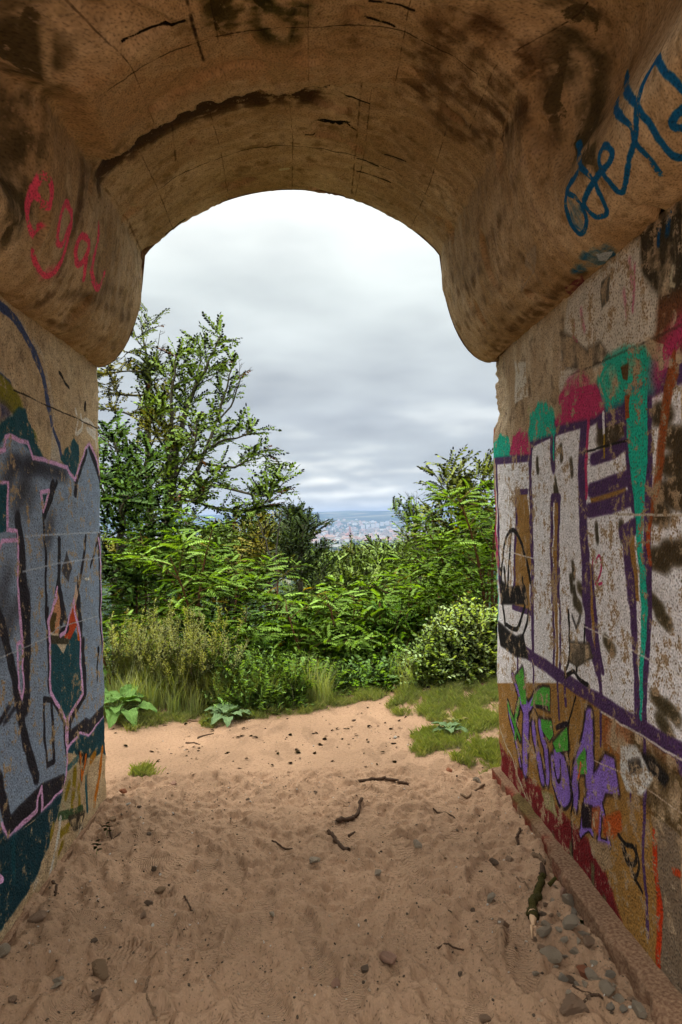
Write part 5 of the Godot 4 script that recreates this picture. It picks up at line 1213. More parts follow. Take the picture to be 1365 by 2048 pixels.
	stick([Vector3(-1.169, 0, -3.151), Vector3(-1.129, 0, -3.085), Vector3(-1.114, 0, -3.034)], 0.006, 0.005, mats.bark, "dark root end sticking out at the foot of the left wall", "twig")
	# the broken mossy branch
	var lg := stick([Vector3(1.004, 0, -2.959), Vector3(0.957, 0, -2.882), Vector3(0.911, 0, -2.803), Vector3(0.878, 0, -2.729), Vector3(0.86, 0, -2.667)], 0.013, 0.021, mats.moss, "thick mossy broken branch beside the loose stones with a pale splintered end", "branch", 9)
	var tip := [Vector3(0.861, 0, -2.67), Vector3(0.84, 0, -2.602)]
	var a := Acc.new()
	var t0: Vector3 = Vector3(tip[0].x, ground_y(tip[0].x, tip[0].z) + 0.016, tip[0].z) - lg.position
	var t1: Vector3 = Vector3(tip[1].x, ground_y(tip[1].x, tip[1].z) + 0.008, tip[1].z) - lg.position
	a.tube(PackedVector3Array([t0 - (t1 - t0) * 0.2, t0.lerp(t1, 0.3), t0.lerp(t1, 0.6)]), PackedFloat32Array([0.017, 0.014, 0.006]), 7)
	for k in 5:
		var s0 := t1 + Vector3(rng.randf_range(-0.009, 0.009), rng.randf_range(-0.004, 0.008), 0)
		a.tube(PackedVector3Array([s0 - (t1 - t0) * 0.3, s0 + (t1 - t0) * rng.randf_range(0.1, 0.5)]), PackedFloat32Array([0.005, 0.001]), 4)
	part("splintered_end", a.mesh(), mats.raw_wood, lg)
	a = Acc.new()
	a.tube(PackedVector3Array([Vector3(0.0, 0.0, 0.0), Vector3(0.018, 0.006, -0.06), Vector3(0.026, 0.004, -0.10)]), PackedFloat32Array([0.016, 0.011, 0.006]), 7)
	part("snapped_tip", a.mesh(), mats.bark, lg)
	a = Acc.new()
	a.tube(PackedVector3Array([Vector3(-0.01, 0.01, 0.10), Vector3(0.025, 0.035, 0.09)]), PackedFloat32Array([0.010, 0.007]), 7)
	part("branch_stub", a.mesh(), mats.moss, lg)
	# crumbs and grit too many to count
	var where := []
	var tint := []
	var crumbs := noise(90, 1.3, 3)
	while where.size() < 4200:
		var x := rng.randf_range(-1.15, 1.1)
		var z := rng.randf_range(-6.3, -1.9)
		if rng.randf() > 0.30 + 0.9 * sm(-0.2, 0.4, crumbs.get_noise_2d(x, z)) + 0.8 * sm(0.65, 0.95, absf(x)) * sm(-4.2, -4.0, z):
			continue
		if z < -4.3 and rng.randf() < 0.55:
			continue
		var s := 0.002 + 0.0085 * pow(rng.randf(), 4.0)
		var b := Basis.from_euler(Vector3(rng.randf() * TAU, rng.randf() * TAU, rng.randf())).scaled_local(Vector3(1.0, 0.7, rng.randf_range(0.5, 1.0)) * s * 1.7)
		where.append(Transform3D(b, Vector3(x, ground_y(x, z) + s * 0.2, z)))
		var dark := rng.randf()
		tint.append(Color(0.07, 0.05, 0.035) if dark < 0.55 else Color(0.30, 0.22, 0.15) if dark < 0.85 else Color(0.42, 0.38, 0.33))
	var gm := mat(Color.WHITE, 0.95)
	gm.vertex_color_use_as_albedo = true
	many("debris", rock(350, 0.7, 6), gm, where, tint, self, "dark crumbs, grit and bark bits scattered over the sand", "debris")

# ---------------------------------------------------------------- plants
func blade(a: Acc, base: Vector3, dir: Vector3, side: Vector3, size: float, wide: float, sag: float, col: Color) -> void:
	var up := side.cross(dir).normalized()
	if up.y < 0.0:
		up = -up
	var k := a.v.size()
	var pts := [base, base + dir * size * 0.32 + side * wide * 0.5, base + dir * size * 0.32 - side * wide * 0.5, base + dir * size * 0.7 + side * wide * 0.42 - up * sag * size * 0.4, base + dir * size * 0.7 - side * wide * 0.42 - up * sag * size * 0.4, base + dir * size - up * sag * size]
	for p in pts:
		a.vert(p, up, col)
	for q in [[0, 1, 2], [1, 3, 2], [2, 3, 4], [3, 5, 4]]:
		a.i.append_array(PackedInt32Array([k + q[0], k + q[1], k + q[2]]))

func compound_leaf(seed_: int, pairs: int, size: float) -> ArrayMesh:            # a pinnate leaf along +x
	var r := RandomNumberGenerator.new()
	r.seed = seed_
	var a := Acc.new()
	var path := PackedVector3Array()
	var rad := PackedFloat32Array()
	for k in 7:
		var t := k / 6.0
		path.append(Vector3(size * t * (1.0 - 0.10 * t), size * (0.12 * t - 0.34 * t * t), size * 0.05 * sin(t * 3.0 + seed_)))
		rad.append(0.0016 - 0.001 * t)
	a.tube(path, rad, 3, Color(0.8, 0.75, 0.5))
	for k in pairs:
		var t := lerpf(0.2, 0.94, float(k) / (pairs - 1))
		var p := path[int(t * 5.99)].lerp(path[int(t * 5.99) + 1], fmod(t * 6.0, 1.0))
		var fwd := (path[6] - path[0]).normalized()
		for s in [-1.0, 1.0]:
			var d := (Vector3(0.28, r.randf_range(-0.30, 0.05), s) + fwd * 0.2).normalized()
			var c := Color(1, 1, 1) * r.randf_range(0.85, 1.15)
			blade(a, p + d * 0.002, d, Vector3(1, 0.1, -s * 0.3).normalized(), size * r.randf_range(0.175, 0.205) * sin(1.0 + 1.6 * t), size * 0.066, r.randf_range(0.0, 0.25), c)
	blade(a, path[6], (path[6] - path[5]).normalized(), Vector3(0, 0, 1), size * 0.15, size * 0.075, 0.2, Color.WHITE)
	return a.mesh()

func leaf_spray(seed_: int, leaves: int, size: float, long: float, wide: float) -> ArrayMesh:      # a flat twig of plain leaves along +x
	var r := RandomNumberGenerator.new()
	r.seed = seed_
	var a := Acc.new()
	a.tube(PackedVector3Array([Vector3.ZERO, Vector3(size * 0.5, 0.02 * size, 0), Vector3(size, -0.05 * size, 0)]), PackedFloat32Array([0.004, 0.003, 0.001]), 3, Color(0.55, 0.45, 0.4))
	for k in leaves:
		var t := (k + 0.6) / leaves
		var s := 1.0 if k % 2 else -1.0
		var d := Vector3(r.randf_range(0.3, 0.8), r.randf_range(-0.45, 0.3), s * r.randf_range(0.6, 1.0)).normalized()
		if k == leaves - 1:
			d = Vector3(1, -0.2, 0)
		blade(a, Vector3(size * t, 0.01 * size, 0), d, Vector3(0.5, r.randf_range(-0.7, 0.7), -s).cross(d).cross(d).normalized(), long * r.randf_range(0.75, 1.2), wide * r.randf_range(0.8, 1.15), r.randf_range(-0.1, 0.35), Color.WHITE * r.randf_range(0.8, 1.2))
	return a.mesh()

func facing(dir: Vector3, up := Vector3.UP, size := 1.0) -> Basis:                # +x along dir, +y as near up as it can be
	var x := dir.normalized()
	var z := x.cross(up)
	z = Vector3.BACK if z.length() < 0.01 else z.normalized()
	return Basis(x, z.cross(x), z).scaled_local(Vector3.ONE * size)

func leaf_mat(c: Color, through := 1.0, rough := 0.55) -> StandardMaterial3D:
	var m := StandardMaterial3D.new()
	m.albedo_color = c
	m.roughness = rough
	m.metallic_specular = 0.35
	m.vertex_color_use_as_albedo = true
	m.cull_mode = BaseMaterial3D.CULL_DISABLED
	m.backlight_enabled = true
	m.backlight = Color(through, through, through * 0.4)
	return m

var leaf_meshes := []
var spray_meshes := []
var small_sprays := []

func bent(a: Vector3, b: Vector3, sag: float, n: int) -> PackedVector3Array:
	var out := PackedVector3Array()
	var side := Vector3(rng.randfn(), rng.randfn() * 0.4, rng.randfn()) * a.distance_to(b) * 0.06
	for k in n + 1:
		var t := float(k) / n
		out.append(a.lerp(b, t) + Vector3.UP * sag * 4.0 * t * (1.0 - t) + side * sin(t * PI))
	return out

func tapered(r0: float, r1: float, n: int) -> PackedFloat32Array:
	var out := PackedFloat32Array()
	for k in n + 1:
		out.append(lerpf(r0, r1, float(k) / n))
	return out

# A young locust: thin stems, arching shoots, feathered leaves. The leaves that show largest are parts of their own.
func robinia(top: Vector3, spread: float, stems: int, singles: int, tone: Color, label: String, lean := Vector3.ZERO, bottom := 0.3) -> void:
	var g := Vector3(top.x - lean.x, slope_y(top.x - lean.x, top.z) - 0.05, top.z)
	var o := thing("locust_tree", label, "young tree", g, "young locust trees below the brow")
	var h := top.y - g.y
	var wood := Acc.new()
	var where := []
	for s in stems:
		var ang := TAU * (s + rng.randf() * 0.6) / stems
		var foot := Vector3(cos(ang), 0, sin(ang)) * 0.06
		var tip := Vector3(cos(ang) * spread * 0.42 * (0.25 if s == 0 else 1.0), h * (0.97 if s == 0 else rng.randf_range(0.72, 0.95)), sin(ang) * spread * 0.42 * (0.25 if s == 0 else 1.0)) + lean
		var path := bent(foot, tip, 0.03 * h, 9)
		wood.tube(path, tapered(0.018 + 0.004 * h, 0.005, 9), 6, Color(0.9, 0.7, 0.6))
		var shoots := int(5 + 3.2 * h)
		for k in shoots:
			var t := lerpf(bottom, 0.98, (k + rng.randf() * 0.7) / shoots)
			var p := path[int(t * 8.99)].lerp(path[int(t * 8.99) + 1], fmod(t * 9.0, 1.0))
			var a2 := rng.randf() * TAU
			var reach := spread * lerpf(0.56, 0.22, pow(t, 2.0)) * rng.randf_range(0.6, 1.1)
			var out := Vector3(cos(a2), rng.randf_range(0.1, 0.7), sin(a2)).normalized() * reach
			var sh := bent(p, p + out, 0.10 * reach, 5)
			wood.tube(sh, tapered(0.006, 0.002, 5), 4, Color(0.75, 0.75, 0.45))
			var leaves := int(4 + reach / 0.047)
			for l in leaves:
				var u := lerpf(0.12, 1.0, (l + 0.5) / leaves)
				var q := sh[int(u * 4.99)].lerp(sh[int(u * 4.99) + 1], fmod(u * 5.0, 1.0))
				var turn := l * 2.4 + rng.randf()
				var side := out.normalized() * 0.55 + Vector3(cos(turn), 0.05 + 0.4 * u - 0.5 * rng.randf(), sin(turn))
				where.append(Transform3D(facing(side, Vector3(side.x * 0.5 + rng.randf_range(-0.4, 0.4), 0.9, side.z * 0.5 + rng.randf_range(-0.4, 0.4)), rng.randf_range(0.7, 1.15)), q))
	part("stem", wood.mesh(), mats.stem, o)
	where.sort_custom(func(x, y): return x.origin.z * 1.0 + x.origin.y * 0.4 > y.origin.z + y.origin.y * 0.4)
	for k in mini(singles, where.size()):
		var leaf := part("leaf", leaf_meshes[k % 4], mats.locust[rng.randi() % 4], o)
		leaf.transform = where[k]
	var rest := where.slice(singles)
	for j in 2:
		var some := []
		var tint := []
		for k in range(j, rest.size(), 2):
			some.append(rest[k])
			tint.append(tone * rng.randf_range(0.72, 1.22) if rng.randf() > 0.025 else Color(0.42, 0.26, 0.02))
		many("foliage", leaf_meshes[j * 2 + rng.randi() % 2], mats.foliage, some, tint, o)

# A tree from drawn limbs: [points, radius at the foot, radius at the tip, leafiness]
func tree(called: String, label: String, category: String, limbs: Array, tone: Color, opt := {}) -> void:
	var base: Vector3 = limbs[0][0][0]
	base.y = slope_y(base.x, base.z) - 0.15
	var o := thing(called, label, category, base, opt.get("group", ""))
	var wood := Acc.new()
	var where := []
	var tint := []
	var big: float = opt.get("size", 1.0)
	var autumn := noise(int(base.x * 31.0) + 400, 0.45, 2)
	var n_twig: float = opt.get("twigs", 4.5)
	for li in limbs.size():
		var limb: Array = limbs[li]
		var pts: Array = limb[0].duplicate()
		if li == 0:
			pts.push_front(base)
		var path := PackedVector3Array()
		for k in pts.size() - 1:
			for j in 4:
				var p: Vector3 = (pts[k] as Vector3).cubic_interpolate(pts[k + 1], pts[maxi(k - 1, 0)], pts[mini(k + 2, pts.size() - 1)], j / 4.0)
				path.append(p - base + Vector3(rng.randfn(), 0, rng.randfn()) * 0.012 * big)
		path.append(pts[-1] - base)
		var n := path.size() - 1
		wood.tube(path, tapered(limb[1], limb[2], n), 7 if limb[1] > 0.03 else 4, Color(1, 1, 1))
		var long := 0.0
		for k in n:
			long += path[k].distance_to(path[k + 1])
		var leafy: float = limb[3]
		var first := 0.25 if li > 0 else 0.62
		var cnt := int(long * n_twig / big) + 2
		for k in cnt:
			var t := lerpf(first, 1.0, (k + rng.randf()) / cnt)
			var f := minf(t * n, n - 0.001)
			var p := path[int(f)].lerp(path[int(f) + 1], f - int(f))
			var along := (path[int(f) + 1] - path[int(f)]).normalized()
			var ang := rng.randf() * TAU
			var out := (along * rng.randf_range(0.3, 1.0) + Vector3(cos(ang), rng.randf_range(-0.25, 0.55), sin(ang))).normalized()
			var reach: float = big * opt.get("reach", 0.75) * lerpf(1.0, 0.35, t) * rng.randf_range(0.5, 1.2) * (0.5 if leafy < 0.05 else 1.0)
			var tw := bent(p, p + out * reach, 0.03 * reach, 4)
			wood.tube(tw, tapered(0.008 * big * (0.6 if leafy < 0.05 else 1.0), 0.002 * big, 4), 3, Color(0.9, 0.85, 0.8))
			if leafy < 0.05:
				for j in 3:
					var q := tw[j + 1]
					wood.tube(bent(q, q + (out + Vector3(rng.randfn(), rng.randf(), rng.randfn()) * 0.8).normalized() * reach * 0.45, 0, 2), tapered(0.003 * big, 0.001 * big, 2), 3, Color(0.9, 0.85, 0.8))
				continue
			var sprays := int(2 + reach / big / 0.085)
			for j in sprays:
				if rng.randf() > leafy:
					continue
				var u := lerpf(0.15, 1.0, (j + 0.5) / sprays)
				var q := tw[int(u * 3.99)].lerp(tw[int(u * 3.99) + 1], fmod(u * 4.0, 1.0))
				var a2 := rng.randf() * TAU
				var d := out * 0.8 + Vector3(cos(a2), rng.randf_range(-0.3, 0.35), sin(a2)) * 0.8
				where.append(Transform3D(facing(d, Vector3(rng.randfn() * 0.35, 1, rng.randfn() * 0.35), big * rng.randf_range(0.7, 1.15)), q))
				var c := tone * rng.randf_range(0.65, 1.3)
				var y := autumn.get_noise_3dv(q)
				if y > opt.get("gold", 0.55):
					c = c.lerp(Color(0.30, 0.24, 0.02), 0.75)
				elif rng.randf() < opt.get("rust", 0.0):
					c = Color(0.22, 0.08, 0.03)
				tint.append(c)
	part("trunk", wood.mesh(), opt.get("bark", mats.grey_bark), o)
	var set_: Array = opt.get("sprays", spray_meshes)
	for j in set_.size():
		var some := []
		var hues := []
		for k in range(j, where.size(), set_.size()):
			some.append(where[k])
			hues.append(tint[k])
		if some.size() > 0:
			many("crown", set_[j], mats.foliage_dull, some, hues, o)

# A low bush: stems fan from the foot, twigs of leaves fill an uneven dome
func bush(called: String, label: String, category: String, at: Vector3, wide: float, high: float, count: int, tone: Color, sprays: Array, opt := {}) -> void:
	var g := Vector3(at.x, ground_y(at.x, at.z) - 0.03, at.z)
	var o := thing(called, label, category, g, opt.get("group", ""))
	var wood := Acc.new()
	var n := noise(int(at.x * 53.0 + at.z * 17.0), 1.2, 3)
	var ends := []
	for k in 14:
		var a := TAU * k / 14.0 + rng.randf() * 0.5
		var e := Vector3(cos(a) * wide * rng.randf_range(0.1, 0.42), high * rng.randf_range(0.45, 0.95), sin(a) * wide * rng.randf_range(0.1, 0.42))
		var path := bent(Vector3(cos(a), 0, sin(a)) * wide * 0.06, e, 0.06 * high, 5)
		wood.tube(path, tapered(0.006 + 0.006 * high, 0.002, 5), 4)
		ends.append(path)
	part("stem", wood.mesh(), mats.stem, o)
	var where := []
	var tint := []
	for k in count:
		var d := Vector3(rng.randfn(), absf(rng.randfn()) * 0.9 - 0.1, rng.randfn()).normalized()
		var l := (0.45 + 0.55 * sqrt(rng.randf())) * (1.0 + 0.35 * n.get_noise_3dv(d * 1.6))
		var p := Vector3(d.x * wide * 0.5, maxf(0.03, d.y) * high, d.z * wide * 0.5) * l
		var dir := Vector3(d.x, 0.25 + opt.get("rise", 0.5) * rng.randf(), d.z) + Vector3(rng.randfn(), rng.randfn() * 0.4, rng.randfn()) * 0.6
		where.append(Transform3D(facing(dir, Vector3(rng.randfn() * 0.4, 1, rng.randfn() * 0.4), opt.get("size", 1.0) * rng.randf_range(0.7, 1.2)), p - dir.normalized() * 0.08))
		tint.append(tone * rng.randf_range(0.82, 1.18))
	for j in sprays.size():
		var some := []
		var hues := []
		for k in range(j, where.size(), sprays.size()):
			some.append(where[k])
			hues.append(tint[k])
		many("foliage", sprays[j], opt.get("mat", mats.foliage), some, hues, o)

func weed_mesh(seed_: int, stems: int, high: float, spread: float) -> Array:          # mugwort: [stems, leaves and seed heads]
	var r := RandomNumberGenerator.new()
	r.seed = seed_
	var w := Acc.new()
	var a := Acc.new()
	for s in stems:
		var ang := r.randf() * TAU
		var foot := Vector3(cos(ang), 0, sin(ang)) * spread * 0.25 * r.randf()
		var h := high * r.randf_range(0.6, 1.05)
		var tip := foot + Vector3(cos(ang) * spread * r.randf_range(0.1, 0.6), h, sin(ang) * spread * r.randf_range(0.1, 0.6))
		var path := PackedVector3Array()
		for k in 7:
			var t := k / 6.0
			path.append(foot.lerp(tip, t) + Vector3(cos(ang), 0, sin(ang)) * 0.06 * t * t)
		w.tube(path, tapered(0.0042, 0.0012, 6), 4)
		for k in 70:
			var t := lerpf(0.12, 1.0, pow(r.randf(), 0.75))
			var p := path[int(t * 5.99)].lerp(path[int(t * 5.99) + 1], fmod(t * 6.0, 1.0))
			var a2 := r.randf() * TAU
			var top := sm(0.5, 0.75, t)
			var out := Vector3(cos(a2), lerpf(0.3, 1.2, top), sin(a2)).normalized()
			if top > 0.5:                                                  # a spike of small seed heads
				var l := 0.13 * (1.15 - t) + 0.03
				for j in 6:
					blade(a, p + out * l * j / 6.0, (out + Vector3(r.randfn(), r.randfn(), r.randfn()) * 0.8).normalized(), out.cross(Vector3(0.3, 0.2, 1)).normalized(), 0.014, 0.008, 0.1, Color(1.2, 1.1, 0.85) * r.randf_range(0.7, 1.2))
			else:
				for j in 3:
					var d := (out + Vector3(r.randfn(), r.randfn() * 0.5, r.randfn()) * 0.5).normalized()
					blade(a, p, d, d.cross(Vector3.UP).normalized(), r.randf_range(0.04, 0.075), 0.013, 0.4, Color(0.9, 1.0, 0.8) * r.randf_range(0.7, 1.2))
	return [w.mesh(), a.mesh()]

func big_leaf(seed_: int, size: float, droop: float) -> ArrayMesh:                    # a burdock leaf along +x from its stalk
	var n := noise(seed_, 2.5, 2)
	return grid(13, 13, func(i, j):
		var u: float = i / 12.0
		var v: float = j / 6.0 - 1.0
		var half: float = 0.42 * pow(sin(PI * pow(clampf(u * 0.93 + 0.045, 0, 1), 0.62)), 0.75) * (1.0 + 0.06 * sin(u * 17.0 + v))
		var x: float = u - 0.16 * absf(v) * (1.0 - u)
		var y: float = 0.10 * absf(v) * sin(PI * u) + 0.07 * n.get_noise_2d(u * 2.0, v * 1.3) + 0.05 * absf(v) * sin(u * 15.0 + v * 2.0) - droop * x * x + 0.03 * absf(sin(u * 22.0 - absf(v) * 5.0)) * absf(v)
		return Vector3(x, y, v * half) * size, func(i, j): return Vector2(i / 12.0, j / 12.0), func(i, j, p):
		var vein := 1.0 if j == 6 else 0.0
		return (Color(1, 1, 1) * (0.8 + 0.3 * n.get_noise_2d(i * 0.4, j * 0.4) + 0.12 * ((i + absi(j - 6)) % 3))).lerp(Color(1.5, 1.35, 1.3), vein * 0.6))

func burdock(called: String, label: String, at: Vector3, count: int, wide: float, rise: float, size: float, m: Material) -> void:
	var g := Vector3(at.x, ground_y(at.x, at.z), at.z)
	var o := thing(called, label, "burdock", g)
	for k in count:
		var t := (k + 0.5) / count                                           # inner leaves stand, outer ones hang
		var a := k * 2.4 + rng.randf_range(-0.3, 0.3)
		var out := Vector3(cos(a), 0, -sin(a))
		var up := lerpf(1.25, 0.25, t) + rng.randf_range(-0.15, 0.15)
		var long := lerpf(rise, wide, t) * rng.randf_range(0.8, 1.1)
		var tip: Vector3 = out * long * cos(up) + Vector3.UP * long * sin(up)
		var st := Acc.new()
		st.tube(bent(Vector3.ZERO, tip, 0.03, 5), tapered(0.007, 0.004, 5), 6, Color(1, 1, 1))
		var s := size * rng.randf_range(0.75, 1.2)
		var droop := lerpf(0.25, 0.75, t) * rng.randf_range(0.7, 1.2)
		var leaf := part("leaf", big_leaf(k * 7 + int(at.x * 100.0), s, droop), m, o)
		leaf.transform = Transform3D(facing(out + Vector3.UP * (0.65 - 0.75 * t), Vector3.UP + out * 0.2 + Vector3(rng.randfn(), 0, rng.randfn()) * 0.2), tip - out * s * 0.06)
		part("stalk", st.mesh(), mats.stalk, leaf).transform = leaf.transform.affine_inverse()

func build_plants() -> void:
	mats.stem = mat(lin(0.16, 0.09, 0.055), 0.85)
	mats.stem.vertex_color_use_as_albedo = true
	mats.stalk = mat(lin(0.16, 0.22, 0.07), 0.7)
	mats.grey_bark = mat(lin(0.20, 0.18, 0.145), 0.9, tiled(401, 0.05, Color.BLACK, Color.WHITE, 256), 3.0, 0.6, tiled(402, 0.03, Color(0.45, 0.43, 0.38), Color(1, 1, 0.95), 256))
	mats.dead_bark = mat(lin(0.13, 0.11, 0.10), 0.9)
	mats.foliage = leaf_mat(Color.WHITE)
	mats.foliage_dull = leaf_mat(Color.WHITE, 0.7, 0.5)
	mats.locust = []
	for k in 4:
		mats.locust.append(leaf_mat((Color(0.28, 0.47, 0.065) * [0.8, 0.95, 1.1, 1.3][k]).linear_to_srgb(), 0.85))
	for k in 4:
		leaf_meshes.append(compound_leaf(500 + k, 8 + k % 2, 0.275))
	for k in 3:
		spray_meshes.append(leaf_spray(520 + k, 16, 0.34, 0.064, 0.040))
		small_sprays.append(leaf_spray(530 + k, 12, 0.20, 0.042, 0.020))
	var beech := Color(0.281, 0.415, 0.079)
	var dark := Color(0.183, 0.329, 0.085)
	# the tall beech on the left and its neighbours
	tree("beech_tree", "tall half bare beech left of the view with ragged limbs reaching right", "tree", [
		[[Vector3(-2.526, 0.468, -12.169), Vector3(-2.413, 1.52, -12.149), Vector3(-2.304, 2.397, -12.132), Vector3(-2.228, 3.011, -12.119)], 0.12, 0.075, 0.5],
		[[Vector3(-2.228, 3.011, -12.119), Vector3(-2.009, 3.709, -12.098), Vector3(-1.687, 4.316, -12.073), Vector3(-1.415, 4.98, -12.249)], 0.06, 0.010, 0.95],
		[[Vector3(-1.87, 4.013, -12.087), Vector3(-1.782, 4.542, -12.275), Vector3(-1.808, 4.837, -12.373)], 0.02, 0.005, 0.85],
		[[Vector3(-2.248, 2.923, -12.121), Vector3(-2.25, 3.767, -11.91), Vector3(-2.117, 4.476, -11.693)], 0.045, 0.008, 0.85],
		[[Vector3(-2.369, 1.519, -12.147), Vector3(-2.077, 2.314, -12.321), Vector3(-1.861, 2.675, -12.404), Vector3(-1.599, 3.418, -12.581), Vector3(-1.365, 4.119, -12.659), Vector3(-1.301, 4.509, -12.75)], 0.06, 0.008, 0.8],
		[[Vector3(-1.746, 2.942, -12.395), Vector3(-1.366, 3.077, -12.072), Vector3(-1.083, 3.089, -11.856), Vector3(-.841, 3.203, -11.641)], 0.03, 0.006, 0.95],
		[[Vector3(-1.815, 2.719, -12.401), Vector3(-1.252, 2.631, -12.573), Vector3(-.841, 2.905, -12.647), Vector3(-.553, 2.621, -12.635)], 0.03, 0.006, 0.9],
		[[Vector3(-1.897, 2.399, -12.31), Vector3(-1.171, 2.174, -11.673), Vector3(-.653, 2.052, -11.447), Vector3(-.278, 2.279, -11.323)], 0.032, 0.006, 0.8],
		[[Vector3(-2.126, 2.137, -12.326), Vector3(-1.505, 1.883, -11.595), Vector3(-.893, 1.82, -11.262), Vector3(-.633, 1.931, -11.046)], 0.032, 0.006, 0.95],
		[[Vector3(-1.599, 3.418, -12.581), Vector3(-1.25, 3.885, -12.656), Vector3(-1.14, 4.272, -12.745), Vector3(-.957, 4.495, -12.832)], 0.02, 0.004, 0.0],
		[[Vector3(-1.371, 3.842, -12.663), Vector3(-1.161, 4.14, -12.547), Vector3(-1.123, 4.555, -12.44)], 0.012, 0.003, 0.0],
		[[Vector3(-1.825, 4.056, -12.084), Vector3(-1.559, 4.181, -12.068), Vector3(-1.421, 4.415, -12.057)], 0.010, 0.003, 0.0],
		[[Vector3(-2.28, 2.66, -12.127), Vector3(-2.506, 3.168, -11.932), Vector3(-2.663, 3.656, -11.733)], 0.03, 0.006, 0.8],
		[[Vector3(-2.311, 2.133, -12.135), Vector3(-2.481, 2.364, -11.541), Vector3(-2.714, 2.426, -11.152)], 0.03, 0.006, 0.9],
		[[Vector3(-2.304, 2.397, -12.132), Vector3(-1.811, 2.828, -11.298), Vector3(-1.687, 3.287, -11.085)], 0.03, 0.006, 0.9],
		[[Vector3(-2.339, 2.046, -12.138), Vector3(-1.758, 1.999, -11.106), Vector3(-1.377, 2.288, -10.681)], 0.03, 0.006, 0.95],
		[[Vector3(-2.365, 1.695, -12.144), Vector3(-2.556, 1.781, -11.452), Vector3(-2.806, 1.945, -11.163)], 0.03, 0.006, 0.9],
		[[Vector3(-2.315, 1.958, -12.138), Vector3(-1.915, 1.599, -11.52), Vector3(-1.369, 1.425, -11.093)], 0.03, 0.006, 0.9],
		[[Vector3(-2.254, 2.66, -12.125), Vector3(-2.618, 3.324, -13.138), Vector3(-2.759, 4.048, -13.436)], 0.03, 0.006, 0.8],
	], beech, {"gold": 0.42, "rust": 0.02, "twigs": 8.5, "reach": 0.52})
	tree("birch_tree", "thin sparse tree behind the left wall's edge with dead grey twigs at its top", "tree", [
		[[Vector3(-3.152, 0.285, -14.209), Vector3(-3.171, 1.619, -14.192), Vector3(-3.165, 3.157, -14.171), Vector3(-3.115, 4.387, -14.151), Vector3(-3.084, 4.797, -14.144)], 0.11, 0.04, 0.5],
		[[Vector3(-3.1, 4.592, -14.148), Vector3(-3.177, 5.209, -14.144), Vector3(-3.227, 5.672, -14.14), Vector3(-3.019, 5.821, -14.127)], 0.03, 0.005, 0.40],
		[[Vector3(-3.096, 4.746, -14.146), Vector3(-2.903, 5.079, -14.131), Vector3(-2.816, 5.303, -14.123)], 0.022, 0.004, 0.0],
		[[Vector3(-3.085, 4.776, -14.145), Vector3(-2.966, 5.05, -14.135), Vector3(-2.85, 5.611, -14.121)], 0.018, 0.004, 0.0],
		[[Vector3(-2.966, 5.05, -14.135), Vector3(-2.779, 5.148, -14.123), Vector3(-2.644, 5.227, -14.115)], 0.012, 0.003, 0.0],
		[[Vector3(-3.097, 4.694, -14.146), Vector3(-3.404, 4.696, -13.762), Vector3(-3.867, 4.543, -13.489)], 0.028, 0.005, 0.75],
		[[Vector3(-3.117, 4.285, -14.153), Vector3(-3.515, 4.22, -13.775), Vector3(-3.775, 4.317, -13.487)], 0.028, 0.005, 0.55],
		[[Vector3(-3.145, 3.567, -14.164), Vector3(-3.426, 3.819, -13.775), Vector3(-3.757, 3.861, -13.392)], 0.03, 0.005, 0.55],
		[[Vector3(-3.165, 3.157, -14.171), Vector3(-2.834, 3.605, -13.746), Vector3(-2.729, 4.163, -13.533)], 0.03, 0.005, 0.7],
		[[Vector3(-3.165, 2.747, -14.176), Vector3(-3.518, 3.014, -13.691), Vector3(-3.868, 3.284, -13.406)], 0.03, 0.005, 0.8],
		[[Vector3(-3.164, 2.337, -14.182), Vector3(-3.406, 2.511, -13.591), Vector3(-3.732, 2.494, -13.209)], 0.03, 0.005, 0.8],
		[[Vector3(-3.228, 5.211, -14.147), Vector3(-3.466, 5.116, -13.96), Vector3(-3.598, 4.92, -13.77)], 0.016, 0.004, 0.7],
		[[Vector3(-3.187, 5.21, -14.144), Vector3(-3.336, 5.466, -13.949), Vector3(-3.412, 5.67, -13.95)], 0.014, 0.004, 0.5],
	], Color(0.25, 0.33, 0.09), {"gold": 0.38, "rust": 0.03, "twigs": 7.0, "reach": 0.6})
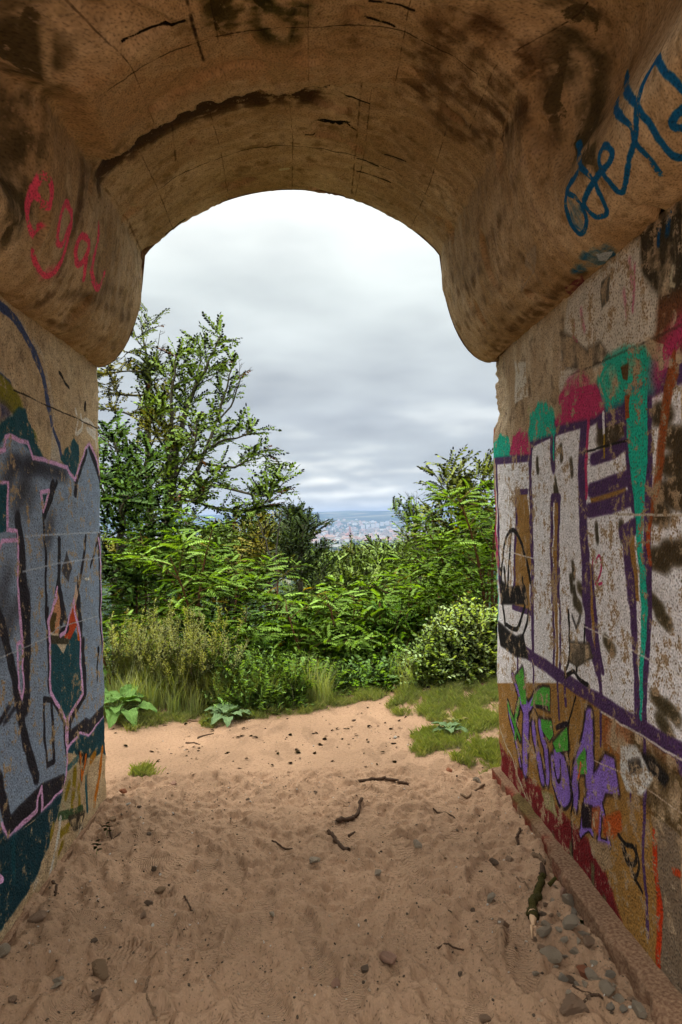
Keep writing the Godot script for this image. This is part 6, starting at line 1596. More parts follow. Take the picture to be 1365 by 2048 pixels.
	tree("hornbeam_tree", "dense dark leaved tree close behind the left wall's outer edge", "tree", [
		[[Vector3(-2.642, 0.024, -9.678), Vector3(-2.581, 1.136, -9.66), Vector3(-2.532, 1.692, -9.649), Vector3(-2.554, 2.249, -9.643)], 0.09, 0.03, 0.7],
		[[Vector3(-2.56, 1.414, -9.655), Vector3(-2.648, 1.963, -9.352), Vector3(-2.745, 2.355, -9.151)], 0.03, 0.006, 0.95],
		[[Vector3(-2.546, 1.692, -9.65), Vector3(-2.273, 2.156, -9.329), Vector3(-2.063, 2.488, -9.313)], 0.03, 0.006, 0.95],
		[[Vector3(-2.552, 2.04, -9.646), Vector3(-2.52, 2.518, -9.538), Vector3(-2.615, 2.864, -9.538)], 0.03, 0.006, 0.95],
		[[Vector3(-2.572, 1.205, -9.658), Vector3(-2.106, 1.548, -9.128), Vector3(-1.901, 1.872, -9.112)], 0.03, 0.006, 0.95],
		[[Vector3(-2.586, 0.927, -9.663), Vector3(-2.092, 1.157, -9.032), Vector3(-1.807, 1.349, -8.914)], 0.03, 0.006, 0.95],
		[[Vector3(-2.584, 0.997, -9.662), Vector3(-2.702, 1.431, -9.161), Vector3(-2.827, 1.698, -9.164)], 0.03, 0.006, 0.95],
		[[Vector3(-2.591, 0.719, -9.666), Vector3(-2.587, 1.046, -8.96), Vector3(-2.68, 1.247, -8.862)], 0.03, 0.006, 0.95],
		[[Vector3(-2.564, 1.553, -9.653), Vector3(-2.283, 1.874, -8.832), Vector3(-2.165, 1.991, -8.624)], 0.03, 0.006, 0.95],
		[[Vector3(-2.594, 0.58, -9.668), Vector3(-2.216, 0.925, -8.741), Vector3(-2.041, 0.999, -8.531)], 0.03, 0.006, 0.95],
	], dark, {"twigs": 7.0, "gold": 0.7})
	tree("maple_tree", "yellowing small tree between the beech and the dark oak in mid view", "tree", [
		[[Vector3(-1.123, -1.935, -19.137), Vector3(-1.041, -.266, -19.11), Vector3(-.986, 0.847, -19.092), Vector3(-1.042, 1.405, -19.088)], 0.09, 0.03, 0.7],
		[[Vector3(-1.024, 0.43, -19.1), Vector3(-1.37, 1.009, -18.71), Vector3(-1.615, 1.426, -18.517)], 0.03, 0.006, 0.9],
		[[Vector3(-1.027, 0.291, -19.102), Vector3(-.625, 0.854, -18.672), Vector3(-.407, 1.261, -18.455)], 0.03, 0.006, 0.9],
		[[Vector3(-1.037, -.127, -19.108), Vector3(-1.473, 0.372, -18.123), Vector3(-1.862, 0.646, -18.14)], 0.03, 0.006, 0.9],
		[[Vector3(-1.041, -.266, -19.11), Vector3(-.5, 0.185, -18.474), Vector3(-.154, 0.471, -18.051)], 0.03, 0.006, 0.9],
		[[Vector3(-1.017, 0.708, -19.096), Vector3(-1.076, 1.413, -18.489), Vector3(-.865, 1.812, -18.472)], 0.03, 0.006, 0.8],
		[[Vector3(-1.034, 0.012, -19.106), Vector3(-.93, 0.633, -17.89), Vector3(-1.036, 0.909, -17.592)], 0.03, 0.006, 0.9],
	], Color(0.263, 0.284, 0.046), {"size": 1.3, "gold": 0.15})
	tree("oak_tree", "dark narrow tree standing before the city left of the view's centre", "tree", [
		[[Vector3(-.177, -1.832, -17.082), Vector3(-.135, -.089, -17.056), Vector3(-.13, 1.156, -17.039), Vector3(-.215, 1.781, -17.035)], 0.10, 0.03, 0.8],
		[[Vector3(-.127, 0.782, -17.044), Vector3(-.307, 1.412, -16.845), Vector3(-.421, 1.784, -16.846)], 0.03, 0.006, 0.95],
		[[Vector3(-.13, 0.658, -17.046), Vector3(0.117, 1.155, -16.825), Vector3(0.273, 1.496, -16.812)], 0.03, 0.006, 0.95],
		[[Vector3(-.139, 0.284, -17.051), Vector3(-.44, 0.693, -16.561), Vector3(-.583, 1.123, -16.463)], 0.03, 0.006, 0.95],
		[[Vector3(-.142, 0.16, -17.053), Vector3(0.161, 0.558, -16.531), Vector3(0.35, 0.98, -16.415)], 0.03, 0.006, 0.95],
		[[Vector3(-.151, -.214, -17.059), Vector3(-.259, 0.365, -16.055), Vector3(-.366, 0.615, -15.857)], 0.03, 0.006, 0.95],
		[[Vector3(-.133, 0.533, -17.048), Vector3(-.067, 1.064, -16.035), Vector3(-.044, 1.533, -15.928)], 0.03, 0.006, 0.95],
		[[Vector3(-.157, -.462, -17.062), Vector3(0.203, -.018, -16.236), Vector3(0.387, 0.466, -16.019)], 0.03, 0.006, 0.9],
	], Color(0.116, 0.172, 0.059), {"size": 1.0, "twigs": 7.5, "gold": 0.6})
	tree("dead_sapling", "left of two thin bare saplings in front of the yellowing tree", "sapling", [[[Vector3(-.539, 0.414, -13.065), Vector3(-.677, 0.989, -13.065), Vector3(-.853, 1.565, -13.066), Vector3(-1.001, 2.14, -13.066)], 0.022, 0.004, 0.03]], beech, {"bark": mats.dead_bark, "twigs": 2.0})
	tree("dead_sapling", "right of two thin bare saplings leaning toward the beech's longest limb", "sapling", [[[Vector3(-.612, 0.291, -13.371), Vector3(-.564, 1.069, -13.358), Vector3(-.484, 1.555, -13.347), Vector3(-.355, 2.039, -13.334)], 0.022, 0.004, 0.03]], beech, {"bark": mats.dead_bark, "twigs": 2.0})
	# the right side
	tree("beech_tree", "tall ragged tree at the right wall's edge with bare twigs on top", "tree", [
		[[Vector3(2.891, -.634, -11.893), Vector3(2.883, 0.861, -11.873), Vector3(2.817, 1.742, -11.865), Vector3(2.698, 2.272, -11.864)], 0.09, 0.03, 0.5],
		[[Vector3(2.832, 1.653, -11.865), Vector3(2.475, 2.049, -11.679), Vector3(2.265, 2.35, -11.586)], 0.028, 0.005, 0.75],
		[[Vector3(2.804, 1.918, -11.863), Vector3(2.786, 2.27, -11.86), Vector3(2.618, 2.582, -11.865)], 0.02, 0.004, 0.45],
		[[Vector3(2.817, 1.742, -11.865), Vector3(3.039, 2.165, -11.647), Vector3(3.175, 2.421, -11.636)], 0.028, 0.005, 0.8],
		[[Vector3(2.846, 1.477, -11.867), Vector3(3.247, 1.814, -11.641), Vector3(3.473, 2.241, -11.623)], 0.028, 0.005, 0.85],
		[[Vector3(2.848, 1.213, -11.871), Vector3(2.378, 1.491, -11.491), Vector3(2.153, 1.75, -11.4)], 0.028, 0.005, 0.85],
		[[Vector3(2.868, 0.949, -11.873), Vector3(2.433, 1.153, -11.393), Vector3(2.097, 1.248, -11.309)], 0.028, 0.005, 0.85],
		[[Vector3(2.74, 2.183, -11.863), Vector3(2.612, 2.362, -11.868), Vector3(2.512, 2.585, -11.87)], 0.012, 0.003, 0.0],
		[[Vector3(2.433, 2.094, -11.681), Vector3(2.245, 2.168, -11.69), Vector3(2.143, 2.231, -11.694)], 0.010, 0.003, 0.0],
		[[Vector3(3.09, 2.131, -11.845), Vector3(3.203, 2.436, -11.835), Vector3(3.278, 2.654, -11.828)], 0.012, 0.003, 0.0],
		[[Vector3(2.87, 1.037, -11.872), Vector3(2.918, 1.395, -11.263), Vector3(3.02, 1.559, -11.156)], 0.028, 0.005, 0.9],
		[[Vector3(2.861, 1.389, -11.867), Vector3(2.611, 1.735, -11.175), Vector3(2.51, 1.899, -11.078)], 0.028, 0.005, 0.85],
	], Color(0.29, 0.34, 0.06), {"gold": 0.25, "rust": 0.02, "twigs": 9.0, "reach": 0.48})
	tree("slender_tree", "slender leaning tree with a bare forked top before the far hills", "tree", [
		[[Vector3(2.492, -1.275, -14.928), Vector3(2.524, 0.043, -14.908), Vector3(2.466, 0.814, -14.901), Vector3(2.416, 1.475, -14.895), Vector3(2.38, 1.806, -14.892)], 0.06, 0.012, 0.3],
		[[Vector3(2.416, 1.475, -14.895), Vector3(2.383, 1.916, -14.891), Vector3(2.268, 2.138, -14.894)], 0.012, 0.002, 0.0],
		[[Vector3(2.408, 1.585, -14.894), Vector3(2.45, 1.969, -14.886), Vector3(2.499, 2.187, -14.881)], 0.012, 0.002, 0.0],
		[[Vector3(2.441, 1.145, -14.898), Vector3(2.22, 1.535, -14.905), Vector3(2.072, 1.747, -14.91)], 0.02, 0.004, 0.75],
		[[Vector3(2.485, 0.704, -14.901), Vector3(2.7, 1.089, -14.684), Vector3(2.836, 1.357, -14.674)], 0.02, 0.004, 0.8],
		[[Vector3(2.488, 0.814, -14.9), Vector3(2.231, 1.158, -14.609), Vector3(2.114, 1.377, -14.512)], 0.02, 0.004, 0.8],
		[[Vector3(2.502, 0.484, -14.903), Vector3(2.174, 0.734, -14.517), Vector3(2.003, 0.903, -14.424)], 0.02, 0.004, 0.8],
	], beech, {"gold": 0.35})
	# trees farther down the slope
	var far_trees := [
		[Vector3(2.23, 0.8, -33.943), 2.8, "round crowned tree in the gap below the city, left of the centre"], [Vector3(4.486, 1.061, -41.83), 3.6, "broad pale green tree right below the city's park"],
		[Vector3(0.971, 0.523, -30.008), 2.0, "small olive green tree right of the dark narrow one"], [Vector3(5.21, 0.893, -35.785), 2.8, "tree behind the slender bare topped one"],
		[Vector3(2.151, 0.558, -25.938), 2.0, "light green tree low in the gap in mid view"], [Vector3(2.883, 0.686, -23.894), 2.0, "dull green tree below the broad pale one"],
		[Vector3(5.517, 0.624, -27.76), 2.4, "tree filling the space left of the right hand beech"], [Vector3(-2.802, 1.654, -24.187), 2.2, "shaded tree seen under the beech's right limbs"],
		[Vector3(-3.693, 1.758, -22.23), 2.2, "shaded tree behind the beech's trunk"], [Vector3(0.405, -.035, -20.031), 1.2, "bushy young tree below the olive green one"],
		[Vector3(3.193, 0.262, -19.877), 1.4, "bushy tree low beside the slender one's trunk"], [Vector3(1.085, 0.238, -18.989), 1.2, "low bushy tree in the middle of the slope"],
	]
	far_trees.append_array([[Vector3(-2.653, 1.745, -26.181), 1.8, "tree showing between the beech's lowest right limb and the yellowing tree"], [Vector3(-2.079, 1.522, -30.159), 1.8, "tree behind the two bare saplings"], [Vector3(5.317, 1.534, -21.749), 1.5, "tree behind the trunk of the right hand beech"], [Vector3(-4.827, 1.488, -20.292), 1.8, "tree deep in the shade behind the left wall's neighbours"]])
	for k in far_trees.size():
		var c: Vector3 = far_trees[k][0]
		var r: float = far_trees[k][1]
		c.y -= r * 0.72
		var limbs := [[[c + Vector3(0, -r * 2.2, 0), c + Vector3(0.1, -r, 0), c + Vector3(0, -r * 0.2, 0.1)], 0.11, 0.04, 0.7]]
		for j in 11:
			var d := Vector3(cos(j * 2.4), 0.15 + 0.85 * fmod(j * 0.618, 1.0), sin(j * 2.4)).normalized()
			limbs.append([[c + Vector3(0, -r * rng.randf_range(0.5, 1.1), 0), c + d * r * 0.5 + Vector3(0, -r * 0.3, 0), c + d * r * rng.randf_range(0.8, 1.08) + Vector3(0, -r * 0.18, 0)], 0.05, 0.008, 0.95])
		tree("hillside_tree", far_trees[k][2], "tree", limbs, [Color(0.24, 0.36, 0.075), Color(0.28, 0.40, 0.085), Color(0.21, 0.30, 0.07), Color(0.25, 0.34, 0.065)][k % 4], {"size": 1.0 + r * 0.34, "twigs": 6.0, "gold": 0.5, "group": "trees down the slope"})
	# young locusts on the brow
	var fresh := Color(0.287, 0.488, 0.067)
	var deep := Color(0.195, 0.378, 0.067)
	robinia(Vector3(-1.253, 1.743, -8.078), 2.1, 4, 220, fresh, "biggest young locust with red brown twin stems in front of the beech")
	robinia(Vector3(2.025, 1.99, -7.498), 1.6, 4, 200, fresh, "tall young locust beside the right wall")
	robinia(Vector3(0.103, 0.861, -7.416), 1.0, 3, 120, fresh, "young locust with a pale crown above the brow in mid view")
	robinia(Vector3(0.937, 0.833, -8.373), 1.5, 4, 120, fresh, "broad young locust right of the view's middle")
	robinia(Vector3(-.436, 1.143, -9.043), 1.4, 3, 60, fresh, "young locust right of the biggest one")
	robinia(Vector3(-2.218, 1.281, -8.536), 1.3, 3, 60, deep, "young locust next to the left wall")
	robinia(Vector3(0.467, 0.413, -7.102), 0.7, 2, 60, deep, "low dark locust sprout on the very brow")
	robinia(Vector3(1.626, 0.939, -7.934), 1.3, 3, 80, fresh, "young locust between the broad one and the right wall's")
	robinia(Vector3(-.769, 0.625, -7.366), 1.0, 3, 80, deep, "low locust behind the green bushy weeds")
	robinia(Vector3(0.543, 0.612, -11.001), 1.5, 3, 20, fresh, "farther locust under the gap in mid view")
	robinia(Vector3(1.563, 0.977, -10.44), 1.5, 3, 20, fresh, "farther locust behind the broad one")
	robinia(Vector3(-.187, 0.388, -11.043), 1.5, 3, 20, deep, "farther locust below the dark narrow tree")
	robinia(Vector3(2.461, 1.568, -9.483), 1.5, 3, 20, fresh, "farther locust behind the tall one at the right wall")
	robinia(Vector3(-2.046, 1.117, -9.731), 1.6, 3, 20, deep, "farther locust left behind the biggest one")
	robinia(Vector3(0.704, 0.714, -7.586), 1.0, 3, 60, fresh, "low leafy locust in front of the broad one")
	robinia(Vector3(-.245, 0.571, -7.639), 1.0, 3, 60, fresh, "low leafy locust left of the pale crowned one")
	robinia(Vector3(-1.575, 0.771, -7.707), 1.1, 3, 60, deep, "low locust under the left side of the biggest one")
	robinia(Vector3(1.028, 0.35, -7.373), 0.9, 3, 60, deep, "dark low locust left of the pale bush")
	robinia(Vector3(0.129, 0.3, -7.222), 0.8, 3, 40, deep, "dark low locust under the pale crowned one")
	# dark undergrowth that fills the slope behind the brow
	for q in [
		[Vector3(-2.351, -.179, -8.363), "by the left wall's corner"],
		[Vector3(-1.658, -.129, -8.024), "under the left flank of the biggest locust"],
		[Vector3(-1.121, -.21, -8.297), "right below the biggest locust's stems"],
		[Vector3(-.553, -.134, -7.865), "between the biggest locust and the pale crowned one"],
		[Vector3(-.094, -.101, -7.64), "left of the pale crowned locust"],
		[Vector3(0.349, -.168, -7.617), "right under the pale crowned locust"],
		[Vector3(0.663, -.184, -7.4), "below the lowest locust sprout on the brow"],
		[Vector3(1.014, -.24, -7.582), "in front of the broad locust's right half"],
		[Vector3(1.404, -.206, -7.861), "left of the pale flowering bush"],
		[Vector3(-.938, -.346, -9.491), "behind the low locust at the bushy weeds"],
		[Vector3(-.112, -.297, -9.446), "behind the pale crowned locust's stem"],
		[Vector3(0.698, -.277, -9.202), "behind the broad locust's stem"],
		[Vector3(1.573, -.299, -9.155), "behind the dark low locust by the pale bush"],
		[Vector3(2.212, -.234, -8.719), "behind the pale flowering bush"],
		[Vector3(0.396, -.308, -12.023), "deep in the gap left of the middle"],
		[Vector3(1.274, -.33, -11.976), "deep in the gap under the broad locust"],
		[Vector3(2.156, -.176, -11.926), "deep behind the right hand locusts"],
		[Vector3(-.479, -.198, -12.068), "deep below the dark narrow tree"],
		[Vector3(-1.324, -.026, -11.11), "deep under the yellowing tree"],
		[Vector3(-2.209, -.004, -11.157), "deep behind the left hand locusts"],
	]:
		bush("undergrowth_bush", "dark leafy undergrowth " + q[1], "bush", q[0], rng.randf_range(0.8, 1.3), rng.randf_range(0.45, 0.95), 230, deep * rng.randf_range(1.0, 1.45), spray_meshes, {"group": "undergrowth bushes behind the brow", "size": 0.75})
	# the thicket goes on along the slope on both sides
	var hump := noise(590, 0.16, 3)
	for j in 3:
		var where := []
		var tint := []
		while where.size() < 7000:
			var x := rng.randf_range(2.6, 22.0) * (1.0 if rng.randf() < 0.5 else -1.0)
			var z := rng.randf_range(-30.0, -6.4) + maxf(0.0, absf(x) - 6.0) * 0.15
			if absf(x) < -z * 0.42:
				continue
			var hgt := 1.6 + 2.6 * hump.get_noise_2d(x, z) + 0.06 * (-z - 6.0)
			if hgt < 0.3:
				continue
			var y := hgt * sqrt(rng.randf())
			var a := rng.randf() * TAU
			where.append(Transform3D(facing(Vector3(cos(a), rng.randf_range(-0.2, 0.4), sin(a)), Vector3(rng.randfn() * 0.4, 1, rng.randfn() * 0.4), rng.randf_range(1.1, 2.0)), Vector3(x, slope_y(x, z) + y, z)))
			tint.append(deep.lerp(fresh, rng.randf()) * rng.randf_range(0.7, 1.2))
		many("thicket", spray_meshes[j], mats.foliage, where, tint, self, "leafy thicket that covers the slope beside the view", "thicket")
	# weeds along the edge of the sand
	var weeds := []
	for k in 3:
		weeds.append(weed_mesh(560 + k, 8, 0.95, 0.42))
	var wm := leaf_mat(lin(0.62, 0.66, 0.34), 1.0)
	var ws := mat(lin(0.19, 0.17, 0.09), 0.85)
	var spots := [Vector3(-1.69, 0, -6.1), Vector3(-1.715, 0, -6.495), Vector3(-1.586, 0, -6.198), Vector3(-1.652, 0, -6.71), Vector3(-1.426, 0, -6.077), Vector3(-1.485, 0, -6.496), Vector3(-1.32, 0, -6.192), Vector3(-1.287, 0, -6.43), Vector3(-1.156, 0, -5.975), Vector3(-1.217, 0, -6.682), Vector3(-1.056, 0, -6.088), Vector3(-1.071, 0, -6.398), Vector3(-.926, 0, -6.005), Vector3(-.892, 0, -6.231), Vector3(-.785, 0, -6.016)]
	var nth := ["first", "second", "third", "fourth", "fifth", "sixth", "seventh", "eighth", "ninth", "tenth", "eleventh", "twelfth", "thirteenth", "fourteenth", "fifteenth"]
	for k in spots.size():
		var p: Vector3 = spots[k]
		var o := thing("mugwort", "%s clump of seeding mugwort stalks counted from the left wall" % nth[k], "weed", Vector3(p.x, ground_y(p.x, p.z), p.z), "mugwort stalks at the left edge of the sand")
		part("stem", weeds[k % 3][0], ws, o)
		part("foliage", weeds[k % 3][1], wm, o, "stuff")
		o.rotation.y = rng.randf() * TAU
		o.scale = Vector3.ONE * rng.randf_range(0.62, 0.95)
	var herb := []
	for k in 3:
		herb.append(leaf_spray(570 + k, 16, 0.24, 0.045, 0.013))
	bush("bushy_weed", "low bright green bushy weed right of the mugwort at the sand's edge", "weed", Vector3(-.524, 0, -6.109), 0.72, 0.40, 520, Color(0.350, 0.582, 0.161), herb, {"rise": 1.4})
	bush("bushy_weed", "bushy green weed behind the drooping burdock, right half of the clump", "weed", Vector3(-.217, 0, -6.199), 0.60, 0.34, 420, Color(0.321, 0.553, 0.145), herb, {"rise": 1.4})
	bush("bushy_weed", "taller thin green weed between the mugwort and the bushy one", "weed", Vector3(-.735, 0, -6.347), 0.50, 0.46, 320, Color(0.378, 0.582, 0.204), herb, {"rise": 1.8})
	bush("bushy_weed", "small green weed at the right end of the bushy clump", "weed", Vector3(0.066, 0, -6.408), 0.55, 0.26, 300, Color(0.350, 0.582, 0.174), herb, {"rise": 1.2})
	bush("pale_bush", "pale green flowering bush at the right wall above the grass bank", "bush", Vector3(1.511, 0.15, -6.249), 0.85, 0.62, 1500, Color(0.719, 0.910, 0.438), small_sprays, {"rise": 0.9})
	bush("pale_bush", "lower pale green bush on the left flank of the flowering one", "bush", Vector3(1.239, 0.15, -6.172), 0.60, 0.42, 800, Color(0.642, 0.872, 0.392), small_sprays, {"rise": 0.9})
	bush("pale_bush", "pale green bush hidden partly by the right wall", "bush", Vector3(1.802, 0.15, -6.201), 0.7, 0.55, 500, Color(0.681, 0.872, 0.438), small_sprays, {"rise": 0.9})
	bush("brow_weed", "sprawling weed hanging over the brow beside the round stone", "weed", Vector3(0.607, 0, -6.516), 0.6, 0.22, 260, Color(0.339, 0.583, 0.174), small_sprays, {"rise": 0.3})
	bush("brow_weed", "sprawling weed on the brow left of the pale bushes", "weed", Vector3(1.062, 0, -6.646), 0.6, 0.24, 280, Color(0.380, 0.617, 0.217), small_sprays, {"rise": 0.3})
	# burdocks
	var bm := leaf_mat(lin(0.13, 0.25, 0.05), 0.6, 0.75)
	var bd := leaf_mat(lin(0.15, 0.24, 0.10), 0.5, 0.75)
	burdock("burdock", "large upright burdock with broad light green leaves beside the left wall", Vector3(-1.544, 0, -5.649), 20, 0.20, 0.17, 0.15, bm)
	burdock("burdock", "wilting burdock with drooping grey green leaves on the sand's edge", Vector3(-.669, 0, -5.639), 13, 0.16, 0.08, 0.115, bd)
	burdock("burdock", "small flat burdock rosette in the grass at the right", Vector3(1.005, 0.1, -4.909), 7, 0.09, 0.05, 0.10, bd)
	burdock("burdock", "yellowed little burdock beside the flat rosette in the right grass", Vector3(1.093, 0.1, -5.072), 4, 0.05, 0.05, 0.08, leaf_mat(lin(0.24, 0.20, 0.05), 0.3))
	# seedlings at the left wall
	for q in [[Vector3(-1.034, 0, -3.355), "upper small green seedling of two in the sand by the left wall's foot"], [Vector3(-1.069, 0, -3.643), "seedling with paired green leaves beside a bent twig at the left wall"]]:
		var o := thing("seedling", q[1], "seedling", Vector3(q[0].x, ground_y(q[0].x, q[0].z), q[0].z))
		var st := Acc.new()
		st.tube(PackedVector3Array([Vector3.ZERO, Vector3(0.004, 0.03, 0), Vector3(0.0, 0.06, 0.004)]), PackedFloat32Array([0.0016, 0.0013, 0.001]), 4)
		part("stem", st.mesh(), mats.stalk, o)
		for k in 7:
			var lf := Acc.new()
			blade(lf, Vector3.ZERO, Vector3(1, 0.2, 0), Vector3(0, 0, 1), 0.028, 0.016, 0.2, Color.WHITE)
			part("leaf", lf.mesh(), bm, o).transform = Transform3D(Basis(Vector3.UP, k * 2.3), Vector3(0, 0.025 + 0.006 * k, 0))
	var gl := thing("seedling", "tiny light green leaf pair against the right footing above the loose stones", "seedling", Vector3.ZERO)
	gl.position = Vector3(1.06, 0, -2.648)
	gl.position.y = ground_y(gl.position.x, gl.position.z)
	for k in 4:
		var lf := Acc.new()
		blade(lf, Vector3.ZERO, Vector3(1, 0.5, 0), Vector3(0, 0, 1), 0.03, 0.02, 0.3, Color.WHITE)
		part("leaf", lf.mesh(), bm, gl).transform = Transform3D(Basis(Vector3.UP, k * 1.7), Vector3(0, 0.004, 0))
	# grass
	var tufts := []
	for v in 3:
		var a := Acc.new()
		for k in 11:
			var ang := rng.randf() * TAU
			var h := rng.randf_range(0.03, 0.075)
			var p := Vector3(rng.randfn() * 0.018, 0, rng.randfn() * 0.018)
			var side := Vector3(-sin(ang), 0, cos(ang))
			var lean_ := Vector3(cos(ang), 0, sin(ang)) * h * rng.randf_range(0.3, 1.1)
			var c := Color.WHITE * rng.randf_range(0.75, 1.25)
			a.tri(p - side * 0.0017, p + side * 0.0017, p + Vector3.UP * h * 0.6 + lean_ * 0.4, c)
			a.tri(p + side * 0.0017, p + Vector3.UP * h + lean_, p + Vector3.UP * h * 0.6 + lean_ * 0.4, c)
		tufts.append(a.mesh())
	for v in 3:
		var where := []
		var tint := []
		for k in 26000:
			var x := rng.randf_range(-2.6, 3.2)
			var z := rng.randf_range(-6.9, -4.15)
			var g := grass_at(x, z)
			if rng.randf() < g * 0.8 - 0.15:
				where.append(Transform3D(Basis(Vector3.UP, rng.randf() * TAU).scaled_local(Vector3.ONE * rng.randf_range(0.4, 1.15) * (0.5 + 0.5 * g)), Vector3(x, ground_y(x, z), z)))
				tint.append(Color(0.27, 0.34, 0.11).lerp(Color(0.46, 0.42, 0.22), rng.randf() * 0.6) * rng.randf_range(0.7, 1.2))
		many("grass", tufts[v], mats.foliage, where, tint, self, "short trodden grass along the edge of the sand", "grass")
	# wispy tall grass among the weeds
	for v in 2:
		var a := Acc.new()
		for k in 26:
			var ang := rng.randf() * TAU
			var h := rng.randf_range(0.16, 0.42)
			var p := Vector3(rng.randfn() * 0.04, 0, rng.randfn() * 0.04)
			var side := Vector3(-sin(ang), 0, cos(ang)) * 0.0022
			var bend := Vector3(cos(ang), 0, sin(ang)) * h * rng.randf_range(0.15, 0.6)
			var c := Color.WHITE * rng.randf_range(0.75, 1.3)
			var m1 := p + Vector3.UP * h * 0.55 + bend * 0.3
			a.quad(p - side, p + side, m1 + side * 0.8, m1 - side * 0.8, c)
			a.tri(m1 - side * 0.8, m1 + side * 0.8, p + Vector3.UP * h * 0.95 + bend, c * 1.15)
		var where := []
		var tint := []
		for k in 170:
			var q: Vector3 = (Vector3(-1.681, 0, -5.809)).lerp(Vector3(0.138, 0, -6.011), rng.randf()) + Vector3(rng.randfn() * 0.05, 0, rng.randf_range(-0.45, 0.06))
			if k % 4 == 0:
				q = (Vector3(0.82, 0, -6.148)).lerp(Vector3(1.81, 0, -6.406), rng.randf()) + Vector3(0, 0, rng.randf_range(-0.3, 0.25))
			where.append(Transform3D(Basis(Vector3.UP, rng.randf() * TAU).scaled_local(Vector3.ONE * rng.randf_range(0.5, 1.1)), Vector3(q.x, ground_y(q.x, q.z), q.z)))
			tint.append(Color(0.34, 0.44, 0.15).lerp(Color(0.58, 0.54, 0.30), rng.randf() * 0.7) * rng.randf_range(0.8, 1.2))
		many("wispy_grass", a.mesh(), mats.foliage, where, tint, self, "tall pale wispy grass among the weeds at the sand's edge", "grass")
	# leaf litter on the brow
	var dl := Acc.new()
	blade(dl, Vector3.ZERO, Vector3(1, 0.1, 0), Vector3(0, 0, 1), 0.05, 0.03, 0.3, Color.WHITE)
	var lw := []
	var lt := []
	for k in 260:
		var x := rng.randf_range(-2.2, 2.2)
		var z := rng.randf_range(-6.6, -4.4)
		lw.append(Transform3D(Basis.from_euler(Vector3(rng.randf_range(-0.4, 0.4), rng.randf() * TAU, rng.randf_range(-0.4, 0.4))).scaled_local(Vector3.ONE * rng.randf_range(0.4, 1.0)), Vector3(x, ground_y(x, z) + 0.006, z)))
		lt.append([Color(0.28, 0.13, 0.04), Color(0.16, 0.09, 0.04), Color(0.35, 0.26, 0.08), Color(0.30, 0.24, 0.16)][rng.randi() % 4])
	many("leaf_litter", dl.mesh(), mats.foliage_dull, lw, lt, self, "dry fallen leaves strewn on the sand near the brow", "fallen leaves")

# ---------------------------------------------------------------- the city in the valley and the hills beyond
var roll := noise(600, 0.0004, 4)
func land_y(x: float, z: float) -> float:
	var d := -z
	return -101.0 + (232.0 + 26.0 * roll.get_noise_2d(x, 0.0)) * sm(5000.0, 9600.0, d) + 22.0 * roll.get_noise_2d(x * 2.0, z * 2.0) * sm(4900.0, 6500.0, d)

func house_mesh(wall: Color, roof: Color, pitch: float) -> ArrayMesh:          # 1 m cube with a hipped roof
	var a := Acc.new()
	a.box(Vector3(-0.5, 0, -0.5), Vector3(0.5, 1, 0.5), wall)
	var e := [Vector3(-0.54, 1, -0.54), Vector3(0.54, 1, -0.54), Vector3(0.54, 1, 0.54), Vector3(-0.54, 1, 0.54)]
	var r := [Vector3(-0.28, 1 + pitch, 0), Vector3(0.28, 1 + pitch, 0)]
	a.quad(e[3], r[0], r[1], e[2], roof)
	a.quad(e[1], r[1], r[0], e[0], roof)
	a.tri(e[0], r[0], e[3], roof)
	a.tri(e[2], r[1], e[1], roof)
	return a.mesh()

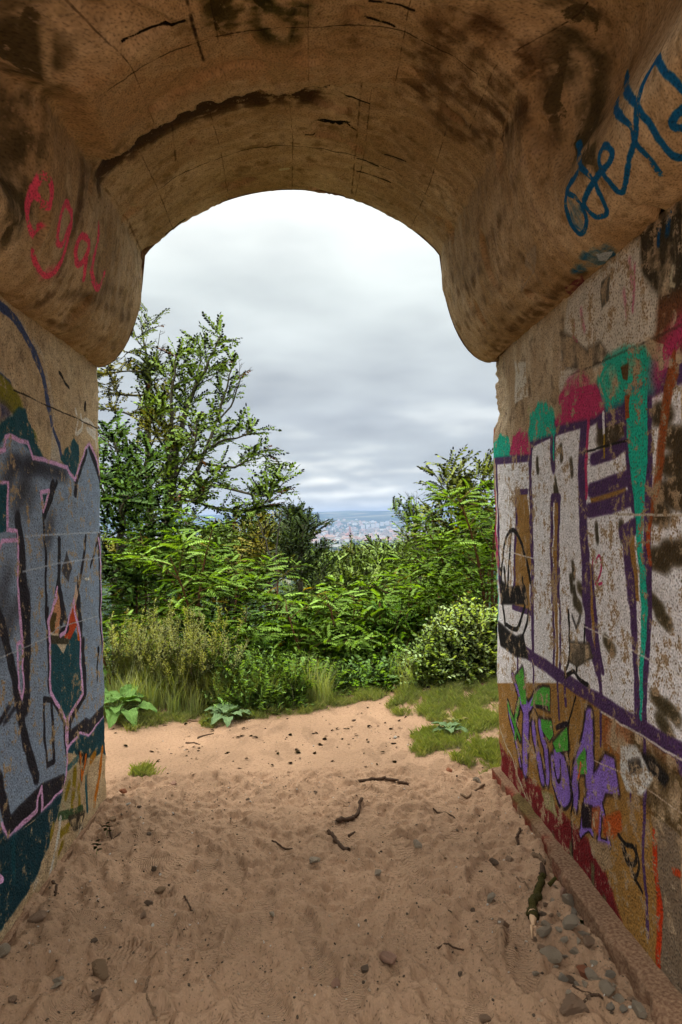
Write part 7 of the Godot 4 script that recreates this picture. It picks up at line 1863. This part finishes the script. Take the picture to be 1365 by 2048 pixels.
func build_city() -> void:
	var field := noise(610, 0.0016, 4)
	var plain := mat(Color.WHITE, 1.0)
	plain.vertex_color_use_as_albedo = true
	part("hills", grid(181, 61, func(i, j):
		var x: float = -9000.0 + 100.0 * i
		var z: float = -4700.0 - 105.0 * j
		return Vector3(x, land_y(x, z), z), func(i, j): return Vector2(i, j), func(i, j, p):
		var n: float = field.get_noise_2d(p.x * 0.7, p.z * 2.0)
		return Color(0.035, 0.05, 0.03) if n < 0.12 else Color(0.20, 0.18, 0.11) if n > 0.32 else Color(0.08, 0.10, 0.05)), plain, self, "structure")
	var kinds := []
	for q in [[Color(0.62, 0.58, 0.52), Color(0.32, 0.19, 0.15), 0.5, "cream walled city building with a red roof far off in the hazy valley"], [Color(0.72, 0.70, 0.68), Color(0.30, 0.29, 0.29), 0.12, "white flat roofed city building far off in the hazy valley"], [Color(0.50, 0.46, 0.42), Color(0.20, 0.17, 0.16), 0.5, "grey city building with a dark roof far off in the hazy valley"], [Color(0.58, 0.48, 0.42), Color(0.38, 0.26, 0.21), 0.45, "pinkish city building with a tiled roof far off in the hazy valley"], [Color(0.78, 0.76, 0.74), Color(0.66, 0.64, 0.62), 0.06, "long pale hall far off in the hazy valley"]]:
		kinds.append([house_mesh(q[0], q[1], q[2]), q[3]])
	var spot := func() -> Vector3:
		var d := 3000.0 + 3900.0 * pow(rng.randf(), 1.25)
		return Vector3(d * rng.randf_range(-0.24, 0.25), 0, -d)
	for k in 250:
		var p: Vector3 = spot.call()
		var kind := rng.randi() % 5
		var o := part("city_building", kinds[kind][0], plain)
		o.position = Vector3(p.x, land_y(p.x, p.z) if p.z < -5000.0 else -99.0, p.z)
		o.rotation.y = rng.randf_range(-0.5, 0.5)
		var s := rng.randf_range(0.8, 1.5)
		o.scale = Vector3(rng.randf_range(14, 40), rng.randf_range(10, 19), rng.randf_range(12, 18)) * s if kind < 4 else Vector3(rng.randf_range(50, 110), rng.randf_range(8, 14), 25)
		tag(o, kinds[kind][1], "building", "buildings of the far city")
	for kind in 4:
		var where := []
		var tint := []
		for k in 520:
			var p: Vector3 = spot.call()
			p.x *= 1.6
			p.z -= rng.randf() * 500.0
			where.append(Transform3D(Basis(Vector3.UP, rng.randf_range(-0.5, 0.5)).scaled_local(Vector3(rng.randf_range(12, 30), rng.randf_range(8, 14), rng.randf_range(10, 16))), Vector3(p.x, land_y(p.x, p.z) if p.z < -5000.0 else -99.0, p.z)))
			tint.append(Color.WHITE * rng.randf_range(0.8, 1.15))
		many("city", kinds[kind][0], plain, where, tint, self, "mass of small roofs of the far city", "city")
	# landmarks
	var slab := house_mesh(Color(0.66, 0.65, 0.64), Color(0.5, 0.5, 0.5), 0.03)
	var slabs := [Vector3(511.62, 24.511, -5981.393), Vector3(560.236, 28.029, -6028.809), Vector3(609.585, 31.602, -6076.185), Vector3(655.061, 30.839, -6123.828), Vector3(712.839, 44.358, -6270.771), Vector3(775.753, 48.44, -6367.488)]
	for k in slabs.size():
		var p: Vector3 = slabs[k]
		var o := part("apartment_block", slab, plain)
		var y := land_y(p.x, p.z)
		o.position = Vector3(p.x, y - 2.0, p.z)
		o.scale = Vector3(34, clampf(p.y + 22.0 - y, 24.0, 40.0), 16)
		tag(o, "%s white apartment slab counted from the left on the far hillside" % ["first", "second", "third", "fourth", "fifth", "sixth"][k], "building", "white apartment slabs")
	var church := Vector3(251.519, -30.068, -3892.886)
	var cm := thing("church", "red roofed church with a square tower in the middle of the far city", "church", Vector3(church.x, -99, church.z))
	part("nave", house_mesh(Color(0.36, 0.22, 0.17), Color(0.36, 0.19, 0.14), 0.7), plain, cm).scale = Vector3(44, 20, 22)
	var tw := part("tower", house_mesh(Color(0.33, 0.22, 0.18), Color(0.36, 0.19, 0.14), 0.9), plain, cm)
	tw.scale = Vector3(13, 38, 13)
	tw.position = Vector3(6, 0, 4)
	for q in [[Vector3(148.375, -14.062, -4198.675), "left of two dark church spires over the far city's roofs"], [Vector3(181.373, -8.799, -4246.908), "right of two dark church spires over the far city's roofs"]]:
		var o := thing("church_tower", q[1], "tower", Vector3(q[0].x, -99, q[0].z))
		part("shaft", house_mesh(Color(0.16, 0.14, 0.13), Color(0.12, 0.13, 0.13), 0.1), plain, o).scale = Vector3(11, 34, 11)
		var sp := CylinderMesh.new()
		sp.top_radius = 0.3
		sp.bottom_radius = 6.0
		sp.height = 26
		part("spire", sp, mats.dead_bark, o).position.y = 46
	var br := part("viaduct", house_mesh(Color(0.75, 0.74, 0.72), Color(0.70, 0.69, 0.67), 0.02), plain)
	var bp := Vector3(65.643, -66.706, -1900.302)
	br.position = Vector3(bp.x, bp.y - 3.0, bp.z)
	br.scale = Vector3(74, 7.0, 8)
	tag(br, "long white low building among the trees below the city", "building")
	# woods in the valley
	var crown := rock(640, 0.8, 3, 0.5)
	var where := []
	var tint := []
	var wood := noise(641, 0.0022, 3)
	while where.size() < 7500:
		var d := 260.0 + 5200.0 * pow(rng.randf(), 1.5)
		var x := d * rng.randf_range(-0.6, 0.6)
		if d > 2900.0 and wood.get_noise_2d(x, d) < 0.10:
			continue
		if d < 2900.0 and d > 1500.0 and wood.get_noise_2d(x, d) < -0.12:
			continue
		var s := rng.randf_range(9.0, 17.0)
		where.append(Transform3D(Basis(Vector3.UP, rng.randf() * TAU).scaled_local(Vector3(s, s * rng.randf_range(0.9, 1.5), s)), Vector3(x, (land_y(x, -d) if d > 5000.0 else slope_y(x, -d)) + s * 0.35, -d)))
		tint.append(Color(0.05, 0.085, 0.03).lerp(Color(0.11, 0.15, 0.05), rng.randf()) * rng.randf_range(0.7, 1.2))
	many("woods", crown, plain, where, tint, self, "green woods and park trees across the valley", "woods")
